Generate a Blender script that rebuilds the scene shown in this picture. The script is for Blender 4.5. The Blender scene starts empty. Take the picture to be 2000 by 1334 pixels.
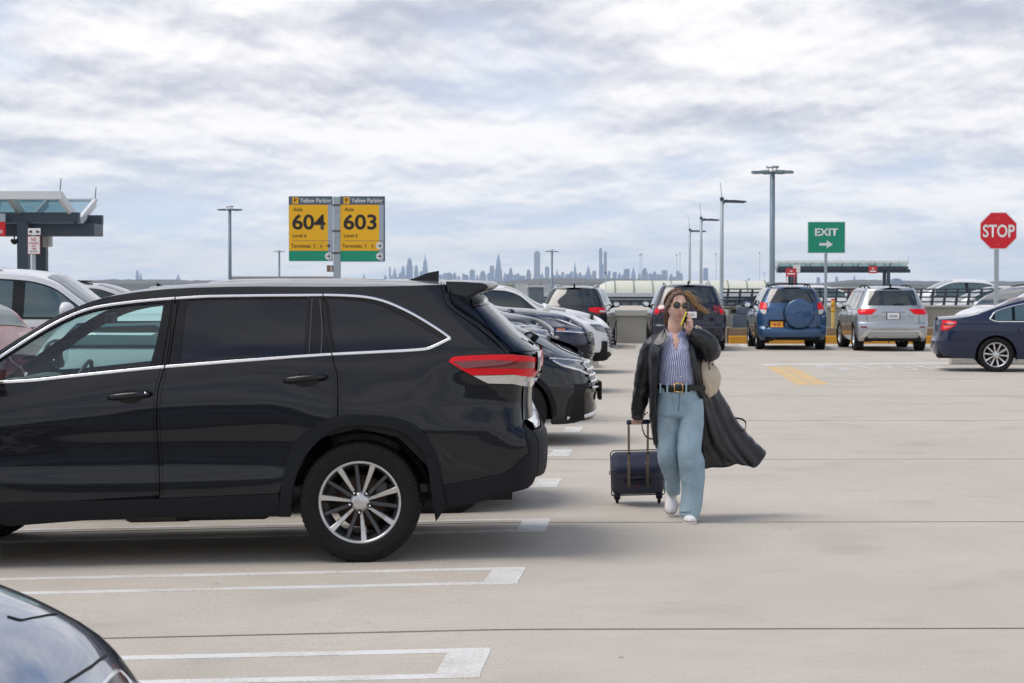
import bpy, bmesh, math, random
import numpy as np
from mathutils import Vector, Matrix
from mathutils.geometry import delaunay_2d_cdt

random.seed(7)
rng = np.random.default_rng(7)
S = bpy.context.scene
C = S.collection
PI = math.pi

# ------------------------------------------------------------------ camera
FPX = 3889.0                       # focal length in photograph pixels (70 mm on full frame)
CAMZ = 1.70
PITCH = math.atan((667 - 562) / FPX)
cam = bpy.data.cameras.new('camera')
cam.sensor_width = 36.0
cam.lens = 36.0 * FPX / 2000.0
cam.clip_start = 0.2
cam.clip_end = 80000
cam.dof.use_dof = True
cam.dof.focus_distance = 13.6
cam.dof.aperture_fstop = 11.0
camo = bpy.data.objects.new('camera', cam)
C.objects.link(camo)
camo.location = (0, 0, CAMZ)
camo.rotation_euler = (PI / 2 - PITCH, 0, 0)
S.camera = camo

# ------------------------------------------------------------------ world, sun, exposure
SUN_EL, SUN_AZ = math.radians(60), math.radians(-97)      # azimuth from +Y towards +X
world = bpy.data.worlds.new('World')
S.world = world
world.use_nodes = True
wn, wl = world.node_tree.nodes, world.node_tree.links
wn.clear()


def wnode(t, **kw):
    n = wn.new(t)
    for k, v in kw.items():
        setattr(n, k, v)
    return n


def wmath(op, a, b=None, c=None, clamp=False):
    n = wn.new('ShaderNodeMath')
    n.operation = op
    n.use_clamp = clamp
    for i, v in enumerate((a, b, c)):
        if v is None:
            continue
        if isinstance(v, (int, float)):
            n.inputs[i].default_value = v
        else:
            wl.new(v, n.inputs[i])
    return n.outputs[0]


def wrange(v, a, b, c, d):
    n = wn.new('ShaderNodeMapRange')
    n.interpolation_type = 'SMOOTHSTEP'
    wl.new(v, n.inputs[0])
    for i, k in enumerate((a, b, c, d)):
        n.inputs[i + 1].default_value = k
    return n.outputs[0]


def wmix(f, a, b):
    n = wn.new('ShaderNodeMix')
    n.data_type = 'RGBA'
    for i, v in ((0, f), (6, a), (7, b)):
        if isinstance(v, (int, float)):
            n.inputs[i].default_value = v
        elif isinstance(v, tuple):
            n.inputs[i].default_value = (*v, 1)
        else:
            wl.new(v, n.inputs[i])
    return n.outputs[2]


sky = wnode('ShaderNodeTexSky')
sky.sky_type = 'NISHITA'
sky.sun_disc = False
sky.sun_elevation = SUN_EL
sky.sun_rotation = SUN_AZ
sky.air_density = 1.0
sky.dust_density = 0.6
sky.ozone_density = 2.0
tc = wnode('ShaderNodeTexCoord')
sp = wnode('ShaderNodeSeparateXYZ')
wl.new(tc.outputs['Generated'], sp.inputs[0])
zpos = wmath('MAXIMUM', sp.outputs[2], 0.0)
den = wmath('POWER', wmath('ADD', zpos, 0.13), 0.80)
cu = wmath('DIVIDE', sp.outputs[0], den)
cv = wmath('DIVIDE', sp.outputs[1], den)
cmb = wnode('ShaderNodeCombineXYZ')
wl.new(cu, cmb.inputs[0])
wl.new(cv, cmb.inputs[1])
cmb.inputs[2].default_value = 3.7


def wnoise(scale, detail, rough, off=(0, 0, 0), stretch=(1, 1, 1), dist=0.0):
    mp = wnode('ShaderNodeMapping')
    mp.inputs['Location'].default_value = off
    mp.inputs['Scale'].default_value = stretch
    wl.new(cmb.outputs[0], mp.inputs[0])
    n = wnode('ShaderNodeTexNoise')
    n.inputs['Scale'].default_value = scale
    n.inputs['Detail'].default_value = detail
    n.inputs['Roughness'].default_value = rough
    n.inputs['Distortion'].default_value = dist
    wl.new(mp.outputs[0], n.inputs['Vector'])
    return n.outputs['Fac']


ST = (1.0, 0.72, 1)
big = wnoise(0.95, 3, 0.45, (1.3, 4.2, 0), (0.8, 1.0, 1), 0.0)         # large masses
mid = wnoise(2.0, 6, 0.5, (4.1, 1.2, 9), ST, 0.15)                      # cloud rolls
fine = wnoise(6.0, 8, 0.58, (7.1, 0.4, 2), (1.15, 0.72, 1), 0.12)          # puffs along their edges
mid_up = wnoise(2.0, 6, 0.5, (4.1, 1.2 - 0.10, 9), ST, 0.15)            # the same a little higher up: tops catch the light, bases are grey
fine_up = wnoise(6.0, 8, 0.58, (7.1, 0.4 - 0.03, 2), (1.15, 0.72, 1), 0.12)
gap = wnoise(2.0, 8, 0.55, (-3.3, 2.2, 5), ST, 0.15)                    # where the blue shows through
relief = wmath('ADD', wmath('MULTIPLY', wmath('SUBTRACT', mid, mid_up), 1.05), wmath('MULTIPLY', wmath('SUBTRACT', fine, fine_up), 0.55))
body = wmath('ADD', wmath('ADD', wmath('MULTIPLY', big, 0.50), wmath('MULTIPLY', mid, 0.30)), wmath('MULTIPLY', fine, 0.20))
shade = wmath('ADD', body, relief)
white = wrange(shade, 0.28, 0.70, 0.0, 1.0)
KSKY = 10.0                                                             # colours below are for a Background strength of 0.1
ccol = wmix(white, (0.35 * KSKY, 0.375 * KSKY, 0.45 * KSKY), (0.735 * KSKY, 0.72 * KSKY, 0.72 * KSKY))
# thin places let a pale blue through
thin = wrange(mid, 0.30, 0.46, 1.0, 0.0)
ccol = wmix(wmath('MULTIPLY', thin, 0.40), ccol, (0.50 * KSKY, 0.60 * KSKY, 0.77 * KSKY))
# near the horizon the far cloud deck washes out to a pale blue grey
hz = wrange(zpos, 0.0, 0.095, 1.0, 0.0)
hcol = wmix(wrange(shade, 0.34, 0.66, 0.0, 1.0), (0.55 * KSKY, 0.635 * KSKY, 0.75 * KSKY), (0.76 * KSKY, 0.76 * KSKY, 0.775 * KSKY))
ccol = wmix(wmath('MULTIPLY', hz, 0.85), ccol, hcol)
# blue gaps open with elevation (near the horizon one cloud hides the next)
lo = wrange(zpos, 0.05, 0.6, 0.20, 0.515)
cover = wmath('SMOOTH_MIN', wmath('MULTIPLY', wmath('SUBTRACT', gap, wmath('SUBTRACT', lo, 0.045)), 7.0), 1.0, 0.2, clamp=True)
col = wmix(cover, sky.outputs[0], ccol)
bg = wnode('ShaderNodeBackground')
bg.inputs['Strength'].default_value = 0.1
wl.new(col, bg.inputs['Color'])
wo = wnode('ShaderNodeOutputWorld')
wl.new(bg.outputs[0], wo.inputs['Surface'])

sun = bpy.data.lights.new('sun', 'SUN')
sun.energy = 1.5
sun.angle = math.radians(36)
sun.color = (1.0, 0.93, 0.84)
suno = bpy.data.objects.new('sun', sun)
C.objects.link(suno)
sd = Vector((math.sin(SUN_AZ) * math.cos(SUN_EL), math.cos(SUN_AZ) * math.cos(SUN_EL), math.sin(SUN_EL)))
suno.rotation_euler = sd.to_track_quat('Z', 'Y').to_euler()
suno.location = sd * 60

S.view_settings.view_transform = 'Standard'
S.view_settings.look = 'None'
S.view_settings.exposure = 0.62
S.view_settings.gamma = 1.0
S.view_settings.use_curve_mapping = False
S.render.engine = 'CYCLES'
S.cycles.max_bounces = 8
S.cycles.transparent_max_bounces = 16
S.cycles.use_denoising = True
S.cycles.volume_bounces = 2

# ------------------------------------------------------------------ helpers: photograph pixels to rays and points
CAMP = np.array([0.0, 0.0, CAMZ])


def ray(px, py):
    u = (px - 1000.0) / FPX
    v = (667.0 - py) / FPX
    f = np.array([0, math.cos(PITCH), -math.sin(PITCH)])
    up = np.array([0, math.sin(PITCH), math.cos(PITCH)])
    return f + u * np.array([1.0, 0, 0]) + v * up


def at(px, py, Y):
    d = ray(px, py)
    return Vector(CAMP + d * (Y / d[1]))


def gz(x, y):
    """deck height: it falls 2% to the left bays and rises very slightly away from the camera"""
    t = np.clip(-np.asarray(x, float), 0.0, 5.0)
    return -0.020 * t + np.clip((np.asarray(y, float) - 12) * 0.002, 0, 0.1)


def ground_at(px, py):
    d = ray(px, py)
    t = -CAMZ / d[2]
    for _ in range(8):
        p = CAMP + d * t
        t = (float(gz(p[0], p[1])) - CAMZ) / d[2]
    p = CAMP + d * t
    return Vector((p[0], p[1], float(gz(p[0], p[1]))))


# ------------------------------------------------------------------ materials
MATS = {}


def mat(name, col, rough=0.5, metal=0.0, spec=0.5, coat=0.0, var=0.0, vscale=6.0, bump=0.0, bscale=60.0, rvar=0.0,
        emit=None, sheen=0.0, dirt=None):
    """Principled material with a little procedural unevenness"""
    if name in MATS:
        return MATS[name]
    m = bpy.data.materials.new(name)
    m.use_nodes = True
    nt = m.node_tree
    b = nt.nodes['Principled BSDF']
    b.inputs['Base Color'].default_value = (*col, 1)
    b.inputs['Roughness'].default_value = rough
    b.inputs['Metallic'].default_value = metal
    b.inputs['Specular IOR Level'].default_value = spec
    b.inputs['Coat Weight'].default_value = coat
    b.inputs['Coat Roughness'].default_value = 0.03
    if sheen:
        b.inputs['Sheen Weight'].default_value = sheen
    tcn = nt.nodes.new('ShaderNodeTexCoord')
    if var or rvar:
        n = nt.nodes.new('ShaderNodeTexNoise')
        n.inputs['Scale'].default_value = vscale
        n.inputs['Detail'].default_value = 6
        n.inputs['Roughness'].default_value = 0.6
        nt.links.new(tcn.outputs['Object'], n.inputs['Vector'])
        if var:
            mx = nt.nodes.new('ShaderNodeMix')
            mx.data_type = 'RGBA'
            mx.inputs[6].default_value = (*[c * (1 - var) for c in col], 1)
            mx.inputs[7].default_value = (*[min(1, c * (1 + var)) for c in col], 1)
            nt.links.new(n.outputs['Fac'], mx.inputs[0])
            nt.links.new(mx.outputs[2], b.inputs['Base Color'])
        if rvar:
            mr = nt.nodes.new('ShaderNodeMapRange')
            mr.inputs[1].default_value = 0.3
            mr.inputs[2].default_value = 0.7
            mr.inputs[3].default_value = max(0.0, rough - rvar)
            mr.inputs[4].default_value = rough + rvar
            nt.links.new(n.outputs['Fac'], mr.inputs[0])
            nt.links.new(mr.outputs[0], b.inputs['Roughness'])
    if bump:
        n2 = nt.nodes.new('ShaderNodeTexNoise')
        n2.inputs['Scale'].default_value = bscale
        n2.inputs['Detail'].default_value = 4
        nt.links.new(tcn.outputs['Object'], n2.inputs['Vector'])
        bp = nt.nodes.new('ShaderNodeBump')
        bp.inputs['Strength'].default_value = bump
        bp.inputs['Distance'].default_value = 0.01
        nt.links.new(n2.outputs['Fac'], bp.inputs['Height'])
        nt.links.new(bp.outputs[0], b.inputs['Normal'])
    if emit:
        b.inputs['Emission Color'].default_value = (*emit[:3], 1)
        b.inputs['Emission Strength'].default_value = emit[3]
    MATS[name] = m
    return m


def paint(name, col, metal=0.0, rough=0.35, coat=0.9):
    """car paint: coloured base under a clear coat, with a thin uneven film of road dust"""
    if name in MATS:
        return MATS[name]
    m = mat(name, col, rough, metal, 0.15, coat)
    nt = m.node_tree
    b = nt.nodes['Principled BSDF']
    tcn = nt.nodes.new('ShaderNodeTexCoord')
    n = nt.nodes.new('ShaderNodeTexNoise')
    n.inputs['Scale'].default_value = 3.0
    n.inputs['Detail'].default_value = 8
    n.inputs['Roughness'].default_value = 0.65
    nt.links.new(tcn.outputs['Object'], n.inputs['Vector'])
    mr = nt.nodes.new('ShaderNodeMapRange')
    mr.inputs[1].default_value = 0.35
    mr.inputs[2].default_value = 0.75
    mr.inputs[3].default_value = 0.008
    mr.inputs[4].default_value = 0.03
    nt.links.new(n.outputs['Fac'], mr.inputs[0])
    nt.links.new(mr.outputs[0], b.inputs['Coat Roughness'])
    mx = nt.nodes.new('ShaderNodeMix')
    mx.data_type = 'RGBA'
    mx.inputs[6].default_value = (*col, 1)
    mx.inputs[7].default_value = (*[c * 0.97 + 0.004 for c in col], 1)
    nt.links.new(n.outputs['Fac'], mx.inputs[0])
    nt.links.new(mx.outputs[2], b.inputs['Base Color'])
    # the slight waviness of pressed steel
    n3 = nt.nodes.new('ShaderNodeTexNoise')
    n3.inputs['Scale'].default_value = 5.0
    n3.inputs['Detail'].default_value = 2
    nt.links.new(tcn.outputs['Object'], n3.inputs['Vector'])
    bp = nt.nodes.new('ShaderNodeBump')
    bp.inputs['Strength'].default_value = 0.02
    bp.inputs['Distance'].default_value = 0.02
    nt.links.new(n3.outputs['Fac'], bp.inputs['Height'])
    nt.links.new(bp.outputs[0], b.inputs['Coat Normal'])
    return m


def clear_glass(name, tint, ior=1.5, boost=0.0):
    """a single sheet of see-through tinted glass"""
    if name in MATS:
        return MATS[name]
    m = bpy.data.materials.new(name)
    m.use_nodes = True
    nt = m.node_tree
    nt.nodes.clear()
    o = nt.nodes.new('ShaderNodeOutputMaterial')
    t = nt.nodes.new('ShaderNodeBsdfTransparent')
    t.inputs[0].default_value = (*tint, 1)
    g = nt.nodes.new('ShaderNodeBsdfGlossy')
    g.inputs['Roughness'].default_value = 0.01
    # Schlick's curve from the facing angle: the same from both sides of a thin sheet
    f0 = ((ior - 1) / (ior + 1)) ** 2
    lw = nt.nodes.new('ShaderNodeLayerWeight')
    lw.inputs[0].default_value = 0.5
    pw = nt.nodes.new('ShaderNodeMath')
    pw.operation = 'POWER'
    pw.inputs[1].default_value = 5.0
    ma = nt.nodes.new('ShaderNodeMath')
    ma.operation = 'MULTIPLY_ADD'
    ma.inputs[1].default_value = 1 - f0
    ma.inputs[2].default_value = f0 + boost
    mx = nt.nodes.new('ShaderNodeMixShader')
    nt.links.new(lw.outputs['Facing'], pw.inputs[0])
    nt.links.new(pw.outputs[0], ma.inputs[0])
    nt.links.new(ma.outputs[0], mx.inputs[0])
    nt.links.new(t.outputs[0], mx.inputs[1])
    nt.links.new(g.outputs[0], mx.inputs[2])
    nt.links.new(mx.outputs[0], o.inputs[0])
    MATS[name] = m
    return m


M_RUBBER = mat('rubber', (0.0065, 0.0065, 0.007), 0.75, spec=.3, var=0.35, vscale=9, bump=0.2, bscale=200)
M_TRIM = mat('black_plastic', (0.0065, 0.008, 0.0115), 0.55, spec=.22, var=0.25, vscale=7, bump=0.25, bscale=400)
M_GLOSSBLACK = mat('gloss_black', (0.004, 0.004, 0.006), 0.10, spec=.35, rvar=0.05)
M_CHROME = mat('chrome', (0.82, 0.82, 0.83), 0.13, 1.0, rvar=0.05, vscale=12)
M_SILVER = mat('alloy_silver', (0.62, 0.63, 0.64), 0.3, 0.9, rvar=0.08, vscale=14)
M_MACHINED = mat('machined_alloy', (0.55, 0.55, 0.54), 0.3, 0.85, rvar=0.06, vscale=20)
M_DARKALLOY = mat('dark_alloy', (0.075, 0.078, 0.085), 0.38, 0.6, rvar=0.08)
M_DARK = mat('underbody_black', (0.008, 0.008, 0.008), 0.85, var=0.4)
M_TINT = mat('privacy_glass', (0.003, 0.005, 0.011), 0.012, spec=0.45, rvar=0.008)
M_GLASSDK = mat('dark_window_glass', (0.018, 0.026, 0.03), 0.015, spec=0.7, coat=0.35, rvar=0.01)
M_GLASS = clear_glass('tinted_window_glass', (0.72, 0.92, 0.89), 1.45, 0.04)
M_REDLENS = mat('red_lens', (0.74, 0.004, 0.014), 0.25, spec=.2, coat=0.25, var=0.25, vscale=25)
M_DARKRED = mat('dark_red_lens', (0.16, 0.006, 0.008), 0.1, coat=1.0, var=0.3, vscale=25)
M_CLEARLENS = mat('clear_lens', (0.62, 0.60, 0.56), 0.12, 0.15, coat=1.0, var=0.2, vscale=30)
M_HEADLAMP = mat('headlamp_glass', (0.20, 0.21, 0.22), 0.08, 0.35, coat=1.0, var=0.6, vscale=14)
M_AMBER = mat('amber_lens', (0.7, 0.16, 0.02), 0.15, coat=1.0, var=0.1)
M_RUST = mat('rusty_disc', (0.085, 0.05, 0.032), 0.6, 0.5, var=0.4, vscale=20)
M_STEEL = mat('galvanised_steel', (0.42, 0.44, 0.46), 0.45, 0.6, var=0.15, vscale=8, rvar=0.1)
M_PLATE = mat('number_plate_white', (0.72, 0.72, 0.72), 0.4, var=0.06)
M_SEAT = mat('seat_leather', (0.05, 0.05, 0.052), 0.55, var=0.25)
M_SEATPALE = mat('seat_grey_leather', (0.32, 0.31, 0.29), 0.55, var=0.15)


# ------------------------------------------------------------------ object making
def uname(name):
    if name not in bpy.data.objects:
        return name
    return name                                          # Blender adds its own suffix


def link(name, data, parent=None, loc=None, label=None, cat=None, group=None, kind=None):
    o = bpy.data.objects.new(name, data)
    C.objects.link(o)
    if parent is not None:
        o.parent = parent
    if loc is not None:
        o.location = loc
    tag(o, label, cat, group, kind)
    return o


def tag(o, label=None, cat=None, group=None, kind=None):
    if label:
        o['label'] = label
    if cat:
        o['category'] = cat
    if group:
        o['group'] = group
    if kind:
        o['kind'] = kind
    return o


def thing(name, label, cat, loc=(0, 0, 0), rz=0.0, group=None):
    o = link(name, None, None, loc, label, cat, group)
    o.rotation_euler = (0, 0, rz)
    o.empty_display_size = 0.2
    return o


class MB:
    """collects shapes into ONE mesh; each call may carry its own material"""

    def __init__(s):
        s.v, s.f, s.m, s.n, s.mats, s.smooth = [], [], [], [], [], []

    def mi(s, m):
        if m not in s.mats:
            s.mats.append(m)
        return s.mats.index(m)

    def add(s, v, f, m, n=None, smooth=False):
        o = len(s.v)
        k = s.mi(m)
        s.v.extend([tuple(p) for p in v])
        for q in f:
            s.f.append(tuple(i + o for i in q))
            s.m.append(k)
            s.smooth.append(smooth)
        s.n.extend([tuple(p) for p in n] if n is not None else [(0, 0, 0)] * len(v))
        return s

    def box(s, lo, hi, m, M=None):
        x0, y0, z0 = lo
        x1, y1, z1 = hi
        v = [(x0, y0, z0), (x1, y0, z0), (x1, y1, z0), (x0, y1, z0), (x0, y0, z1), (x1, y0, z1), (x1, y1, z1), (x0, y1, z1)]
        if M is not None:
            v = [tuple(M @ Vector(p)) for p in v]
        return s.add(v, [(0, 3, 2, 1), (4, 5, 6, 7), (0, 1, 5, 4), (1, 2, 6, 5), (2, 3, 7, 6), (3, 0, 4, 7)], m)

    def bbox(s, lo, hi, m, b=0.01, M=None, seg=2):
        """bevelled box"""
        bm = bmesh.new()
        bmesh.ops.create_cube(bm, size=1)
        for v in bm.verts:
            v.co = Vector([(lo[i] + hi[i]) / 2 + v.co[i] * (hi[i] - lo[i]) for i in range(3)])
        bmesh.ops.bevel(bm, geom=bm.edges[:], offset=b, segments=seg, profile=0.5, affect='EDGES')
        return s.bm(bm, m, M)

    def bm(s, bm, m, M=None, smooth=False):
        if M is not None:
            bm.transform(M)
        bm.verts.ensure_lookup_table()
        bm.verts.index_update()
        s.add([v.co[:] for v in bm.verts], [[v.index for v in f.verts] for f in bm.faces], m, smooth=smooth)
        bm.free()
        return s

    def prism(s, pts, y0, y1, m, plane='xz', M=None):
        """a polygon extruded; pts in the plane, y0..y1 along the third axis"""
        n = len(pts)

        def P(a, b, c):
            return {'xz': (a, c, b), 'xy': (a, b, c), 'yz': (c, a, b)}[plane]
        v = [P(a, b, y0) for a, b in pts] + [P(a, b, y1) for a, b in pts]
        if M is not None:
            v = [tuple(M @ Vector(p)) for p in v]
        f = [tuple(range(n)), tuple(range(2 * n - 1, n - 1, -1))]
        for i in range(n):
            j = (i + 1) % n
            f.append((i, i + n, j + n, j))
        return s.add(v, f, m)

    def tube(s, pts, r, m, k=8, cap=True, smooth=True, flat=None):
        """a round bar along a path; r a number or one per point"""
        pts = [Vector(p) for p in pts]
        n = len(pts)
        rr = [r] * n if isinstance(r, (int, float)) else list(r)
        v = []
        t0 = (pts[1] - pts[0]).normalized()
        a = t0.orthogonal().normalized()
        for i, p in enumerate(pts):
            t = (pts[min(i + 1, n - 1)] - pts[max(i - 1, 0)]).normalized()
            a = (a - t * a.dot(t)).normalized()
            b = t.cross(a)
            for q in range(k):
                an = 2 * PI * q / k
                v.append(p + (a * math.cos(an) + b * math.sin(an)) * rr[i])
        f = []
        for i in range(n - 1):
            for q in range(k):
                q2 = (q + 1) % k
                f.append((i * k + q, i * k + q2, (i + 1) * k + q2, (i + 1) * k + q))
        if cap:
            f.append(tuple(range(k - 1, -1, -1)))
            f.append(tuple(range((n - 1) * k, n * k)))
        return s.add(v, f, m, smooth=smooth)

    def lathe(s, prof, m, k=32, axis='z', M=None, smooth=True, a0=0.0, a1=2 * PI):
        """profile [(radius, height)] turned round an axis"""
        full = abs(a1 - a0 - 2 * PI) < 1e-6
        kk = k if full else k + 1
        v, f = [], []
        for r, h in prof:
            for q in range(kk):
                an = a0 + (a1 - a0) * q / k
                c, d = r * math.cos(an), r * math.sin(an)
                v.append({'z': (c, d, h), 'y': (c, h, d), 'x': (h, c, d)}[axis])
        if M is not None:
            v = [tuple(M @ Vector(p)) for p in v]
        for i in range(len(prof) - 1):
            for q in range(kk if full else k):
                q2 = (q + 1) % kk
                f.append((i * kk + q, i * kk + q2, (i + 1) * kk + q2, (i + 1) * kk + q))
        return s.add(v, f, m, smooth=smooth)

    def grid(s, P, m, N=None, closed=False, smooth=True, flip=False):
        """P: array (rows, cols, 3)"""
        P = np.asarray(P)
        r, c = P.shape[:2]
        f = []
        cc = c if closed else c - 1
        for i in range(r - 1):
            for j in range(cc):
                j2 = (j + 1) % c
                q = (i * c + j, i * c + j2, (i + 1) * c + j2, (i + 1) * c + j)
                f.append(q[::-1] if flip else q)
        return s.add(P.reshape(-1, 3), f, m, None if N is None else np.asarray(N).reshape(-1, 3), smooth)

    def build(s, name, parent=None, loc=None, label=None, cat=None, group=None, kind=None, fix=False):
        me = bpy.data.meshes.new(name)
        me.from_pydata(s.v, [], s.f)
        for m in s.mats:
            me.materials.append(m)
        me.polygons.foreach_set('material_index', s.m)
        N = np.asarray(s.n, float)
        has = np.abs(N).sum(1) > 0
        if has.any():
            me.polygons.foreach_set('use_smooth', [True] * len(s.f))
            me.update()
            if not has.all():
                vn = np.zeros(len(s.v) * 3)
                me.vertices.foreach_get('normal', vn)
                N[~has] = vn.reshape(-1, 3)[~has]
            me.normals_split_custom_set_from_vertices([tuple(n) for n in N])
        else:
            me.polygons.foreach_set('use_smooth', s.smooth)
        me.update()
        if fix:
            b = bmesh.new()
            b.from_mesh(me)
            bmesh.ops.recalc_face_normals(b, faces=b.faces[:])
            b.to_mesh(me)
            b.free()
        return link(name, me, parent, loc, label, cat, group, kind)


def text(s, size, m, name='lettering', parent=None, loc=(0, 0, 0), rot=(PI / 2, 0, 0), align='CENTER', weight=0.0, depth=0.002,
         sx=1.0, space=1.0, label=None):
    cu_ = bpy.data.curves.new(name, 'FONT')
    cu_.body = s
    cu_.size = size
    cu_.align_x = align
    cu_.align_y = 'CENTER'
    cu_.offset = weight
    cu_.extrude = depth
    cu_.space_character = space
    cu_.resolution_u = 6
    cu_.fill_mode = 'BOTH'
    o = bpy.data.objects.new(name, cu_)
    C.objects.link(o)
    dg = bpy.context.evaluated_depsgraph_get()
    me = bpy.data.meshes.new_from_object(o.evaluated_get(dg))
    bpy.data.objects.remove(o)
    bpy.data.curves.remove(cu_)
    me.materials.clear()
    me.materials.append(m)
    o = link(name, me, parent, loc, label)
    o.rotation_euler = rot
    o.scale = (sx, 1, 1)
    return o


def copy_tree(o, parent=None):
    c = o.copy()
    C.objects.link(c)
    if parent is not None:
        c.parent = parent
    for ch in list(o.children):
        copy_tree(ch, c)
    return c


# ------------------------------------------------------------------ smooth curves through points
def pchip(xs, ys, q):
    xs, ys, q = np.asarray(xs, float), np.asarray(ys, float), np.asarray(q, float)
    h = np.diff(xs)
    d = np.diff(ys) / h
    m = np.zeros_like(xs)
    if len(xs) > 2:
        w1, w2 = 2 * h[1:] + h[:-1], h[1:] + 2 * h[:-1]
        ok = d[:-1] * d[1:] > 0
        with np.errstate(divide='ignore', invalid='ignore'):
            hm = (w1 + w2) / (w1 / d[:-1] + w2 / d[1:])
        m[1:-1] = np.where(ok, hm, 0)
    m[0], m[-1] = d[0], d[-1]
    i = np.clip(np.searchsorted(xs, q) - 1, 0, len(xs) - 2)
    t = np.clip((q - xs[i]) / h[i], 0, 1)
    t2, t3 = t * t, t * t * t
    return ((2 * t3 - 3 * t2 + 1) * ys[i] + (t3 - 2 * t2 + t) * h[i] * m[i] + (-2 * t3 + 3 * t2) * ys[i + 1] + (t3 - t2) * h[i] * m[i + 1])


class Curve1:
    def __init__(s, pts, n=500, blur=0):
        pts = sorted(pts)
        s.x = np.linspace(pts[0][0], pts[-1][0], n)
        s.y = pchip([p[0] for p in pts], [p[1] for p in pts], s.x)
        for _ in range(blur):
            e = s.y.copy()
            e[1:-1] = (s.y[:-2] + s.y[1:-1] * 2 + s.y[2:]) / 4
            s.y = e

    def __call__(s, q):
        return np.interp(q, s.x, s.y)


def resample(poly, sp):
    out = []
    n = len(poly)
    for i in range(n):
        a, b = np.array(poly[i], float), np.array(poly[(i + 1) % n], float)
        k = max(1, int(math.ceil(np.linalg.norm(b - a) / sp)))
        for j in range(k):
            out.append(a + (b - a) * j / k)
    return np.array(out)


def smooth_poly(poly, it=2, closed=True):
    """corner cutting: rounds a traced outline"""
    p = [np.array(q, float) for q in poly]
    for _ in range(it):
        o = []
        n = len(p)
        for i in range(n if closed else n - 1):
            a, b = p[i], p[(i + 1) % n]
            o += [a * 0.75 + b * 0.25, a * 0.25 + b * 0.75]
        if not closed:
            o = [p[0]] + o[1:-1] + [p[-1]]
        p = o
    return [tuple(q) for q in p]


def pip(pts, poly):
    x, y = pts[:, 0], pts[:, 1]
    ins = np.zeros(len(pts), bool)
    n = len(poly)
    j = n - 1
    for i in range(n):
        xi, yi = poly[i]
        xj, yj = poly[j]
        if yi != yj:
            c = ((yi > y) != (yj > y)) & (x < (xj - xi) * (y - yi) / (yj - yi) + xi)
            ins ^= c
        j = i
    return ins


def dist_to(pts, bp):
    d = np.full(len(pts), 1e9)
    for i in range(0, len(bp), 64):
        b = bp[i:i + 64]
        d = np.minimum(d, np.sqrt(((pts[:, None, :] - b[None]) ** 2).sum(2)).min(1))
    return d


def mesh2d(poly, holes, sp, gridpts=None):
    """fine triangulation of a polygon with holes; returns points, triangles, boundary loops"""
    loops = [resample(poly, sp)] + [resample(h, sp) for h in holes]
    bp = np.concatenate(loops)
    x0, z0 = bp.min(0)
    x1, z1 = bp.max(0)
    if gridpts is None:
        gx, gy = np.meshgrid(np.arange(x0 + sp * 0.5, x1, sp), np.arange(z0 + sp * 0.5, z1, sp))
        gx = gx + (np.arange(gx.shape[0]) % 2)[:, None] * sp * 0.5
        g = np.stack([gx.ravel(), gy.ravel()], 1)
    else:
        g = gridpts
    P0 = loops[0]
    if len(g):
        k = pip(g, P0)
        for h in loops[1:]:
            k &= ~pip(g, h)
        g = g[k]
        if len(g):
            g = g[dist_to(g, bp) > sp * 0.45]
    allp = np.concatenate([bp, g]) if len(g) else bp
    edges, idx, o = [], [], 0
    for lp in loops:
        n = len(lp)
        edges += [(o + i, o + (i + 1) % n) for i in range(n)]
        idx.append(list(range(o, o + n)))
        o += n
    vo, _, fo, ov, _, _ = delaunay_2d_cdt([Vector(p) for p in allp], edges, [], 0, 1e-6)
    V = np.array([v[:] for v in vo])
    remap = {}
    for i, src in enumerate(ov):
        for q in src:
            remap[q] = i
    T = np.array([f for f in fo if len(f) == 3])
    cen = V[T].mean(1)
    k = pip(cen, P0)
    for h in loops[1:]:
        k &= ~pip(cen, h)
    T = T[k]
    loops_i = [[remap[i] for i in lp if i in remap] for lp in idx]
    return V, T, loops_i
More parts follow.
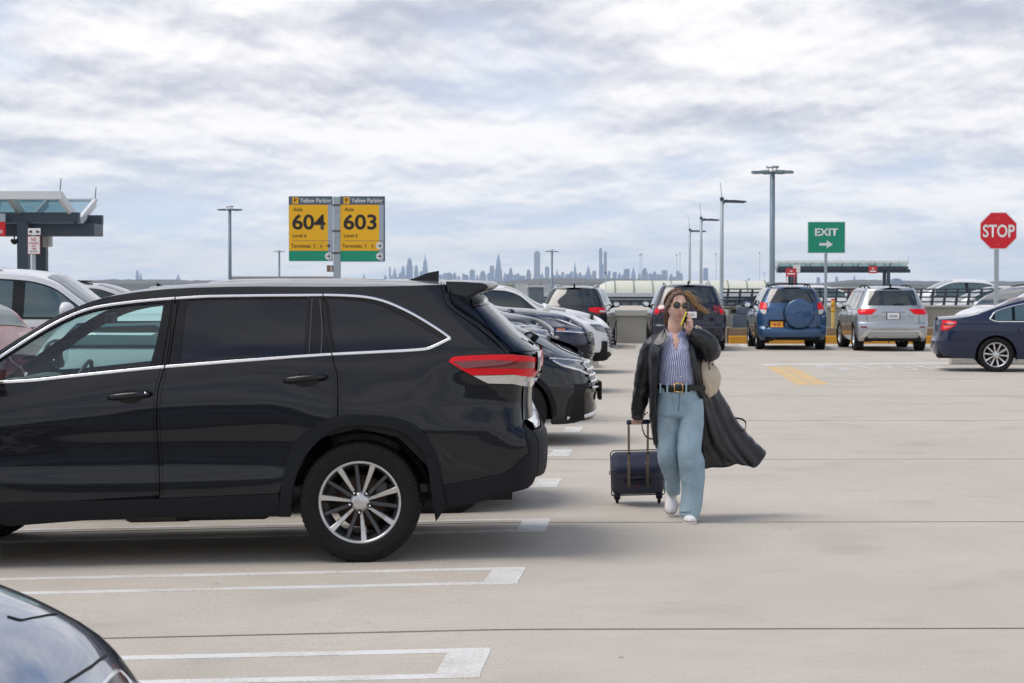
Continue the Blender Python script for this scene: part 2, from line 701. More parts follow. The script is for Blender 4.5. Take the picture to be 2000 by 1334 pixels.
# ------------------------------------------------------------------ car bodies: smooth analytic surfaces, panels laid on them as real sheets
class Car:
    """local axes: x forward (0 at the rear axle), y to the car's left, z up (0 at the ground).
    spec: stations [(x, [(z, half width)...])], rear [(z, x)], front [(z, x)], shoulder [(x, z)] (top edge of the side),
    top [(x, z)] centre line; rdepth/rn and fdepth/fn round the corners in plan"""

    def __init__(s, name, label, cat, loc, rz, spec, tilt=0.0, roll=0.0, group=None):
        s.spec = spec
        s.root = link(name, None, None, None, label, cat, group)
        s.root.empty_display_size = 0.3
        M = Matrix.Translation(loc) @ Matrix.Rotation(rz, 4, 'Z') @ Matrix.Rotation(tilt, 4, 'Y') @ Matrix.Rotation(roll, 4, 'X')
        s.root.matrix_world = M
        s.Mw = np.array(M)
        s.Mi = np.array(M.inverted())
        st = spec['stations']
        zs = np.linspace(0.0, 2.1, 280)
        xs0 = [q[0] for q in st]
        rows = []
        for _, prof in st:
            zz = [p[0] for p in prof]
            ww = [p[1] for p in prof]
            r = pchip(zz, ww, np.clip(zs, zz[0], zz[-1]))
            for _ in range(6):
                r[1:-1] = (r[:-2] + 2 * r[1:-1] + r[2:]) / 4
            rows.append(r)
        rows = np.array(rows)
        s.tx = np.linspace(xs0[0], xs0[-1], 300)
        s.tz = zs
        s.tab = np.stack([pchip(xs0, rows[:, k], s.tx) for k in range(len(zs))], 1) if len(xs0) > 1 else np.repeat(rows, 300, 0)
        s.xr = Curve1(spec['rear'], blur=10)
        s.xf = Curve1(spec['front'], blur=10)
        s.c = Curve1(spec['shoulder'], blur=spec.get('cblur', 12))
        s.top = Curve1(spec['top'], blur=spec.get('tblur', 12))
        s.rd, s.rn = spec.get('rdepth', 0.45), spec.get('rn', 2.6)
        s.fd, s.fn = spec.get('fdepth', 0.75), spec.get('fn', 2.3)
        s.lp, s.lq = spec.get('lp', 2.4), spec.get('lq', 1.6)
        s.bumps = spec.get('bumps', [])
        s.cut = 0.82

    # --- surfaces
    def W0(s, x, z):
        x, z = np.broadcast_arrays(np.asarray(x, float), np.asarray(z, float))
        fx = np.clip((x - s.tx[0]) / (s.tx[1] - s.tx[0]), 0, len(s.tx) - 1.001)
        fz = np.clip((z - s.tz[0]) / (s.tz[1] - s.tz[0]), 0, len(s.tz) - 1.001)
        i, j = fx.astype(int), fz.astype(int)
        a, b = fx - i, fz - j
        T = s.tab
        w = (T[i, j] * (1 - a) + T[i + 1, j] * a) * (1 - b) + (T[i, j + 1] * (1 - a) + T[i + 1, j + 1] * a) * b
        for bx, bz, rx, rz_, h in s.bumps:
            w = w + h * np.exp(-((x - bx) / rx) ** 2 - ((z - bz) / rz_) ** 2)
        return w

    def W(s, x, z):
        w = s.W0(x, z)
        xe, xf = s.xr(z), s.xf(z)
        ur = np.clip((xe + s.rd - x) / s.rd, 0, 1)
        uf = np.clip((x - (xf - s.fd)) / s.fd, 0, 1)
        return w * (1 - ur ** s.rn) ** (1 / s.rn) * (1 - uf ** s.fn) ** (1 / s.fn)

    def S_side(s, x, z):
        x, z = np.asarray(x, float), np.asarray(z, float)
        return np.stack([x, s.W(x, z), z], -1)

    def E(s, y, z, end):
        if end == 'rear':
            xe = s.xr(z)
            x0 = xe + s.rd
            w = s.W0(x0, z)
            q = np.clip(np.abs(y) / w, 0, 1)
            return x0 - s.rd * (1 - q ** s.rn) ** (1 / s.rn)
        xf = s.xf(z)
        x0 = xf - s.fd
        w = s.W0(x0, z)
        q = np.clip(np.abs(y) / w, 0, 1)
        return x0 + s.fd * (1 - q ** s.fn) ** (1 / s.fn)

    def S_rear(s, y, z):
        y, z = np.asarray(y, float), np.asarray(z, float)
        return np.stack([s.E(y, z, 'rear'), y, z], -1)

    def S_front(s, y, z):
        y, z = np.asarray(y, float), np.asarray(z, float)
        return np.stack([s.E(y, z, 'front'), y, z], -1)

    def T(s, x, u):
        u = np.clip(np.abs(u), 0, 1)
        c = s.c(x)
        return c + np.maximum(s.top(x) - c, 0.002) * (1 - u ** s.lp) ** (1 / s.lq)

    def S_lid(s, x, u):
        x, u = np.asarray(x, float), np.asarray(u, float)
        return np.stack([x, u * s.W(x, s.c(x)), s.T(x, u)], -1)

    def surf(s, mode, a, b, h=0.012):
        f = {'side': s.S_side, 'rear': s.S_rear, 'front': s.S_front, 'lid': s.S_lid}[mode]
        a, b = np.asarray(a, float), np.asarray(b, float)
        P = f(a, b)
        hb = h
        if mode == 'lid':
            b0, b1 = np.clip(b - hb, -1, 1), np.clip(b + hb, -1, 1)
        else:
            b0, b1 = b - hb, b + hb
        da = f(a + h, b) - f(a - h, b)
        db = f(a, b1) - f(a, b0)
        N = np.cross(da, db)
        L = np.linalg.norm(N, axis=-1, keepdims=True)
        N = N / np.maximum(L, 1e-12)
        k, sg = {'side': (1, 1), 'rear': (0, -1), 'front': (0, 1), 'lid': (2, 1)}[mode]
        flip = N[..., k] * sg < 0
        N[flip] *= -1
        return P, N

    # --- photograph pixels to surface parameters
    def px(s, pts, mode='side', sgn=1):
        C0 = s.Mw[:3, 3]
        dist = np.linalg.norm(C0 - CAMP)
        out = []
        for p in pts:
            d = ray(*p)
            d = d / np.linalg.norm(d)
            t = np.linspace(max(0.5, dist - 5), dist + 5, 2600)
            Wp = CAMP[None] + d[None] * t[:, None]
            L = Wp @ s.Mi[:3, :3].T + s.Mi[:3, 3]
            x, y, z = L.T
            if mode == 'side':
                y = y * sgn
                F = y - s.W(x, z)
                F = np.where(y < 0, 9, F)
                F = np.where((x < s.xr(z) - 0.02) | (x > s.xf(z) + 0.02), F + 1, F)
            elif mode == 'rear':
                F = s.E(y, z, 'rear') - x
                F = np.where(np.abs(y) > s.W0(s.xr(z) + s.rd, z) + .02, 9, F)
            elif mode == 'front':
                F = x - s.E(y, z, 'front')
                F = np.where(np.abs(y) > s.W0(s.xf(z) - s.fd, z) + .02, 9, F)
            else:
                w = np.maximum(s.W(x, s.c(x)), 1e-3)
                u = y / w
                F = z - s.T(x, u)
                F = np.where((np.abs(u) > 1.0) | (x < s.tx[0]) | (x > s.tx[-1]), 9, F)
            k = np.where((F[:-1] > 0) & (F[1:] <= 0))[0]
            if len(k):
                i = k[0]
                a = F[i] / (F[i] - F[i + 1]) if F[i] < 5 else 1.0
            else:
                i = min(int(np.argmin(F)), len(F) - 2)
                a = 0.0
            q = L[i] * (1 - a) + L[i + 1] * a
            if mode == 'side':
                out.append((q[0], q[2]))
            elif mode == 'lid':
                out.append((q[0], float(np.clip(q[1] / max(1e-3, float(s.W(q[0], s.c(q[0])))), -1, 1))))
            else:
                out.append((q[1], q[2]))
        return out

    # --- panels
    def panel(s, mb, poly, mode, m, off=0.0, skirt=0.012, sp=0.05, holes=(), sides=(1,)):
        """lay a polygon (surface parameters) on the body as a sheet with turned-in edges"""
        g = None
        if mode == 'side':
            b = np.array(poly)
            z0, z1 = b[:, 1].min(), b[:, 1].max()
            x0, x1 = b[:, 0].min(), b[:, 0].max()
            pts = []
            for i, z in enumerate(np.arange(z0 + sp / 2, z1, sp)):
                xs = np.arange(x0 + sp * (0.5 + 0.5 * (i % 2)), x1, sp)
                pts += [(x, z) for x in xs]
                for e, sg, dep in ((float(s.xr(z)), 1, s.rd), (float(s.xf(z)), -1, s.fd)):
                    if x0 - 0.3 < e < x1 + 0.3:
                        pts += [(e + sg * dd, z) for dd in (0.006, 0.014, 0.026, 0.042)]
            g = np.array(pts) if pts else np.zeros((0, 2))
        V, T, loops = mesh2d(poly, holes, sp, g)
        P, N = s.surf(mode, V[:, 0], V[:, 1])
        tri = P[T]
        fn = np.cross(tri[:, 1] - tri[:, 0], tri[:, 2] - tri[:, 0])
        fl = (fn * N[T[:, 0]]).sum(1) < 0
        T = np.where(fl[:, None], T[:, ::-1], T)
        P = P + N * off
        for sg in sides:
            k = np.array([1, sg, 1.0])
            PP, NN = P * k, N * k
            TT = T if sg > 0 else T[:, ::-1]
            mb.add(PP, [tuple(t) for t in TT], m, NN)
            if skirt:
                for lp in loops:
                    n = len(lp)
                    A = PP[lp]
                    B = A - NN[lp] * skirt
                    tang = np.roll(A, -1, 0) - np.roll(A, 1, 0)
                    out = np.cross(tang, NN[lp])
                    out /= np.maximum(np.linalg.norm(out, axis=1, keepdims=True), 1e-9)
                    mid = A.mean(0)
                    f1 = [(i, (i + 1) % n, n + (i + 1) % n, n + i) for i in range(n)]
                    mb.add(np.concatenate([A, B]), f1, m, np.concatenate([out * 0.6 + NN[lp] * 0.4] * 2))
        return mb

    def part(s, name, poly, mode, m, off=0.003, skirt=0.008, sp=0.05, holes=(), both=False, parent=None, label=None, side=1):
        """one panel as a part of its own (and its twin on the other side)"""
        o = None
        for sg in ((1, -1) if both else (side,)):
            mb = MB()
            s.panel(mb, poly, mode, m, off, skirt, sp, holes, (sg,))
            q = mb.build(name, parent or s.root, label=label)
            o = o or q
        return o

    def strip(s, mb, line, mode, m, w=0.012, h=0.008, closed=False, sides=(1,)):
        """a raised moulding along a line on the surface"""
        L = np.array(line)
        P, N = s.surf(mode, L[:, 0], L[:, 1])
        n = len(P)
        if closed:
            t = np.roll(P, -1, 0) - np.roll(P, 1, 0)
        else:
            t = np.gradient(P, axis=0)
        t /= np.maximum(np.linalg.norm(t, axis=1, keepdims=True), 1e-9)
        B = np.cross(t, N)
        prof = [(-1, -0.3), (-1, 0.55), (-0.55, 1.0), (0.55, 1.0), (1, 0.55), (1, -0.3)]
        G = np.stack([P + B * (a * w) + N * (b * h) for a, b in prof], 1)
        NN = np.stack([B * a * (0.9 if abs(a) > 0.7 else 0.25) + N * max(0.15, b) for a, b in prof], 1)
        NN /= np.linalg.norm(NN, axis=-1, keepdims=True)
        for sg in sides:
            k = np.array([1, sg, 1.0])
            g, nn = G * k, NN * k
            if closed:
                g, nn = np.concatenate([g, g[:1]]), np.concatenate([nn, nn[:1]])
            mb.grid(g, m, nn, flip=(sg < 0))
        return mb

    def shell_side_poly(s, arches, bottom, ra):
        """outline of the whole side in (x, z): sill, wheel arches, ends, shoulder line"""
        zlo_r, zlo_f = bottom[0][1], bottom[-1][1]
        bl = Curve1(bottom)
        xr = lambda z: float(s.xr(z)) + s.rd * (1 - s.cut)
        xf = lambda z: float(s.xf(z)) - s.fd * (1 - s.cut)
        pts = []
        x = xr(zlo_r)
        xend = xf(zlo_f)
        ar = sorted(arches)
        cur = x
        for ax in ar:
            x1, x2 = ax - ra, ax + ra
            for q in np.arange(cur, x1 - 0.02, 0.08):
                pts.append((q, float(bl(q))))
            pts.append((x1, float(bl(x1))))
            for k in range(1, 24):
                an = PI - PI * k / 24
                zz = s.spec.get('arch_z', 0.34) + ra * math.sin(an) * 1.0
                if zz > float(bl(ax + ra * math.cos(an))):
                    pts.append((ax + ra * math.cos(an), zz))
            pts.append((x2, float(bl(x2))))
            cur = x2 + 0.08
        for q in np.arange(cur, xend - 0.02, 0.08):
            pts.append((q, float(bl(q))))
        pts.append((xend, zlo_f))
        # up the front
        z = zlo_f
        zs = []
        while True:
            z += 0.05
            if z > float(s.c(xf(z))) or z > 2.0:
                break
            zs.append((xf(z), z))
        pts += zs
        a = zs[-1][0] if zs else xend
        zt = z
        z = zlo_r
        zs = []
        while True:
            z += 0.05
            if z > float(s.c(xr(z))) or z > 2.0:
                break
            zs.append((xr(z), z))
        b = zs[-1][0] if zs else x
        # the shoulder, front to rear
        xa, xb = a, b
        for q in np.linspace(xa, xb, 90):
            pts.append((q, float(s.c(q))))
        pts += zs[::-1]
        # remove near duplicates
        o = []
        for p in pts:
            if not o or abs(p[0] - o[-1][0]) + abs(p[1] - o[-1][1]) > 0.012:
                o.append(p)
        return o

    def end_grid(s, mb, m, end, zlo, rows=30, cols=27):
        sgn = 1 if end == 'front' else -1
        zs0 = np.linspace(0, 1, rows)
        xt = {'front': float(s.xf(1.0)), 'rear': float(s.xr(1.3))}[end]
        ty = np.linspace(-1, 1, cols)
        ty = np.sign(ty) * np.abs(ty) ** 0.85
        A, B = np.zeros((rows, cols)), np.zeros((rows, cols))
        frac = (1 - s.cut ** (s.rn if end == 'rear' else s.fn)) ** (1 / (s.rn if end == 'rear' else s.fn))
        for j, q in enumerate(ty):
            # top edge: where the end meets the shoulder line
            z = 1.0
            for _ in range(30):
                dep = s.rd if end == 'rear' else s.fd
                w = float(s.W0((s.xr(z) + dep) if end == 'rear' else (s.xf(z) - dep), z)) * frac
                x = float(s.E(q * w, z, end))
                z = 0.5 * z + 0.5 * float(s.c(x))
            for i, t in enumerate(zs0):
                zz = zlo + (z - zlo) * t
                dep = s.rd if end == 'rear' else s.fd
                w = float(s.W0((s.xr(zz) + dep) if end == 'rear' else (s.xf(zz) - dep), zz)) * frac
                A[i, j], B[i, j] = q * w, zz
        P, N = s.surf(end, A, B)
        mb.grid(P, m, N, flip=(end == 'rear'))

    def lid_grid(s, mb, m, x0, x1, off=0.0, cols=33, step=0.05, u=1.0):
        n = max(4, int((x1 - x0) / step))
        xs = np.linspace(x0, x1, n)
        us = np.sin(np.linspace(-PI / 2, PI / 2, cols)) * u
        X, U = np.meshgrid(xs, us, indexing='ij')
        P, N = s.surf('lid', X, U)
        mb.grid(P + N * off, m, N, flip=True)

    def lid_range(s):
        z = float(s.spec['shoulder'][0][1])
        a, b = s.spec['shoulder'][0][0], s.spec['shoulder'][-1][0]
        for x in np.arange(a, a + 1.0, 0.004):
            if x > float(s.xr(s.c(x))) + 0.003:
                a = x
                break
        for x in np.arange(b, b - 1.5, -0.004):
            if x < float(s.xf(s.c(x))) - 0.003:
                b = x
                break
        return a, b

    def shell(s, m, arches, bottom, ra, sp=0.07, under=M_DARK):
        mb = MB()
        poly = s.shell_side_poly(arches, bottom, ra)
        s.panel(mb, poly, 'side', m, 0, 0.03, sp, (), (1, -1))
        s.end_grid(mb, m, 'rear', bottom[0][1])
        s.end_grid(mb, m, 'front', bottom[-1][1])
        a, b = s.lid_range()
        s.lid_grid(mb, m, a, b)
        # underside and wheel wells
        zl = min(p[1] for p in bottom) + 0.04
        w = float(s.W0(1.0, 0.4)) - 0.06
        xs = sorted(arches)
        r = ra
        segs, cur = [], float(s.xr(0.5)) + 0.12
        for ax in xs:
            segs.append((cur, ax - r))
            cur = ax + r
        segs.append((cur, float(s.xf(0.5)) - 0.15))
        for k, (q0, q1) in enumerate(segs):
            if q1 > q0 + .05:
                inset = 0.10 if k in (0, len(segs) - 1) else 0.0
                mb.box((q0, -w + inset, zl), (q1, w - inset, min(0.62, float(s.c(q0)) - .15, float(s.c(q1)) - .15)), under)
        for ax in xs:
            mb.box((ax - r, -w + 0.30, zl), (ax + r, w - 0.30, min(.9, float(s.c(ax + r)) - .12, float(s.c(ax - r)) - .12)), under)
            # liner over each wheel
            for sg in (1, -1):
                mb.lathe([(r + 0.01, sg * (w + 0.02)), (r + 0.01, sg * (w - 0.32))], under, 20, 'y',
                         Matrix.Translation((ax, 0, s.spec.get('arch_z', 0.34))), a0=-0.25, a1=PI + 0.25)
        return mb

    def anchor(s, mode, a, b, sgn=1):
        P, N = s.surf(mode, np.array([a]), np.array([b]))
        k = np.array([1, sgn, 1.0])
        return Vector(P[0] * k), Vector(N[0] * k)


# ------------------------------------------------------------------ wheels
WHEELS = {}


def wheel_meshes(style, R, width, rim_r, dark=False):
    key = (style, round(R, 3), round(width, 3))
    if key in WHEELS:
        return WHEELS[key]
    fine = style == 'fourteen'
    # tyre: sidewall, shoulder, tread with grooves
    mb = MB()
    h = width / 2
    prof = [(rim_r, h * 0.80), (rim_r + 0.012, h * 0.93), (rim_r + 0.03, h * 0.985), (rim_r + (R - rim_r) * 0.5, h * 1.02), (rim_r + (R - rim_r) * 0.52, h * 1.035),
            (rim_r + (R - rim_r) * 0.60, h * 1.03), (R - 0.028, h * 0.97), (R - 0.010, h * 0.90), (R - 0.003, h * 0.80), (R, h * 0.62), (R, h * 0.30), (R - 0.008, h * 0.28),
            (R - 0.008, h * 0.22), (R, h * 0.2), (R, 0)]
    prof = prof + [(r, -y) for r, y in prof[::-1]][1:]
    k = 216 if fine else 48
    P = np.zeros((len(prof), k, 3))
    for i, (r, y) in enumerate(prof):
        for q in range(k):
            rr = r
            if fine and R - 0.03 < r and abs(y) > h * 0.5 and q % 3 == 0:
                rr = r - 0.005
            an = 2 * PI * q / k
            P[i, q] = (rr * math.cos(an), y, rr * math.sin(an))
    mb.grid(P, M_RUBBER, closed=True, smooth=not fine)
    me_t = mb.build('tyre').data
    bpy.data.objects.remove(bpy.data.objects[-1]) if False else None
    # rim
    rb = MB()
    face = h * 0.80
    metal = {'fourteen': M_MACHINED}.get(style, M_DARKALLOY if dark else M_SILVER)
    back = M_DARKALLOY if (style == 'fourteen' or dark) else M_SILVER
    rb.lathe([(rim_r - 0.012, face - 0.006), (rim_r - 0.004, face + 0.008), (rim_r + 0.008, face + 0.010), (rim_r + 0.010, face - 0.004)], metal, 72 if fine else 36, 'y')
    rb.lathe([(rim_r - 0.011, face - 0.006), (rim_r - 0.03, face - 0.05), (rim_r - 0.035, -h * 0.75)], back, 72 if fine else 36, 'y')
    rb.lathe([(rim_r - 0.03, -h * 0.75), (rim_r + 0.012, -h * 0.85)], back, 36, 'y')

    def spoke(an, r0, r1, w0, w1, y0, y1, th, m, rb=rb):
        c, s_ = math.cos(an), math.sin(an)
        rings = []
        for t in (0, 0.35, 0.7, 1.0):
            r = r0 + (r1 - r0) * t
            w = w0 + (w1 - w0) * t
            y = y0 + (y1 - y0) * t - 0.010 * math.sin(PI * t)
            rings.append([(r, -w, y - th), (r, -w * 0.86, y - 0.003), (r, -w * 0.7, y), (r, w * 0.7, y), (r, w * 0.86, y - 0.003), (r, w, y - th)])
        G = np.array([[(a * c - b * s_, y, a * s_ + b * c) for a, b, y in rg] for rg in rings])
        rb.grid(G, m, smooth=False)
    if style == 'fourteen':
        for i in range(7):
            spoke(math.radians(8 + i * 360 / 7), 0.045, rim_r - 0.006, 0.010, 0.0215, face - 0.022, face + 0.004, 0.05, M_MACHINED)
            spoke(math.radians(8 + 25.7 + i * 360 / 7), 0.06, rim_r - 0.014, 0.016, 0.014, face - 0.034, face - 0.022, 0.04, M_DARKALLOY)
        hub_r = 0.062
    elif style == 'ten':
        for i in range(10):
            spoke(math.radians(6 + i * 36), 0.05, rim_r - 0.006, 0.012, 0.021, face - 0.022, face, 0.045, metal)
        hub_r = 0.07
    elif style == 'doublefive':
        for i in range(5):
            for d in (-9, 9):
                spoke(math.radians(90 + d + i * 72), 0.06, rim_r - 0.006, 0.017, 0.019, face - 0.02, face - 0.004, 0.045, metal)
        hub_r = 0.075
    else:
        for i in range(5):
            spoke(math.radians(90 + i * 72), 0.05, rim_r - 0.006, 0.035, 0.03, face - 0.02, face - 0.004, 0.045, metal)
        hub_r = 0.075
    rb.lathe([(0.0, face - 0.008), (hub_r * 0.55, face - 0.010), (hub_r, face - 0.020), (hub_r + 0.006, face - 0.06)], metal, 24, 'y')
    for i in range(5):
        an = math.radians(-14 + i * 72)
        T_ = Matrix.Translation((0.066 * math.cos(an), 0, 0.066 * math.sin(an)))
        rb.lathe([(0.0135, face - 0.026), (0.0135, face - 0.009), (0.009, face - 0.008)], M_RUBBER, 12, 'y', T_)
        rb.lathe([(0.008, face - 0.009), (0.0075, face - 0.003), (0.0, face - 0.002)], M_CHROME, 8, 'y', T_)
    me_r = rb.build('rim').data
    db = MB()
    db.lathe([(0.05, face - 0.09), (0.165, face - 0.09), (0.165, face - 0.115), (0.05, face - 0.115)], M_RUST, 32, 'y')
    db.bbox((-0.17, face - 0.14, 0.02), (-0.09, face - 0.075, 0.12), M_DARKALLOY, 0.012)
    db.lathe([(0.12, face - 0.13), (0.0, face - 0.13)], M_DARK, 20, 'y')
    me_d = db.build('brake_disc').data
    for me in (me_t, me_r, me_d):
        for o in [o for o in bpy.data.objects if o.data == me]:
            bpy.data.objects.remove(o)
    WHEELS[key] = (me_t, me_r, me_d)
    return WHEELS[key]


def add_wheels(car, xs, track, R, width, rim_r, style, disc=True, steer=0.0, dark=False, spin=0.0):
    mt, mr, md = wheel_meshes(style, R, width, rim_r, dark)
    for x in xs:
        for sg in (1, -1):
            w = link('wheel', None, car.root, (x, sg * track, R - 0.006))
            w.empty_display_size = 0.1
            rz = 0 if sg > 0 else PI
            if x == max(xs):
                rz += steer
            w.rotation_euler = (0, spin * (1 if sg > 0 else -1), rz)
            link('tyre', mt, w)
            link('rim', mr, w)
            if disc:
                link('brake_disc', md, w)
# ------------------------------------------------------------------ the parking deck: concrete slabs with joints and painted bays
def concrete(name, col, fine=220.0, streak=True):
    m = bpy.data.materials.new(name)
    m.use_nodes = True
    nt = m.node_tree
    L = nt.links.new
    b = nt.nodes['Principled BSDF']
    b.inputs['Roughness'].default_value = 0.85
    b.inputs['Specular IOR Level'].default_value = 0.3
    geo = nt.nodes.new('ShaderNodeNewGeometry')

    def noise(sc, det, rg, stretch=(1, 1, 1)):
        mp = nt.nodes.new('ShaderNodeMapping')
        mp.inputs['Scale'].default_value = stretch
        L(geo.outputs['Position'], mp.inputs[0])
        n = nt.nodes.new('ShaderNodeTexNoise')
        n.inputs['Scale'].default_value = sc
        n.inputs['Detail'].default_value = det
        n.inputs['Roughness'].default_value = rg
        L(mp.outputs[0], n.inputs['Vector'])
        return n.outputs['Fac']

    def ramp(v, a, bb, c, d):
        r = nt.nodes.new('ShaderNodeMapRange')
        for i, k in enumerate((a, bb, c, d)):
            r.inputs[i + 1].default_value = k
        L(v, r.inputs[0])
        return r.outputs[0]

    def mul(a, c):
        n = nt.nodes.new('ShaderNodeMath')
        n.operation = 'MULTIPLY'
        L(a, n.inputs[0])
        L(c, n.inputs[1])
        return n.outputs[0]
    big = ramp(noise(0.35, 6, .6), .3, .7, .93, 1.05)
    mid = ramp(noise(2.2, 8, .65), .3, .7, .95, 1.04)
    gr = ramp(noise(fine, 3, .7), .25, .75, .74, 1.22)
    gr2 = ramp(noise(75, 5, .75), .25, .75, .76, 1.20)
    broom = ramp(noise(60, 3, .5, (.05, 1.0, 1)), .3, .7, .95, 1.05)
    f = mul(mul(mul(big, mid), mul(gr, gr2)), broom)
    stain = noise(1.1, 4, .5)
    st = ramp(stain, .56, .78, 1.0, .76)
    f = mul(f, st)
    mx = nt.nodes.new('ShaderNodeMix')
    mx.data_type = 'RGBA'
    mx.blend_type = 'MULTIPLY'
    mx.inputs[0].default_value = 1
    mx.inputs[6].default_value = (*col, 1)
    cb = nt.nodes.new('ShaderNodeCombineColor')
    for i in range(3):
        L(f, cb.inputs[i])
    L(cb.outputs[0], mx.inputs[7])
    # faint rusty tint in patches
    m2 = nt.nodes.new('ShaderNodeMix')
    m2.data_type = 'RGBA'
    L(mx.outputs[2], m2.inputs[6])
    m2.inputs[7].default_value = (.42, .30, .19, 1)
    L(ramp(noise(.8, 7, .7), .62, .85, 0.0, .22), m2.inputs[0])
    L(m2.outputs[2], b.inputs['Base Color'])
    vo = nt.nodes.new('ShaderNodeTexVoronoi')
    vo.inputs['Scale'].default_value = 1.7
    vo.inputs['Randomness'].default_value = 1.0
    L(geo.outputs['Position'], vo.inputs['Vector'])
    m3 = nt.nodes.new('ShaderNodeMix')
    m3.data_type = 'RGBA'
    L(m2.outputs[2], m3.inputs[6])
    m3.inputs[7].default_value = (.12, .105, .09, 1)
    sp_ = ramp(vo.outputs['Distance'], .018, .034, .75, 0.0)
    L(sp_, m3.inputs[0])
    L(m3.outputs[2], b.inputs['Base Color'])
    bp = nt.nodes.new('ShaderNodeBump')
    bp.inputs['Strength'].default_value = .25
    bp.inputs['Distance'].default_value = .004
    L(noise(fine * .8, 3, .7), bp.inputs['Height'])
    L(bp.outputs[0], b.inputs['Normal'])
    MATS[name] = m
    return m


M_CONC = concrete('deck_concrete', (.52, .472, .405))
M_CONC2 = concrete('wall_concrete', (.36, .35, .31), 60)
M_PALECONC = concrete('pale_concrete', (.50, .49, .45), 80)


def worn_paint(name, col, wear=.5):
    """road paint worn through to the concrete in specks"""
    m = bpy.data.materials.new(name)
    m.use_nodes = True
    nt = m.node_tree
    L = nt.links.new
    b = nt.nodes['Principled BSDF']
    b.inputs['Roughness'].default_value = .7
    geo = nt.nodes.new('ShaderNodeNewGeometry')
    n = nt.nodes.new('ShaderNodeTexNoise')
    n.inputs['Scale'].default_value = 38
    n.inputs['Detail'].default_value = 8
    n.inputs['Roughness'].default_value = .75
    L(geo.outputs['Position'], n.inputs['Vector'])
    n2 = nt.nodes.new('ShaderNodeTexNoise')
    n2.inputs['Scale'].default_value = 2.5
    n2.inputs['Detail'].default_value = 4
    L(geo.outputs['Position'], n2.inputs['Vector'])
    ad = nt.nodes.new('ShaderNodeMath')
    ad.operation = 'ADD'
    L(n.outputs['Fac'], ad.inputs[0])
    m_ = nt.nodes.new('ShaderNodeMath')
    m_.operation = 'MULTIPLY'
    m_.inputs[1].default_value = .55
    L(n2.outputs['Fac'], m_.inputs[0])
    L(m_.outputs[0], ad.inputs[1])
    r = nt.nodes.new('ShaderNodeMapRange')
    r.inputs[1].default_value = .62 + .25 * (1 - wear)
    r.inputs[2].default_value = .86 + .25 * (1 - wear)
    r.inputs[3].default_value = 0.05
    r.inputs[4].default_value = .75
    L(ad.outputs[0], r.inputs[0])
    mx = nt.nodes.new('ShaderNodeMix')
    mx.data_type = 'RGBA'
    mx.inputs[6].default_value = (*col, 1)
    mx.inputs[7].default_value = (.45, .41, .35, 1)
    L(r.outputs[0], mx.inputs[0])
    L(mx.outputs[2], b.inputs['Base Color'])
    MATS[name] = m
    return m


M_WHITEPAINT = worn_paint('worn_white_line_paint', (.72, .72, .70), .72)
M_YELLOWPAINT = worn_paint('worn_yellow_line_paint', (.70, .44, .13), .80)
M_JOINT = mat('joint_filler', (.035, .033, .03), .9, var=.4, vscale=3)


def deck():
    root = link('parking_deck', None, kind='structure', label='pale concrete roof deck of the car park')
    # joint lines (they run across the picture and drift slightly)
    yj = [2.0, 6.0, 9.87, 14.35, 19.5, 25.0, 30.5, 36.0, 42.0, 48.0, 54.0, 58.6]
    sl = 0.012
    xj = [-30, -9.5, 12.5, 44]
    g = .021
    for i in range(len(yj) - 1):
        for j in range(len(xj) - 1):
            n, k = 90, 10
            P = np.zeros((k, n, 3))
            xs = np.linspace(xj[j] + g, xj[j + 1] - g, n)
            for a in range(k):
                t = a / (k - 1)
                for b_, x in enumerate(xs):
                    y0 = yj[i] + sl * x + g
                    y1 = yj[i + 1] + sl * x - g
                    y = y0 + (y1 - y0) * t
                    P[a, b_] = (x, y, float(gz(x, y)))
            mb = MB()
            mb.grid(P, M_CONC, smooth=True)
            # turned-down edges
            e = np.concatenate([P[0], P[:, -1], P[-1][::-1], P[:, 0][::-1]])
            d = e - np.array([0, 0, .03])
            mb.grid(np.stack([d, e]), M_CONC, smooth=False)
            mb.build('deck_slab', root)
    mb = MB()
    xs = np.linspace(-30, 44, 300)
    ys = np.linspace(1.5, 59.4, 24)
    P = np.array([[(x, y + sl * x, float(gz(x, y + sl * x)) - .014) for x in xs] for y in ys])
    mb.grid(P, M_JOINT)
    mb.build('joint_filler', root)
    return root


DECK = deck()


def flat(mb, pts, m, lift=.003, sub=.6):
    """a painted marking: polygon in world xy laid just above the deck"""
    V, T, loops = mesh2d(pts, [], sub)
    P = [(x, y, float(gz(x, y)) + lift) for x, y in V]
    f = []
    for t in T:
        a, b, c = (V[i] for i in t)
        cr = (b[0] - a[0]) * (c[1] - a[1]) - (b[1] - a[1]) * (c[0] - a[0])
        f.append(tuple(t) if cr > 0 else tuple(t[::-1]))
    mb.add(P, f, m)
    lp = loops[0]
    n = len(lp)
    A = [P[i] for i in lp]
    mb.add(A + [(a[0], a[1], a[2] - lift - .002) for a in A], [(i, (i + 1) % n, n + (i + 1) % n, n + i) for i in range(n)], m)


def bay_line(p0, p1, xend):
    """double bay line with a closed end; p0, p1: photograph pixels of the two stripes' right ends"""
    a, b = ground_at(*p0), ground_at(*p1)
    return a, b


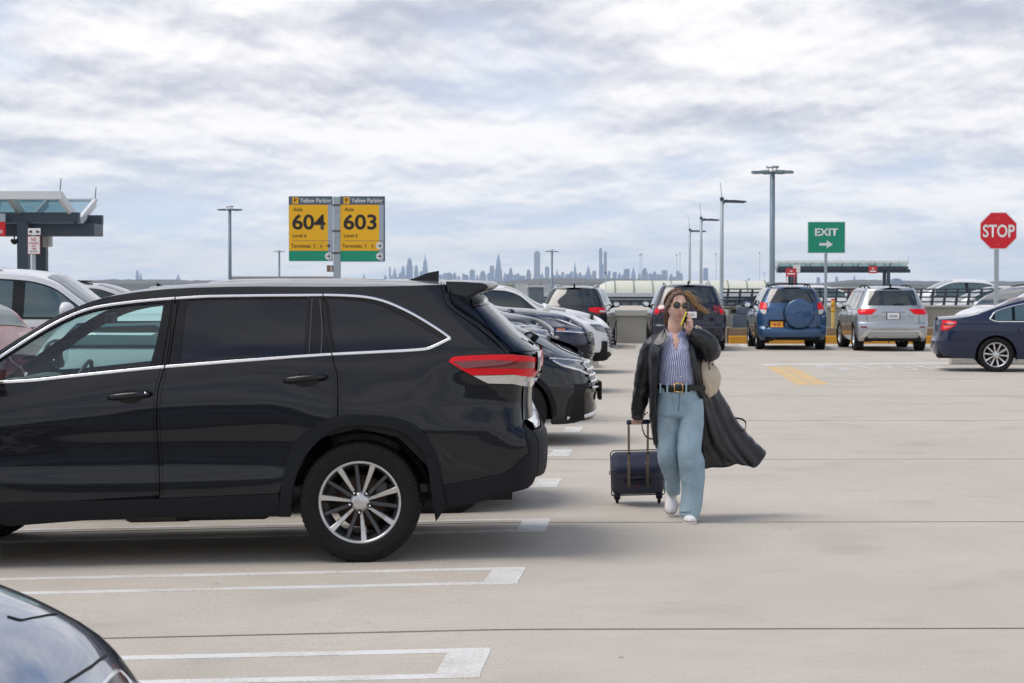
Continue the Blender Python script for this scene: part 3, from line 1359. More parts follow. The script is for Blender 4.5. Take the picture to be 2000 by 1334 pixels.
def markings():
    # hairpin bay lines: pixel of far stripe right end, near stripe right end
    spec = [((958, 1266), (938, 1324)), ((1026, 1108), (1012, 1141)), ((1074, 1013), (1066, 1038)), ((1096, 935), (1088, 951.5)), ((1118, 878), (1112, 891)), ((1138, 834), (1133, 844)), ((1160, 788), (1157, 796)), ((1176, 760), (1173, 767))]
    for p, q in spec:
        a, b = ground_at(*p), ground_at(*q)
        mb = MB()
        dx = Vector((-1, -0.012, 0))
        w = .105
        Lh = 5.0
        for c, s_ in ((a, -1), (b, 1)):
            p0, p1 = Vector((c.x, c.y, 0)), Vector((c.x, c.y, 0)) + dx * Lh
            flat(mb, [(p0.x, p0.y), (p1.x, p1.y), (p1.x, p1.y + s_ * w), (p0.x, p0.y + s_ * w)], M_WHITEPAINT)
        # broad closed end
        e = .20
        flat(mb, [(a.x, a.y - w), (a.x - e, a.y - w), (b.x - e, b.y + w), (b.x, b.y + w)], M_WHITEPAINT)
        mb.build('bay_line', DECK)
    # stop bar, STOP lettering and the double yellow line on the right
    mb = MB()
    a, b = ground_at(1491, 713.5), ground_at(2030, 708.5)
    flat(mb, [(a.x, a.y), (b.x, b.y), (b.x, b.y + .45), (a.x, a.y + .45)], M_WHITEPAINT)
    mb.build('stop_line', DECK)
    for x0, x1 in (((1508, 716), (1572, 752)), ((1536, 716), (1604, 751))):
        mb = MB()
        a, b = ground_at(*x0), ground_at(*x1)
        w = .13
        flat(mb, [(a.x - w, a.y), (a.x + w, a.y), (b.x + w, b.y), (b.x - w, b.y)], M_YELLOWPAINT)
        mb.build('yellow_line', DECK)
    for ch, (l, r) in zip('STOP', (((1598, 713.8), (1655, 724)), ((1668, 713.8), (1722, 724)), ((1732, 713.8), (1792, 724)), ((1800, 713.8), (1858, 724)))):
        a, b = ground_at(l[0], l[1]), ground_at(r[0] - (r[1] - l[1]) * 0, r[1])
        o = text(ch, 1.0, worn_paint('faded_white_letter_paint', (.62, .61, .58), .7) if 'faded_white_letter_paint' not in MATS else MATS['faded_white_letter_paint'], 'stop_letter', DECK, weight=.02, depth=.001)
        me = o.data
        co = np.zeros(len(me.vertices) * 3)
        me.vertices.foreach_get('co', co)
        co = co.reshape(-1, 3)
        mn, mx = co.min(0), co.max(0)
        t = (co - mn) / np.maximum(mx - mn, 1e-6)
        # letters read from the far side of the stop bar towards it: tops towards the bar
        far, near = a.y - .15, b.y - .1
        xl, xr = (l[0] - 1000) / FPX * far, (r[0] - 1000) / FPX * near
        wd = (r[0] - l[0]) * .80 / FPX * (far + near) / 2
        xc0 = (l[0] + r[0]) / 2
        for k in range(len(co)):
            y = near + (far - near) * t[k, 1]
            x = ((xc0 - 1000) / FPX) * (far + near) / 2 + (t[k, 0] - .5) * wd
            co[k] = (x, y, float(gz(x, y)) + .004 + .001 * t[k, 2])
        me.vertices.foreach_set('co', co.ravel())
        me.update()
        o.rotation_euler = (0, 0, 0)
    # bay lines in the far row and in the middle distance
    for p0, p1, w in (((1194, 683), (1203, 674), .11), ((1249, 683), (1251, 674), .11), ((1456, 679), (1449, 672), .1), ((1640, 684), (1618, 674), .1), ((1680, 684), (1655, 673), .1), ((1838, 684), (1826, 674), .1)):
        mb = MB()
        a, b = ground_at(*p0), ground_at(*p1)
        flat(mb, [(a.x - w, a.y), (a.x + w, a.y), (b.x + w, b.y), (b.x - w, b.y)], M_WHITEPAINT)
        mb.build('bay_line', DECK)


markings()
# ------------------------------------------------------------------ the black SUV in front
def build_hero():
    spec = dict(
        stations=[
            (-1.15, [(.25, .86), (.45, .925), (.70, .93), (.83, .925), (.885, .905), (.97, .872), (1.10, .872), (1.20, .90), (1.28, .905), (1.36, .88), (1.5, .82), (1.65, .745), (1.8, .66)]),
            (-0.75, [(.25, .87), (.45, .93), (.70, .94), (.82, .94), (.90, .922), (.98, .90), (1.10, .90), (1.20, .912), (1.28, .902), (1.36, .872), (1.5, .81), (1.65, .74), (1.8, .66)]),
            (-0.35, [(.25, .89), (.45, .935), (.62, .95), (.80, .962), (.92, .957), (1.02, .945), (1.12, .928), (1.22, .905), (1.30, .882), (1.42, .835), (1.6, .755), (1.72, .69), (1.8, .65)]),
            (0.05, [(.25, .90), (.45, .935), (.70, .962), (.86, .966), (.97, .957), (1.06, .940), (1.15, .920), (1.25, .895), (1.31, .874), (1.42, .83), (1.6, .75), (1.72, .69), (1.8, .65)]),
            (0.60, [(.25, .90), (.43, .945), (.52, .946), (.62, .93), (.76, .925), (.90, .932), (1.0, .930), (1.1, .917), (1.2, .900), (1.28, .880), (1.42, .825), (1.6, .745), (1.72, .69), (1.8, .65)]),
            (1.4, [(.25, .90), (.43, .948), (.52, .947), (.62, .925), (.76, .918), (.88, .922), (.97, .920), (1.08, .908), (1.18, .888), (1.26, .866), (1.42, .81), (1.6, .735), (1.72, .68), (1.8, .65)]),
            (2.2, [(.25, .90), (.43, .945), (.52, .945), (.64, .93), (.76, .925), (.88, .926), (.97, .918), (1.06, .900), (1.16, .868), (1.26, .835), (1.42, .775), (1.6, .70), (1.8, .64)]),
            (2.9, [(.25, .90), (.45, .93), (.7, .955), (.86, .955), (.96, .93), (1.05, .87), (1.16, .80), (1.3, .74), (1.8, .6)]),
            (3.75, [(.25, .88), (.5, .93), (.75, .93), (.9, .90), (1.0, .85), (1.1, .8), (1.8, .6)])],
        rear=[(.20, -.82), (.33, -1.0), (.45, -1.14), (.55, -1.178), (.70, -1.185), (.77, -1.165), (.84, -1.095), (.95, -1.09), (1.08, -1.10), (1.18, -1.15), (1.275, -1.155),
              (1.325, -1.10), (1.38, -1.03), (1.44, -.97), (1.52, -.895), (1.6, -.815), (1.68, -.735), (1.8, -.60)],
        front=[(.2, 3.62), (.4, 3.74), (.6, 3.77), (.8, 3.73), (.95, 3.62), (1.05, 3.45), (1.8, 2.2)],
        shoulder=[(-.9, 1.64), (-.5, 1.70), (0.2, 1.725), (0.9, 1.725), (1.5, 1.68), (1.8, 1.6), (2.25, 1.34), (2.78, 1.07), (3.3, .99), (3.75, .86)],
        top=[(-.95, 1.70), (-.6, 1.745), (0.0, 1.77), (.6, 1.778), (1.1, 1.77), (1.5, 1.735), (1.8, 1.655), (2.3, 1.40), (2.85, 1.10), (3.3, 1.045), (3.75, .90)],
        rdepth=.36, rn=3.8, fdepth=.8, fn=2.3, lp=2.0, lq=1.0, cblur=6)
    X = -0.9355
    loc = Vector((X, 13.34, float(gz(X, 13.3))))
    hero = Car('suv', 'large black SUV with chrome window trim filling the left foreground', 'car', loc, PI - math.radians(0.5), spec, tilt=0.021)
    R0 = hero.root
    P = M_HERO = paint('deep_black_paint', (0.0016, 0.0026, 0.006), coat=.64)
    px = hero.px
    # roof edge traced
    edge = px([(860, 556), (780, 558.5), (700, 559.5), (630, 560), (540, 559.5), (450, 560), (390, 561.5), (330, 564.5), (280, 569), (240, 574.5), (210, 580), (180, 588), (144, 602), (100, 622), (60, 645), (20, 671), (0, 684)])
    sh = [(-.9, 1.665)] + edge + [(2.78, 1.07), (3.3, .99), (3.75, .86)]
    hero.c = Curve1(sh, blur=10)
    spec['shoulder'] = sorted(sh)

    belt = px([(880, 661), (838, 681.5), (800, 684.5), (740, 687.5), (649, 692), (560, 698), (460, 705.5), (322, 716.5), (200, 728.5), (120, 737), (67, 743), (0, 747), (-40, 749), (-76, 750.5)])
    chrome_top = px([(880, 661), (865, 649.5), (845, 636.5), (820, 621), (800, 610), (775, 598), (757, 590.5), (739, 585), (720, 581), (698, 578.5), (665, 577), (633, 576.5), (560, 577), (495, 577.5), (405, 579), (342, 583), (320, 584.5), (290, 587), (260, 590), (230, 593.5), (200, 598),
                     (180, 602), (160, 608), (140, 616), (120, 625), (100, 635.5), (80, 647), (53, 663.5), (26, 681), (0, 698), (-30, 718), (-56, 735), (-76, 748)])
    front_tip = [(2.50, belt[-1][1] - 0.03)]
    split = px([(342, 583), (335, 635), (331, 655), (326, 690), (322, 716), (314, 742), (310, 754), (306, 790), (306, 830), (309, 880), (311, 930), (312, 968), (317, 1008)])
    rear_line = px([(630, 576), (634, 600), (637, 623), (642, 660), (648, 695), (654, 715), (659, 731), (660, 770), (660, 812)])
    arch_out = px([(545, 1008), (546, 985), (550, 945), (556, 915), (566, 883), (580, 859), (600, 839), (622, 825), (640, 817), (658, 812.5), (680, 810), (705, 810), (743, 812), (784, 819), (811, 830), (833, 851), (849, 880), (860, 911), (866, 945), (869, 988)])
    arch_in = px([(851, 992), (847, 956), (840, 920), (831, 891), (820, 872), (802, 853), (788, 845), (775, 839), (757, 835), (739, 832.5), (718, 830.5), (698, 830), (682, 831), (667, 834.5), (652, 840), (638, 848), (624, 859), (612, 871), (600, 886), (590, 903), (582, 920), (576, 938), (571, 965), (569, 985), (568, 1008)])
    clad_top = px([(310, 974.5), (380, 971), (460, 968), (545, 964.5)])
    xdoor = 2.52

    # doors below the glass line
    k0 = 4                                                    # split index at the belt
    b_r = [q for q in belt if rear_line[4][0] + .004 < q[0] < split[k0][0] - .004]
    ao = [q for q in arch_out if q[1] > clad_top[-1][1]]
    i660 = min(range(len(ao)), key=lambda i: abs(ao[i][0] - rear_line[-1][0]))
    g = 0.0032
    pol = [(split[k0][0] - g, split[k0][1])] + [(q[0] - g, q[1]) for q in split[k0 + 1:12]] + [(q[0], q[1] + g) for q in clad_top] + [(q[0], q[1] + .001) for q in ao[:i660 + 1]] + \
          [(q[0] + g, q[1]) for q in rear_line[::-1][1:5]] + sorted(b_r)
    hero.part('door', pol, 'side', P, 0, 0.02, 0.035, both=True)
    b_f = [q for q in belt if q[0] > split[k0][0] + .004]
    zc = lambda x: clad_top[0][1] - 0.004 * (x - clad_top[0][0])
    pol = [(split[k0][0] + g, split[k0][1])] + sorted(b_f) + [(xdoor, belt[-1][1] - .02), (xdoor + .02, .8), (xdoor - 0.06, zc(2.5))] + [(2.2, zc(2.2)), (1.8, zc(1.8))] + [(q[0] + g, q[1] + g * (i == 0)) for i, q in enumerate(split[k0 + 1:12][::-1])]
    hero.part('door', pol, 'side', P, 0, 0.02, 0.035, both=True)

    # fender (out of frame on the near side, seen from other places)
    ax = 2.79
    pol = [(xdoor + .008, .99), (xdoor + .026, .8), (xdoor - .052, zc(2.5)), (ax - .50, .40)]
    pol = [(xdoor + .008, belt[-1][1] - .025), (xdoor + .026, .8), (xdoor - .02, .62)]
    pol += [(ax + .47 * math.cos(a), .36 + .47 * math.sin(a)) for a in np.linspace(PI * .93, 0.02, 24)]
    fx = lambda z: float(hero.xf(z)) - hero.fd * (1 - hero.cut)
    pol += [(fx(.37), .30), (fx(.5), .5), (fx(.7), .7)]
    zt = .72
    while zt < float(hero.c(fx(zt))) - .02:
        pol.append((fx(zt), zt))
        zt += .04
    pol += [(x, float(hero.c(x))) for x in np.linspace(pol[-1][0] - .03, 2.545, 30)]
    hero.part('front_wing', pol, 'side', P, 0, 0.02, 0.05, both=True)

    # quarter panel with the pillar and the roof rail running forward to the windscreen pillar
    shut = px([(869, 552), (870, 565), (871, 580), (876, 590), (885, 599), (902, 611), (932, 632), (962, 656), (985, 677), (997, 691)])
    zs = [z for z in np.arange(.86, shut[-1][1] - .015, .03)]
    xc = lambda z: float(hero.xr(z)) + hero.rd * (1 - hero.cut)
    cutline = [(xc(z), z) for z in zs]                         # going up
    bump_top = px([(868, 948), (910, 940), (950, 932.5), (982, 926), (1003, 912), (1014, 901), (1023, 892), (1034, 886)])
    bump_top = [q for q in bump_top if q[0] > xc(q[1]) + .01]
    pol = [(q[0] - g, q[1]) for q in rear_line[4:]] + [(q[0], q[1] + .001) for q in ao[i660 + 1:] if q[1] > bump_top[0][1]] + [(q[0], q[1] + g) for q in bump_top] + \
          cutline + [(q[0] + g, q[1]) for q in shut[::-1]] + [(x, float(hero.c(x))) for x in np.linspace(shut[0][0] + .01, 2.53, 80)] + \
          sorted(chrome_top, reverse=True)[:-1] + [chrome_top[0]] + [q for q in belt if q[0] < rear_line[4][0] - .006]
    hero.part('quarter_panel', pol, 'side', P, 0, 0.02, 0.035, both=True)

    # black window frame with openings
    win_f = px([(-58, 743), (-30, 724), (0, 704), (31, 684), (60, 665), (90, 647), (120, 631), (150, 617.5), (180, 608), (210, 601.5), (240, 597.5), (280, 593.5), (319, 591), (316, 612), (311, 640), (302, 680), (292, 714), (240, 719), (160, 727.5), (70, 737), (28, 740.5), (-20, 743.5)])
    win_r = px([(365, 585.5), (420, 584), (500, 583), (600, 582.5), (598.5, 610), (595, 660), (592, 691), (520, 696.5), (430, 703.5), (350, 710), (353, 685), (358, 640), (362, 605)])
    win_q = px([(640, 582.5), (665, 583), (698, 585), (720, 588.5), (739, 594), (757, 601), (775, 610), (800, 623.5), (820, 635), (845, 649.5), (862, 660), (859, 665), (833, 677), (800, 680), (730, 684), (655, 688), (650, 660), (645, 620)])
    ct = sorted(chrome_top)
    bt = sorted(belt)
    pol = bt + ct[::-1][:-1]
    hero.part('window_frame', pol, 'side', M_GLOSSBLACK, -.006, 0.02, 0.04, holes=[win_f, win_r, win_q], both=True)
    hero.part('window', win_f, 'side', M_GLASS, -.012, 0, 0.05, both=True)
    for w_ in (win_r, win_q):
        hero.part('window', w_, 'side', M_TINT, -.010, 0.003, 0.05, both=True)
    # chrome mouldings
    for sg in (1, -1):
        for ln, w_ in ((chrome_top, .0085), (belt, .0095)):
            mb = MB()
            hero.strip(mb, resample_line(ln, .03), 'side', M_CHROME, w_, .009, False, (sg,))
            mb.build('window_trim', R0)
    # dark seams in the chrome at the door cuts, pillar joint on the rear door
    seal = [(px(q), M_DARK, .0045, .0125) for q in ([(343, 579), (342, 583), (341, 590)], [(323, 711), (322, 716), (320.5, 723)], [(630, 572.5), (631, 577), (632, 584)], [(647, 687), (648, 692), (650, 699)])]
    seal += [(px(q), m_, w_, h_) for q, m_, w_, h_ in (([(335, 590), (331, 655), (323, 711)], M_DARK, .0035, .003), ([(625, 582), (628, 620), (630, 650), (627, 690)], M_DARKALLOY, .004, .002),
             ([(610, 582), (607, 640), (604, 691)], M_DARKALLOY, .003, .002), ([(634, 584), (640, 630), (649, 688)], M_DARK, .005, .002))]
    for ln, m_, w_, h_ in seal:
        for sg in (1, -1):
            mb = MB()
            hero.strip(mb, resample_line(ln, .03), 'side', m_, w_, h_, False, (sg,))
            mb.build('door_seal', R0)

    # plastic cladding: sill, arch, bumper
    sill = [(q[0], q[1]) for q in clad_top] + [(arch_out[1][0] + .004, arch_out[0][1])] + px([(317, 1009.5), (160, 1016)]) + [(2.2, .27), (2.30, .30), (2.33, zc(2.4)), (1.8, zc(1.8))]
    hero.part('sill_cladding', sill, 'side', M_TRIM, .008, .05, .05, both=True)
    hero.part('arch_cladding', arch_out + arch_in, 'side', M_TRIM, .014, .04, .03, both=True)
    pol = [(ax + .47 * math.cos(a), .36 + .47 * math.sin(a)) for a in np.linspace(PI, 0.0, 30)] + [(ax + .41 * math.cos(a), .36 + .41 * math.sin(a)) for a in np.linspace(0.0, PI, 30)]
    hero.part('arch_cladding', pol, 'side', M_TRIM, .012, .04, .04, both=True)
    flap = px([(831, 891), (849, 889), (858, 925), (866, 962), (872, 986), (851, 1018), (846, 985), (838, 925)])
    hero.part('mud_flap', flap, 'side', M_TRIM, .018, .02, .04, both=True)
    bt_full = px([(868, 948), (910, 940), (950, 932.5), (982, 926), (1003, 912), (1014, 901), (1023, 892), (1034, 886)])
    low = px([(870, 990), (885, 990), (940, 979), (985, 969), (1000, 961), (1030, 953)])
    bc = [q for q in bt_full if q[0] > xc(q[1]) + .005]
    zb0, zb1 = low[-1][1], bc[-1][1]
    pol = bc + [(xc(z), z) for z in np.arange(.845, zb0 + .02, -.03)] + [q for q in low[::-1] if q[0] > xc(q[1])]
    hero.part('rear_bumper_cladding', pol, 'side', M_TRIM, .004, .04, .04, both=True)

    # rear face: tailgate with glass, painted bumper top, plastic bumper
    def rear_band(z0, z1, name, m, off, lim=None, sp=.05, skirt=.015, inset=0.0):
        L, Rr = [], []
        for z in np.linspace(z0, z1, max(3, int((z1 - z0) / .03))):
            if lim:
                y = lim(z)
            else:
                y = float(hero.W(xc(z), z))
            L.append((-y + inset, z))
            Rr.append((y - inset, z))
        return hero.part(name, L + Rr[::-1], 'rear', m, off, skirt, sp)

    sx = Curve1([(z, x) for x, z in shut])
    ylim = lambda z: float(hero.W(sx(z), z)) if z > shut[-1][1] else float(hero.W(xc(z), z))
    rear_band(.50, .79, 'rear_bumper_cladding', M_TRIM, .004, skirt=.04)
    mb = MB()
    P_, N_ = hero.surf('rear', np.linspace(-.70, .70, 25), np.full(25, .80))
    Q_, _ = hero.surf('rear', np.linspace(-.70, .70, 25), np.full(25, .855))
    mb.grid(np.stack([P_ + np.array([-.006, 0, 0]), P_ * 0.5 + Q_ * 0.5 + np.array([-.018, 0, .006]), Q_ + np.array([0, 0, .004])]), M_CHROME, flip=True)
    mb.build('bumper_step_plate', R0)
    tg = rear_band(.86, 1.67, 'tailgate', P, 0, ylim, .045)
    gl = px([(998, 690), (977, 667), (955, 637), (925, 599), (920, 592)])
    gx = Curve1([(z, x) for x, z in gl])
    za, zb_ = gl[0][1] + .005, gl[-1][1]
    ly = lambda z: float(hero.W(gx(z), z))
    rear_band(za, zb_ + .03, 'rear_window', M_TINT, .004, ly, .045, .006, .004)
    # tail lamps: red band over a clear one, traced on the corner
    red = px([(876.6, 706.8), (881, 700), (888, 697), (925, 694.5), (962, 693), (1000, 693), (1030, 695.5), (1049, 699), (1052, 712), (1050, 728.5), (1000, 730), (960, 731.5), (922, 732.5), (905, 724), (890, 715)])
    wht = px([(924, 733.5), (960, 732.8), (1000, 731.2), (1048, 729.8), (1044, 740), (1041, 748.5), (1000, 749), (953, 748.5), (938, 741)])
    lo = px([(874, 707), (880, 698.5), (888, 695), (925, 692.8), (962, 691.2), (1000, 691), (1030, 693.5), (1051, 697), (1054, 712), (1051, 731), (1043, 750.5), (1000, 751), (952, 750.5), (920, 734.5), (890, 717)])
    for sg in (1, -1):
        t = hero.part('tail_lamp', lo, 'side', M_GLOSSBLACK, .003, .012, .03, side=sg)
        hero.part('lens', red, 'side', M_REDLENS, .010, .008, .022, side=sg, parent=t)
        hero.part('lens', wht, 'side', M_CLEARLENS, .009, .008, .022, side=sg, parent=t)
        band = px([(884, 706.5), (960, 703.5), (1030, 706), (1046, 708), (1046, 718), (1000, 719), (905, 719)])
        hero.part('inner_lamp', band, 'side', M_DARKRED, .0125, .004, .022, side=sg, parent=t)
        tl2 = [(sg * .32, 1.19), (sg * .32, 1.28), (sg * .58, 1.285), (sg * .58, 1.19)]
        hero.part('lens', tl2, 'rear', M_REDLENS, .016, .010, .04, parent=t)
        chl = [(sg * .60, 1.17), (sg * .60, 1.28), (sg * .70, 1.28), (sg * .70, 1.17)]
        hero.part('lens', chl, 'rear', M_CLEARLENS, .022, .012, .04, parent=t)
    # chrome bar and plate
    hero.part('chrome_bar', [(-.5, 1.10), (.5, 1.10), (.5, 1.15), (-.5, 1.15)], 'rear', M_CHROME, .022, .02, .06)
    hero.part('number_plate', [(-.155, .93), (.155, .93), (.155, 1.08), (-.155, 1.08)], 'rear', M_PLATE, .010, .006, .06)
    # rear wiper at the foot of the glass
    mb = MB()
    a, n = hero.anchor('rear', 0.0, 1.33)
    mb.tube([a + n * .01, a + n * .06], .022, M_TRIM, 10)
    mb.tube([a + n * .055, hero.anchor('rear', .2, 1.36)[0] + n * .05, hero.anchor('rear', .38, 1.37)[0] + n * .03], .009, M_TRIM, 6)
    mb.build('rear_wiper', R0)

    # roof, windscreen, bonnet
    a, b = hero.lid_range()
    mb = MB()
    hero.lid_grid(mb, P, a, 1.60, step=.045, cols=41)
    mb.build('roof', R0)
    mb = MB()
    xs = np.linspace(1.585, 2.74, 26)
    us = np.linspace(-.90, .90, 25)
    Xg, Ug = np.meshgrid(xs, us, indexing='ij')
    P_, N_ = hero.surf('lid', Xg, Ug)
    mb.grid(P_ - N_ * .004, clear_glass('windscreen_glass', (.78, .92, .89), 1.2, 0.0), N_, flip=True)
    mb.build('windscreen', R0)
    for sg in (1, -1):
        mb = MB()
        us = np.linspace(.895, 1.0, 9)
        xs = np.linspace(1.60, 2.76, 40)
        Xg, Ug = np.meshgrid(xs, us * sg, indexing='ij')
        P_, N_ = hero.surf('lid', Xg, Ug)
        mb.grid(P_, P, N_, flip=(sg > 0))
        mb.build('windscreen_pillar', R0)
    mb = MB()
    hero.lid_grid(mb, P, 2.745, b, step=.05)
    mb.build('bonnet', R0)
    mb = MB()
    hero.end_grid(mb, P, 'front', .30)
    mb.build('front_bumper', R0)
    hero.part('grille', [(-.48, .55), (.48, .55), (.56, .82), (-.56, .82)], 'front', M_GLOSSBLACK, .006, .01, .06)
    for sg in (1, -1):
        hl = [(3.1, .88), (3.3, .92), (3.5, .90), (3.60, .84), (3.62, .76), (3.5, .74), (3.3, .80)]
        hero.part('headlamp', hl, 'side', M_HEADLAMP, .005, .008, .05, side=sg)

    # roof spoiler over the rear glass
    mb = MB()
    pr = px([(871, 549.5), (910, 551), (947, 553.5), (955, 556.5), (957.5, 562), (948, 569.5), (925, 577), (917, 585), (919, 596), (900, 607), (885, 596), (876, 588), (873, 575)])
    base = np.array(pr)
    rows = []
    ys = [.685, .66, .60, .5, .35, .18, 0]
    ys = ys + [-y for y in ys[::-1][1:]]
    for y in ys:
        t = abs(y) / .685
        ext = .055 * (1 - t ** 2.4)
        lift = .014 * (1 - t ** 2)
        f = 1 if t < .99 else .97
        rows.append([(q[0] - ext * min(1, max(0, (-.5 - q[0]) / .25)), y, q[1] + lift) for q in base])
    G = np.array(rows)
    bm = bmesh.new()
    vv = [[bm.verts.new(p) for p in r] for r in G]
    for i in range(len(vv) - 1):
        for j in range(len(base)):
            j2 = (j + 1) % len(base)
            bm.faces.new((vv[i][j], vv[i][j2], vv[i + 1][j2], vv[i + 1][j]))
    bm.faces.new(vv[0])
    bm.faces.new(vv[-1][::-1])
    bmesh.ops.recalc_face_normals(bm, faces=bm.faces[:])
    bmesh.ops.bevel(bm, geom=[e for e in bm.edges if e.calc_face_angle(0) > .55], offset=.010, segments=3, profile=.6, affect='EDGES')
    mb.bm(bm, P, smooth=True)
    so = mb.build('spoiler', R0)
    # black side deflector under the spoiler
    dfl = px([(919, 586), (932, 579), (944, 577), (951, 586), (954, 595), (938, 598), (922, 597)])
    hero.part('spoiler_fin', dfl, 'side', M_GLOSSBLACK, .010, .01, .03, both=True)
    # aerial fin and small roof parts
    mb = MB()
    fin = [(-.48, 1.74), (-.28, 1.762), (-.34, 1.782), (-.41, 1.808), (-.485, 1.820)]
    bm = bmesh.new()
    A = [bm.verts.new((x, .045 if z < 1.77 else .006, z)) for x, z in fin]
    B = [bm.verts.new((x, -.045 if z < 1.77 else -.006, z)) for x, z in fin]
    bm.faces.new(A)
    bm.faces.new(B[::-1])
    for i in range(5):
        j = (i + 1) % 5
        bm.faces.new((A[i], B[i], B[j], A[j]))
    bmesh.ops.recalc_face_normals(bm, faces=bm.faces[:])
    mb.bm(bm, M_TRIM)
    mb.build('aerial_fin', R0)

    # door handles in their cups
    for cx, cy in ((254.5, 775), (597, 742)):
        for sg in (1, -1):
            mb = MB()
            cup = smooth_poly(px([(cx - 28, cy - 6), (cx - 8, cy - 14), (cx + 12, cy - 13), (cx + 26, cy - 4), (cx + 22, cy + 8), (cx + 4, cy + 15), (cx - 14, cy + 13), (cx - 26, cy + 5)]), 2)
            hero.panel(mb, cup, 'side', M_DARK, .0015, .002, .02, (), (sg,))
            ln = np.array(px([(cx - 43, cy + 3), (cx - 34, cy + 1), (cx - 10, cy - 1), (cx + 15, cy - 3), (cx + 34, cy - 5), (cx + 42, cy - 5.5)]))
            Q, N = hero.surf('side', ln[:, 0], ln[:, 1])
            k = np.array([1, sg, 1.])
            hgt = [.004, .024, .036, .036, .026, .004]
            mb.tube([Vector(q * k) + Vector(n * k) * h for q, n, h in zip(Q, N, hgt)], [.010, .0185, .0195, .0195, .0195, .011], M_HERO, 12)
            h = mb.build('door_handle', R0)
            if sg > 0 and cx < 300:
                mb = MB()
                q, n = hero.anchor('side', *px([(cx + 32, cy - 6)])[0])
                mb.lathe([(0, .003), (.007, .002), (.008, -.004)], M_CHROME, 12, 'y', Matrix.Translation(q + n * .045))
                mb.build('key_lock', h)
    # petrol flap seam and scuff on the far quarter are left plain; mirrors
    for sg in (1, -1):
        mb = MB()
        bm = bmesh.new()
        bmesh.ops.create_uvsphere(bm, u_segments=24, v_segments=14, radius=1)
        for v in bm.verts:
            p = v.co
            x = p.x * .105 + (0.0)
            v.co = Vector((max(x, -.055) + 2.335, sg * (1.055 + p.y * .125), 1.30 + p.z * .095 * (1 + .12 * p.y * sg)))
        mb.bm(bm, M_HERO, smooth=True)
        mb.bbox((2.30, sg * 1.00 - .12, 1.185), (2.38, sg * 1.00 + .06, 1.245), M_TRIM, .02)
        mb.prism([(2.20, 1.115), (2.50, 1.115), (2.46, 1.215), (2.34, 1.24)], sg * .84 - .03, sg * .84 + .05, M_TRIM)
        mr = mb.build('door_mirror', R0)
        mb = MB()
        bm = bmesh.new()
        bmesh.ops.create_circle(bm, cap_ends=True, radius=1, segments=24)
        mb.bm(bm, mat('mirror_glass', (.85, .87, .88), .02, 1.0), Matrix.Translation((2.278, sg * 1.055, 1.30)) @ Matrix.Rotation(-PI / 2, 4, 'Y') @ Matrix.Diagonal((.078, .105, 1, 1)))
        mb.build('mirror_glass', mr)
        mb = MB()
        mb.tube([(2.34, sg * (.93 + .01), 1.245), (2.33, sg * 1.05, 1.235), (2.32, sg * 1.17, 1.25)], .008, M_CHROME, 6)
        mb.build('mirror_trim', mr)

    # dark body core behind the gaps, floor and wheel wells
    mb = MB()
    core = [(split[11][0] + .02, split[11][1])]
    lowpoly = [(.50, .31), (2.30, .31), (2.42, .6), (2.42, .98), (2.3, 1.02), (-.75, 1.14), (-.95, 1.05), (-.98, .95), (-.9, .55), (-.50, .45), (-.42, .60), (-.25, .78), (0, .84), (.25, .78), (.42, .62)]
    hero.panel(mb, lowpoly, 'side', M_DARK, -.028, 0, .08, (), (1, -1))
    for ln in (rear_line, split):
        L = resample_line(ln, .05)
        hero.strip(mb, L, 'side', M_DARK, .02, -.018, False, (1, -1))
    L = resample_line(shut, .05)
    hero.strip(mb, L, 'side', M_DARK, .025, -.02, False, (1, -1))
    for ax_ in (0, 2.79):
        for sg in (1, -1):
            mb.lathe([(.435, sg * .925), (.435, sg * .58)], M_DARK, 28, 'y', Matrix.Translation((ax_, 0, .37)), a0=-.02, a1=PI + .02)
            mb.lathe([(.435, sg * .58), (.0, sg * .58)], M_DARK, 28, 'y', Matrix.Translation((ax_, 0, .37)), a0=-.02, a1=PI + .02)
    mb.box((-.95, -.80, .36), (3.5, .80, .42), M_DARK)
    mb.box((-.9, -.62, .36), (-.45, .62, .44), M_DARK)
    mb.box((.55, -.55, .23), (2.2, -.25, .38), M_DARK)
    mb.bbox((.6, .45, .255), (1.2, .72, .36), M_DARK, .03)
    mb.bbox((1.1, .20, .235), (1.55, .6, .36), mat('exhaust_metal', (.10, .09, .08), .6, .6, var=.4), .04)
    mb.tube([(-.7, -.5, .32), (-.2, -.5, .33), (.2, -.35, .3), (1.2, -.3, .28)], .035, mat('exhaust_metal', (.1, .09, .08)), 8)
    mb.build('chassis', R0)
    # trims inside
    mb = MB()
    G = M_SEAT
    mb.box((-.9, -.80, .42), (2.3, .80, .47), G)
    mb.bbox((2.02, -.74, .78), (2.62, .74, 1.14), G, .08)
    mb.bbox((2.0, .10, .98), (2.2, .62, 1.20), G, .06)
    mb.build('dashboard', R0)
    mb = MB()
    mb.lathe([(.19 + .014 * math.cos(a), .014 * math.sin(a)) for a in np.linspace(0, 2 * PI, 9)], G, 28, 'x', Matrix.Translation((1.86, .38, 1.10)) @ Matrix.Rotation(math.radians(-22), 4, 'Y'))
    mb.bbox((1.83, .32, 1.04), (1.90, .44, 1.16), G, .02)
    mb.tube([(1.86, .2, 1.1), (1.86, .56, 1.1)], .012, G, 6)
    mb.tube([(1.86, .38, 1.1), (2.1, .38, 1.03)], .03, G, 8)
    mb.build('steering_wheel', R0)
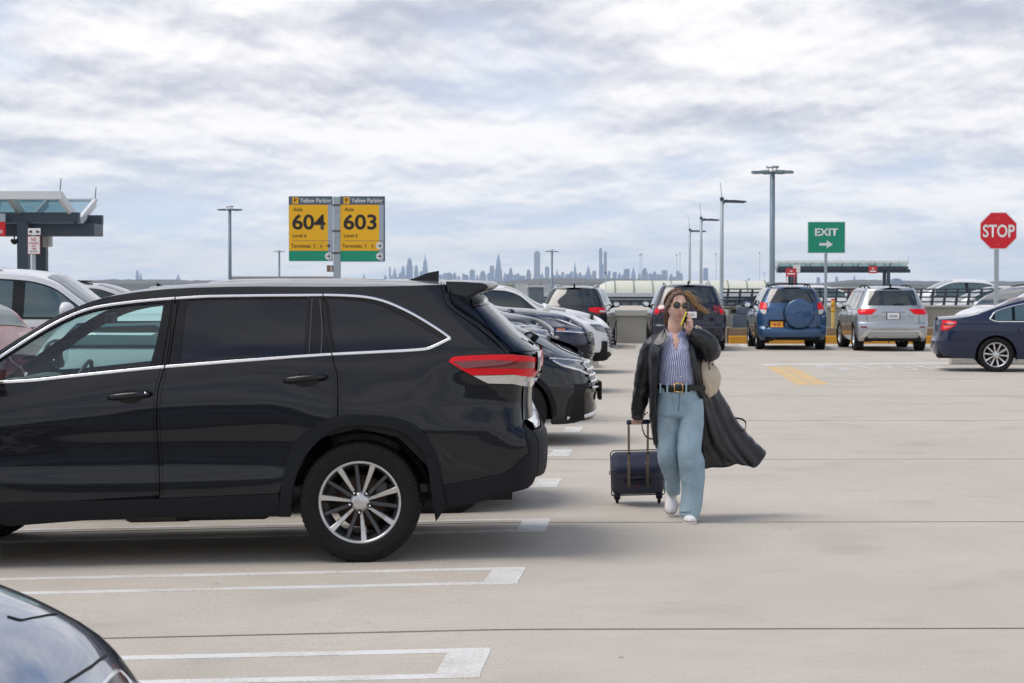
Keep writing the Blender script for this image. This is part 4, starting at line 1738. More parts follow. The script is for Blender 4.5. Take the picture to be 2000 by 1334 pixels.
    for sy in (.38, -.38):
        mb = MB()
        mb.bbox((.86, sy - .26, .55), (1.40, sy + .26, .74), M_SEAT, .06)
        Mt = Matrix.Translation((.86, sy, .70)) @ Matrix.Rotation(math.radians(-16), 4, 'Y')
        mb.bbox((-.08, -.25, 0), (.08, .25, .62), M_SEAT, .06, Mt)
        mb.bbox((-.06, -.13, .66), (.05, .13, .86), M_SEAT, .05, Mt)
        mb.build('seat', R0)
    mb = MB()
    mb.bbox((-.25, -.70, .55), (.20, .70, .98), M_SEAT, .06)
    mb.bbox((-.35, -.68, .9), (-.2, .68, 1.30), M_SEAT, .05)
    mb.build('rear_seat', R0)
    mb = MB()
    xs = np.linspace(-.7, 1.55, 16)
    us = np.linspace(-.95, .95, 15)
    Xg, Ug = np.meshgrid(xs, us, indexing='ij')
    P_, N_ = hero.surf('lid', Xg, Ug)
    mb.grid(P_ - N_ * .035, mat('headlining', (.25, .24, .23), .9, var=.1), N_)
    mb.build('headlining', R0)
    mb = MB()
    mb.bbox((1.70, -.11, 1.515), (1.74, .11, 1.585), M_TRIM, .012)
    mb.build('rear_view_mirror', R0)
    add_wheels(hero, [0, 2.79], .825, .381, .235, .252, 'fourteen', spin=0.0)
    return hero


def resample_line(pts, sp):
    out = [np.array(pts[0], float)]
    for a, b in zip(pts[:-1], pts[1:]):
        a, b = np.array(a, float), np.array(b, float)
        k = max(1, int(np.ceil(np.linalg.norm(b - a) / sp)))
        for j in range(1, k + 1):
            out.append(a + (b - a) * j / k)
    P = np.array(out)
    for _ in range(2):
        Q = P.copy()
        Q[1:-1] = (P[:-2] + 2 * P[1:-1] + P[2:]) / 4
        P = Q
    return P


HERO = build_hero()
# ------------------------------------------------------------------ the other cars
def suv_spec(hw=.92, H=1.70, wb=2.7, ro=.92, fo=.92, rear=None, front=None, belt=1.10, tumble=.22, hood=1.02, cowl=1.12, rake=.75, noseround=.8, rdepth=.42, rn=2.8,
             roof_end=None, boxy=0.0):
    h = H / 1.70
    def prof(k=1.0, dz=0.0):
        return [(.2, .88 * hw * k), (.38, .955 * hw * k), (.60, .985 * hw * k), (.80, 1.0 * hw * k), (.95, .99 * hw * k), (belt - .04, .955 * hw * k), (belt + .08, .905 * hw * k),
                (belt + (H - belt) * .5, (.905 - tumble * .45) * hw * k), (H - .12, (.905 - tumble * .85) * hw * k), (H, (.905 - tumble * 1.15) * hw * k), (H + .2, (.905 - tumble * 1.4) * hw * k)]
    def hoodprof(k=1.0):
        return [(.2, .88 * hw * k), (.38, .955 * hw * k), (.60, .99 * hw * k), (hood - .2, 1.0 * hw * k), (hood - .08, .97 * hw * k), (hood + .02, .88 * hw * k), (hood + .2, .78 * hw * k), (H + .2, .7 * hw * k)]
    st = [(-ro - .3, prof(.985)), (-.3, prof(1.0)), (wb * .5, prof(.985)), (wb - .55, prof(.985)), (wb + .1, hoodprof(1.0)), (wb + fo + .2, hoodprof(.985))]
    rear = rear or [(.2, -ro + .25), (.36, -ro + .10), (.48, -ro), (.62, -ro), (.72, -ro + .06), (.95, -ro + .08), (1.08, -ro + .10), (1.2, -ro + .18), (1.4, -ro + .33), (H - .05, -ro + .50), (H + .2, -ro + .66)]
    front = front or [(.2, wb + fo - .16), (.36, wb + fo - .04), (.5, wb + fo), (.7, wb + fo - .02), (hood - .14, wb + fo - .10), (hood - .02, wb + fo - .30), (hood + .1, wb + fo - .6), (H + .2, wb - .4)]
    xe = roof_end if roof_end is not None else rear[-2][1] + .01
    cx = wb - .02
    sh = [(xe - .02, H - .10), (xe + .3, H - .075), (wb * .42, H - .06), (wb * .58, H - .075), (wb * .58 + .25, H - .14), (cx - rake * .30, cowl + .12 + (H - cowl) * .12), (cx, cowl), (wb + .35, hood - .01), (wb + fo - .30, hood - .09), (wb + fo - .05, hood - .17)]
    tp = [(xe - .02, H - .045), (xe + .35, H - .012), (wb * .40, H), (wb * .54, H - .02), (wb * .62, H - .055), (cx - rake * .35, cowl + .17 + (H - cowl) * .12), (cx + .06, cowl + .03), (wb + .4, hood + .045), (wb + fo - .32, hood - .03), (wb + fo - .05, hood - .13)]
    return dict(stations=st, rear=rear, front=front, shoulder=sorted(sh), top=sorted(tp), rdepth=rdepth, rn=rn, fdepth=noseround, fn=2.3, lp=2.6, lq=1.3, cblur=10, wb=wb, ro=ro, fo=fo, H=H, belt=belt,
                hood=hood, cowl=cowl, hw=hw, rake=rake, xe=xe)


def sedan_spec(hw=.92, H=1.46, wb=2.95, ro=1.12, fo=.85, belt=.95, hood=.88, deck=1.02, cowl=.98, tumble=.28, rear=None):
    s = suv_spec(hw, H, wb, ro, fo, belt=belt, hood=hood, cowl=cowl, tumble=tumble,
                 rear=rear or [(.2, -ro + .22), (.32, -ro + .06), (.5, -ro), (.62, -ro + .01), (.8, -ro + .07), (deck - .06, -ro + .09), (deck, -ro + .13), (deck + .1, -ro + .3), (H + .2, -ro + 1.1)])
    xd = -ro + .10
    s['shoulder'] = sorted([(xd, deck - .075), (xd + .5, deck - .02), (-.38, deck + .03), (0.02, deck + .17), (.38, H - .14), (.75, H - .08), (wb * .5, H - .06), (wb * .60, H - .085), (wb * .60 + .2, H - .14), (wb - .35, cowl + .14), (wb - .02, cowl), (wb + .4, hood - .01), (wb + fo - .3, hood - .10), (wb + fo - .05, hood - .18)])
    s['top'] = sorted([(xd, deck - .02), (xd + .5, deck + .02), (-.36, deck + .05), (0.0, deck + .18), (.42, H - .06), (.75, H - .012), (wb * .45, H), (wb * .56, H - .025), (wb * .64, H - .07), (wb - .32, cowl + .18), (wb + .06, cowl + .03), (wb + .4, hood + .04), (wb + fo - .3, hood - .04), (wb + fo - .05, hood - .14)])
    s['xe'] = xd
    s['rdepth'] = .5
    return s


def side_windows(car, cuts, belt_line, top_gap=.055, m=M_GLASSDK, front=None, rear=None, both=True, side=1, frame=M_GLOSSBLACK, trim=None, slant=(0.10, 0.32)):
    """side glass: one dark frame, panes between the pillars"""
    c = car.c
    x0, x1 = rear, front
    bl = lambda x: belt_line + 0.0 * x
    xs = np.linspace(x0, x1, 40)
    topz = lambda x: float(c(x)) - top_gap
    T = [(x, topz(x)) for x in xs if topz(x) > belt_line + .03]
    frame_poly = [(x0 - slant[0], belt_line + .05), (x0 - slant[0] * .5, belt_line)] + [(q, belt_line) for q in np.linspace(x0, T[-1][0] + .10, 14)] + T[::-1]
    for sg in ((1, -1) if both else (side,)):
        car.part('window_frame', frame_poly, 'side', frame, .004, .006, .09, side=sg)
        for a, b in cuts:
            xx = np.linspace(a, b, 14)
            t = [(x, topz(x) - .022) for x in xx if topz(x) - .022 > belt_line + .05]
            bot = [(x, belt_line + .022) for x in np.linspace(a, max(p[0] for p in t) + (.06 if b > front - .1 else 0), 10)]
            car.part('window', bot + t[::-1], 'side', m, .0075, .003, .09, side=sg)
        if trim:
            mb = MB()
            ln = [frame_poly[0]] + T
            car.strip(mb, resample_line(ln, .06), 'side', trim, .012, .010, False, (sg,))
            car.strip(mb, resample_line([(x0 - slant[0], belt_line + .05)] + [(q, belt_line) for q in np.linspace(x0, T[-1][0] + .1, 14)], .06), 'side', trim, .012, .010, False, (sg,))
            mb.build('window_trim', car.root)


def mirrors(car, x, z, m, w=.20, sides=(1, -1), k=1.0):
    for sg in sides:
        y = float(car.W(np.array(x), np.array(z - .05)))
        mb = MB()
        bm = bmesh.new()
        bmesh.ops.create_uvsphere(bm, u_segments=14, v_segments=9, radius=1)
        for v in bm.verts:
            v.co = Vector((max(v.co.x * .09 * k, -.045) + x, sg * (y + .115 + v.co.y * w * .55 * k), z + .03 + v.co.z * .088 * k))
        mb.bm(bm, m, smooth=True)
        mb.tube([(x + .02, sg * (y - .03), z - .05), (x + .01, sg * (y + .08), z - .005)], .04, M_TRIM, 6)
        o = mb.build('door_mirror', car.root)
        g = MB()
        bm = bmesh.new()
        bmesh.ops.create_circle(bm, cap_ends=True, radius=1, segments=14)
        g.bm(bm, mat('mirror_glass', (.85, .87, .88), .02, 1.0), Matrix.Translation((x - .048, sg * (y + .115), z + .03)) @ Matrix.Rotation(-PI / 2, 4, 'Y') @ Matrix.Diagonal((.055, w * .40, 1, 1)))
        g.build('mirror_glass', o)


def lid_glass(car, name, x0, x1, u=.90, m=M_GLASSDK, off=.005, n=14):
    mb = MB()
    xs = np.linspace(x0, x1, n)
    us = np.linspace(-u, u, 19)
    X, U = np.meshgrid(xs, us, indexing='ij')
    P, N = car.surf('lid', X, U)
    mb.grid(P + N * off, m, N, flip=True)
    return mb.build(name, car.root)


def roof_rails(car, m, x0, x1, u=.86, h=.055):
    for sg in (1, -1):
        mb = MB()
        xs = np.linspace(x0, x1, 12)
        P, N = car.surf('lid', xs, np.full(12, sg * u))
        pts = [Vector(p) + Vector((0, 0, h * min(1, 4.0 * min(t, 1 - t) + .05))) for p, t in zip(P, np.linspace(0, 1, 12))]
        mb.tube(pts, .017, m, 6)
        for t in (0, .5, 1):
            i = int(t * 11)
            mb.tube([Vector(P[i]) - Vector((0, 0, .02)), pts[i]], .018, m, 6)
        mb.build('roof_rail', car.root)


def fin(car, x, m=M_TRIM, h=.07):
    mb = MB()
    z = float(car.T(np.array(x), np.array(0.)))
    mb.prism([(x - .08, z - .01), (x + .10, z - .01), (x - .02, z + h * .6), (x - .085, z + h)], -.02, .02, m)
    mb.build('aerial_fin', car.root)


def seams(car, lines, w=.006):
    """door cuts and panel gaps as dark recess strips"""
    for ln in lines:
        trim2(car, 'door_gap', ln, M_DARK, w, .0025, .08)


def trim2(car, name, ln, m, w, h, sp=.04):
    for sg in (1, -1):
        mb = MB()
        car.strip(mb, resample_line(ln, sp), 'side', m, w, h, False, (sg,))
        mb.build(name, car.root)


def door_handles(car, pts, m):
    for x, z in pts:
        for sg in (1, -1):
            mb = MB()
            k = np.array([1, sg, 1.])
            Q, N = car.surf('side', np.linspace(x - .11, x + .11, 5), np.full(5, z))
            mb.tube([Vector(q * k) + Vector(n * k) * h for q, n, h in zip(Q, N, (.004, .026, .03, .026, .004))], .014, m, 6)
            mb.build('door_handle', car.root)


def common(car, p, style='five', R=.35, width=.23, rim=.235, clad=True, glass=M_GLASSDK, ra=None, bottom=None, handles=True, rails=None, wheel_dark=False, disc=False, finx=None, ws=True, steer=0.0,
           windows=None, trim=None, tyre_track=None, body_sp=.08, mirror=1.0):
    s = car.spec
    wb, ro, fo, H, belt, cowl = s['wb'], s['ro'], s['fo'], s['H'], s['belt'], s['cowl']
    ra = ra or R + .055
    bottom = bottom or [(-ro, .34), (-.55, .26), (0, .25), (wb, .25), (wb + .5, .22), (wb + fo, .25)]
    s['arch_z'] = R - .02
    mb = car.shell(p, [0, wb], bottom, ra, body_sp)
    mb.build('body', car.root)
    if clad:
        for ax in (0, wb):
            pol = [(ax + (ra + .05) * math.cos(a), R - .02 + (ra + .05) * math.sin(a)) for a in np.linspace(PI * 1.02, -.02 * PI, 22)] + [(ax + (ra - .005) * math.cos(a), R - .02 + (ra - .005) * math.sin(a)) for a in np.linspace(-.02 * PI, PI * 1.02, 22)]
            car.part('arch_cladding', pol, 'side', M_TRIM, .006, .02, .06, both=True)
        car.part('sill_cladding', [(ra + .045, .245), (wb - ra - .045, .245), (wb - ra - .05, .36), (ra + .05, .36)], 'side', M_TRIM, .006, .02, .1, both=True)
    w = windows or dict(front=wb - .30, rear=-.25, cuts=[(-.25, .42), (.50, 1.30), (1.38, wb - .33)])
    side_windows(car, w['cuts'], belt, front=w['front'], rear=w['rear'], m=glass, trim=trim, top_gap=w.get('gap', .055))
    if ws:
        lid_glass(car, 'windscreen', wb * .585, wb - .03, .90, glass)
    c1 = w['cuts'][-1][0] - .04
    c0 = w['cuts'][-2][0] - .04
    seams(car, [[(c1, belt), (c1 - .03, .8), (c1 - .02, .38)], [(max(c0, ra + .02), belt), (max(c0, ra + .02), .75), (ra + .06, .62)], [(wb - .28, belt - .02), (wb - .32, .8), (wb - ra - .05, .5)]])
    if handles:
        door_handles(car, [(c1 + .16, belt - .17), (max(c0, ra) + .14, belt - .15)], p)
    mirrors(car, wb - .42, belt + .07, p, k=mirror)
    if rails:
        roof_rails(car, rails, s['xe'] + .15, wb * .55)
    if finx is not None:
        fin(car, finx)
    add_wheels(car, [0, wb], tyre_track or (s['hw'] - .015 - width / 2), R, width, rim, style, disc, steer=steer, dark=wheel_dark)
    # simple cabin: seats and dashboard seen through clear glass only where the glass is clear
    return car


def plate(car, y, z, end='rear', w=.305, h=.155, m=M_PLATE, txt=None, off=.012):
    o = car.part('number_plate', [(y - w / 2, z - h / 2), (y + w / 2, z - h / 2), (y + w / 2, z + h / 2), (y - w / 2, z + h / 2)], end, m, off, .008, .08)
    return o


def sym(poly):
    return [poly, [(-a, b) for a, b in poly][::-1]]


def lamps(car, name, poly, mode, m, off=.006, sp=.05, parent=None):
    out = []
    if mode == 'side':
        return [car.part(name, poly, 'side', m, off, .01, sp, side=sg, parent=parent) for sg in (1, -1)]
    for q in sym(poly):
        out.append(car.part(name, q, mode, m, off, .01, sp, parent=parent))
    return out


M_GLASSTEAL = mat('pale_window_glass', (.055, .10, .115), .02, spec=.6, coat=.3, var=.35, vscale=2.2)
FAR_GROUP = 'cars parked nose-in along the far wall'
ROW_GROUP = 'cars parked side on behind the black SUV'


def place(px_center, Y, dx=0.0):
    x = (px_center - 1000) / FPX * Y
    return x


# ---- blue SUV with the spare wheel on its tailgate
def blue_suv():
    ro = .78
    sp = suv_spec(.915, 1.68, 2.56, ro, .95, belt=1.06, tumble=.25, hood=1.04, cowl=1.14,
                  rear=[(.2, -ro + .2), (.36, -ro + .02), (.46, -ro - .02), (.55, -ro), (.60, -ro + .06), (.9, -ro + .09), (1.05, -ro + .12), (1.2, -ro + .19), (1.4, -ro + .29), (1.62, -ro + .42), (1.9, -ro + .6)], rdepth=.34, rn=2.6)
    Y = 51.6
    X = place(1549, Y)
    yaw = math.radians(2.2)
    c = Car('suv', 'blue SUV with a covered spare wheel on its tailgate and an orange plate', 'car', Vector((X + .78 * math.sin(yaw), Y + .78, float(gz(X, Y)))), PI / 2 - yaw, sp, group=FAR_GROUP)
    p = paint('steel_blue_paint', (.030, .085, .19), .25, .32)
    common(c, p, 'five', .35, .225, .215, clad=False, rails=M_TRIM, finx=None)
    c.part('rear_window', [(-.60, 1.235), (.60, 1.235), (.62, 1.26), (.565, 1.56), (.53, 1.59), (-.53, 1.59), (-.565, 1.56), (-.62, 1.26)], 'rear', M_GLASSDK, .006, .006, .06)
    lamps(c, 'tail_lamp', [(.655, 1.22), (.80, 1.25), (.835, 1.12), (.825, 1.06), (.665, 1.05), (.65, 1.10)], 'rear', M_REDLENS, .010)
    lamps(c, 'reversing_lamp', [(.665, 1.045), (.825, 1.055), (.80, .98), (.75, .93), (.68, .94)], 'rear', M_CLEARLENS, .010)
    # tailgate cut
    mb = MB()
    c.strip(mb, [(-.645, 1.23), (-.635, 1.0), (-.64, .70), (-.62, .60), (-.5, .575), (0, .57), (.5, .575), (.62, .60), (.64, .70), (.635, 1.0), (.645, 1.23)], 'rear', M_DARK, .008, .003)
    mb.build('tailgate_gap', c.root)
    c.part('bumper', [(-.80, .36), (.80, .36), (.84, .42), (.83, .545), (-.83, .545), (-.84, .42)], 'rear', p, .02, .03, .06)
    a, n = c.anchor('rear', -.10, .96)
    # spare wheel cover: the car's left is the picture's left here, so the cover sits on the right of the tailgate
    mb = MB()
    mb.lathe([(.0, -.20), (.10, -.202), (.30, -.195), (.352, -.185), (.375, -.165), (.385, -.13), (.385, .02)], p, 48, 'x', Matrix.Translation((-ro + .07, -.155, .955)))
    sw = mb.build('spare_wheel_cover', c.root)
    mb = MB()
    mb.lathe([(.392, -.11), (.402, -.05), (.402, .03), (.39, .05)], M_TRIM, 40, 'x', Matrix.Translation((-ro + .07, -.155, .955)))
    mb.build('cover_band', sw)
    c.part('plate_recess', [(.20, .59), (.62, .59), (.62, .79), (.20, .79)], 'rear', M_TRIM, .004, .006, .08)
    pl = plate(c, .41, .665, 'rear', .32, .155, mat('orange_plate', (.72, .30, .02), .4, var=.06), off=.016)
    c.part('plate_marking', [(.325, .63), (.395, .63), (.395, .70), (.325, .70)], 'rear', mat('plate_marking', (.42, .10, .02), .5), .0185, .002, .05, parent=pl)
    c.part('plate_marking', [(.425, .63), (.495, .63), (.495, .70), (.425, .70)], 'rear', mat('plate_marking', (.42, .10, .02), .5), .0185, .002, .05, parent=pl)
    mb = MB()
    a, n = c.anchor('rear', .0, 1.25)
    mb.tube([a + n * .02, a + n * .03 + Vector((0, .32, .05))], .010, M_TRIM, 6)
    mb.build('rear_wiper', c.root)
    # a bar across the roof rails
    mb = MB()
    P, N = c.surf('lid', np.full(9, .0), np.linspace(-.84, .84, 9))
    mb.tube([Vector(q) + Vector((0, 0, .06)) for q in P], .018, M_TRIM, 6)
    mb.build('roof_bar', c.root)
    mb = MB()
    mb.tube([(-.28, -.02, 1.66), (-.30, -.02, 1.73)], .012, M_TRIM, 6)
    mb.build('aerial', c.root)
    lamps(c, 'mud_flap', [(.62, .18), (.83, .18), (.83, .37), (.62, .37)], 'rear', M_TRIM, -.10)
    return c


# ---- silver SUV
def silver_suv():
    ro = .85
    sp = suv_spec(.925, 1.67, 2.79, ro, .86, belt=1.05, tumble=.22, hood=1.03, cowl=1.13,
                  rear=[(.2, -ro + .22), (.34, -ro + .06), (.46, -ro), (.60, -ro - .01), (.70, -ro + .01), (.74, -ro + .05), (.95, -ro + .06), (1.06, -ro + .10), (1.18, -ro + .16), (1.4, -ro + .27), (1.6, -ro + .40), (1.9, -ro + .6)], rdepth=.36, rn=2.7)
    Y = 50.6
    X = place(1745.5, Y)
    yaw = math.radians(2.0)
    c = Car('suv', 'silver SUV with red slanted tail lamps and a white plate', 'car', Vector((X + .85 * math.sin(yaw), Y + .85, float(gz(X, Y)))), PI / 2 - yaw, sp, group=FAR_GROUP)
    p = paint('silver_paint', (.40, .43, .46), .75, .34)
    common(c, p, 'doublefive', .36, .24, .225, clad=False, rails=M_TRIM, disc=True, steer=0.12)
    c.part('rear_window', [(-.62, 1.17), (.62, 1.17), (.64, 1.20), (.57, 1.52), (.54, 1.55), (-.54, 1.55), (-.57, 1.52), (-.64, 1.20)], 'rear', M_GLASSDK, .006, .006, .06)
    lamps(c, 'tail_lamp', [(.40, 1.075), (.60, 1.08), (.83, 1.075), (.865, 1.03), (.86, .945), (.60, .94), (.54, .945), (.46, 1.02)], 'rear', M_REDLENS, .010)
    # tailgate edges and the plate recess
    mb = MB()
    c.strip(mb, [(-.665, 1.18), (-.665, .94), (-.66, .70), (0, .69), (.66, .70), (.665, .94), (.665, 1.18)], 'rear', M_DARK, .006, .003)
    mb.build('tailgate_gap', c.root)
    mb = MB()
    c.strip(mb, [(-.52, .875), (-.40, .90), (-.26, 1.0), (.26, 1.0), (.40, .90), (.52, .875)], 'rear', M_DARKALLOY, .006, .004)
    mb.build('plate_surround', c.root)
    o = c.part('plate_holder', [(-.175, .815), (.175, .815), (.175, .985), (-.175, .985)], 'rear', M_TRIM, .010, .01, .08)
    pl = plate(c, 0, .90, off=.016)
    c.part('plate_marking', [(-.10, .875), (.10, .875), (.10, .925), (-.10, .925)], 'rear', mat('plate_grey_marking', (.35, .37, .42), .5, var=.4, vscale=60), .0185, .002, .05, parent=pl)
    c.part('bumper', [(-.855, .40), (-.70, .43), (-.58, .56), (.58, .56), (.70, .43), (.855, .40), (.875, .60), (.865, .735), (-.865, .735), (-.875, .60)], 'rear', p, .018, .03, .05)
    c.part('skid_plate', [(-.70, .36), (-.60, .50), (.60, .50), (.70, .36), (.80, .36), (.80, .40), (.66, .55), (-.66, .55), (-.80, .40), (-.80, .36)], 'rear', M_SILVER, .028, .02, .05)
    c.part('diffuser', [(-.60, .30), (.60, .30), (.56, .49), (-.56, .49)], 'rear', M_TRIM, -.02, .03, .06)
    mb = MB()
    a, n = c.anchor('rear', .0, 1.19)
    mb.tube([a + n * .02, a + n * .03 + Vector((0, -.30, .015))], .010, M_TRIM, 6)
    mb.build('rear_wiper', c.root)
    mb = MB()
    mb.bbox((-.60, .25, .27), (-.50, .42, .36), mat('exhaust_metal', (.10, .09, .08)), .02)
    mb.tube([(-.78, .45, .33), (-.3, .40, .33), (0.2, .1, .32)], .04, mat('exhaust_metal', (.1, .09, .08)), 8)
    mb.build('exhaust', c.root)
    fin(c, -.25)
    lamps(c, 'fog_lamp', [(.66, .60), (.80, .60), (.80, .64), (.66, .64)], 'rear', M_DARKRED, .022)
    return c


# ---- dark blue-black SUV behind the woman
def dark_suv():
    ro = .95
    sp = suv_spec(.965, 1.74, 2.93, ro, .86, belt=1.08, tumble=.21, hood=1.06, cowl=1.16,
                  rear=[(.2, -ro + .22), (.36, -ro + .05), (.48, -ro), (.62, -ro), (.70, -ro + .05), (.95, -ro + .06), (1.08, -ro + .09), (1.2, -ro + .17), (1.42, -ro + .30), (1.66, -ro + .46), (1.95, -ro + .66)], rdepth=.40, rn=2.6)
    Y = 50.8
    X = place(1347, Y)
    yaw = math.radians(1.8)
    c = Car('suv', 'dark blue SUV parked directly behind the walking person', 'car', Vector((X + .95 * math.sin(yaw), Y + .95, float(gz(X, Y)))), PI / 2 - yaw, sp, group=FAR_GROUP)
    p = paint('midnight_blue_paint', (.010, .012, .026), .1, .3)
    common(c, p, 'five', .375, .27, .23, clad=False, rails=M_SILVER)
    c.part('rear_window', [(-.64, 1.26), (.64, 1.26), (.66, 1.29), (.60, 1.58), (.56, 1.61), (-.56, 1.61), (-.60, 1.58), (-.66, 1.29)], 'rear', M_GLASSDK, .006, .006, .06)
    lamps(c, 'tail_lamp', [(.60, 1.16), (.80, 1.17), (.87, 1.08), (.895, .93), (.80, .92), (.74, .98), (.62, 1.0)], 'rear', M_DARKRED, .010)
    lamps(c, 'lens', [(.76, 1.09), (.86, 1.06), (.88, .97), (.78, .97)], 'rear', M_REDLENS, .014)
    mb = MB()
    c.strip(mb, [(-.70, 1.25), (-.69, .90), (-.66, .66), (0, .64), (.66, .66), (.69, .90), (.70, 1.25)], 'rear', M_DARK, .006, .003)
    mb.build('tailgate_gap', c.root)
    c.part('plate_recess', [(-.34, .80), (.34, .80), (.38, 1.02), (-.38, 1.02)], 'rear', M_GLOSSBLACK, .004, .006, .08)
    pl = plate(c, -.03, .93, off=.012)
    c.part('plate_marking', [(-.12, .905), (.06, .905), (.06, .955), (-.12, .955)], 'rear', mat('plate_grey_marking', (.35, .37, .42)), .0145, .002, .05, parent=pl)
    c.part('bumper', [(-.86, .40), (.86, .40), (.90, .55), (.89, .66), (-.89, .66), (-.90, .55)], 'rear', p, .016, .03, .05)
    c.part('diffuser', [(-.66, .32), (.66, .32), (.60, .48), (-.60, .48)], 'rear', M_TRIM, .020, .03, .06)
    fin(c, -.25)
    return c


# ---- dark grey SUV at an angle
def grey_suv():
    ro = .87
    sp = suv_spec(.905, 1.67, 2.60, ro, .88, belt=1.06, tumble=.24, hood=1.02, cowl=1.12,
                  rear=[(.2, -ro + .22), (.36, -ro + .05), (.48, -ro), (.62, -ro), (.72, -ro + .05), (.95, -ro + .06), (1.06, -ro + .09), (1.18, -ro + .16), (1.40, -ro + .28), (1.60, -ro + .42), (1.9, -ro + .62)], rdepth=.38, rn=2.5)
    Y = 52.4
    X = place(1117, Y)
    yaw = math.radians(7.5)
    c = Car('suv', 'dark grey SUV parked askew beside the concrete wall', 'car', Vector((X + .87 * math.sin(yaw), Y + .87, float(gz(X, Y)))), PI / 2 - yaw, sp, group=FAR_GROUP)
    p = paint('dark_grey_paint', (.018, .021, .024), .2, .33)
    common(c, p, 'five', .345, .225, .22, clad=False, rails=M_SILVER)
    c.part('rear_window', [(-.63, 1.14), (.63, 1.14), (.66, 1.17), (.60, 1.52), (.56, 1.56), (-.56, 1.56), (-.60, 1.52), (-.66, 1.17)], 'rear', M_GLASSDK, .006, .006, .06)
    lamps(c, 'tail_lamp', [(.42, 1.08), (.62, 1.10), (.83, 1.09), (.86, 1.03), (.85, .96), (.62, .95), (.45, 1.0)], 'rear', M_REDLENS, .010)
    lamps(c, 'reversing_lamp', [(.70, 1.02), (.84, 1.01), (.84, .97), (.72, .97)], 'rear', M_CLEARLENS, .014)
    mb = MB()
    c.strip(mb, [(-.66, 1.13), (-.64, .70), (0, .66), (.64, .70), (.66, 1.13)], 'rear', M_DARK, .006, .003)
    mb.build('tailgate_gap', c.root)
    plate(c, 0, .85)
    c.part('bumper', [(-.83, .38), (.83, .38), (.86, .55), (.85, .66), (-.85, .66), (-.86, .55)], 'rear', M_TRIM, .016, .03, .05)
    fin(c, -.2)
    return c


# ---- navy saloon on the right
def navy_saloon():
    sp = sedan_spec(.93, 1.50, 2.97, 1.20, .83, belt=.985, hood=.90, deck=1.085, cowl=1.0, tumble=.27,
                    rear=[(.2, -1.02), (.30, -1.17), (.42, -1.215), (.58, -1.22), (.66, -1.19), (.80, -1.165), (.98, -1.155), (1.06, -1.15), (1.09, -1.06), (1.2, -.85), (1.7, -.1)])
    Yc = 39.7
    X = (1948 - 1000) / FPX * 38.8 + .14
    c = Car('saloon_car', 'navy blue saloon car entering from the edge below the stop sign', 'car', Vector((X, Yc, float(gz(X, Yc)))), math.radians(-10), sp)
    p = paint('navy_paint', (.008, .016, .052), .2, .3)
    common(c, p, 'ten', .342, .245, .235, clad=False, disc=True, trim=M_CHROME, windows=dict(front=2.55, rear=-.02, cuts=[(-.02, .30), (.36, 1.20), (1.28, 2.52)], gap=.06), ws=True, body_sp=.06, glass=M_GLASSTEAL)
    lid_glass(c, 'rear_window', -.30, .50, .86, M_GLASSDK)
    for sg in (1, -1):
        lp = c.px([(1838, 645), (1841, 625.5), (1852, 626), (1869, 628), (1866.5, 636), (1850, 644.5)], 'side', -1)
        o = c.part('tail_lamp', lp, 'side', M_REDLENS, .008, .01, .04, side=sg)
        lp = c.px([(1843, 636), (1862, 636), (1856, 640), (1844, 642)], 'side', -1)
        c.part('lens', lp, 'side', mat('pale_red_lens', (.75, .10, .08), .15, coat=1), .011, .004, .04, side=sg, parent=o)
    c.part('tail_lamp', [(.50, .86), (.80, .86), (.83, .70), (.52, .74)], 'rear', M_REDLENS, .008, .01, .05)
    # crease along the flank, bumper line
    trim2(c, 'flank_crease', [(-1.05, .93), (-.5, .945), (.8, .90), (2.4, .84)], p, .02, .006)
    mb = MB()
    for sg in (1, -1):
        c.strip(mb, resample_line(c.px([(1826, 668), (1850, 664), (1880, 662), (1896, 664)], 'side', -1), .05), 'side', M_DARK, .005, .003, False, (sg,))
    mb.build('bumper_gap', c.root)
    lamps(c, 'headlamp', [(wb_ + .45, .70) for wb_ in (2.97,)] + [(3.45, .80), (3.65, .74), (3.68, .64), (3.5, .62)], 'side', M_HEADLAMP)
    return c




# ---- cars in the bays behind the black SUV, seen from the side with their noses to the right
def nose(Yc, X0, pts):
    """front profile (z, x) from photograph points at the centre line"""
    out = []
    for px_, py_ in pts:
        p = at(px_, py_, Yc)
        out.append((p.z - float(gz(p.x, Yc)), p.x - X0))
    return sorted(out)


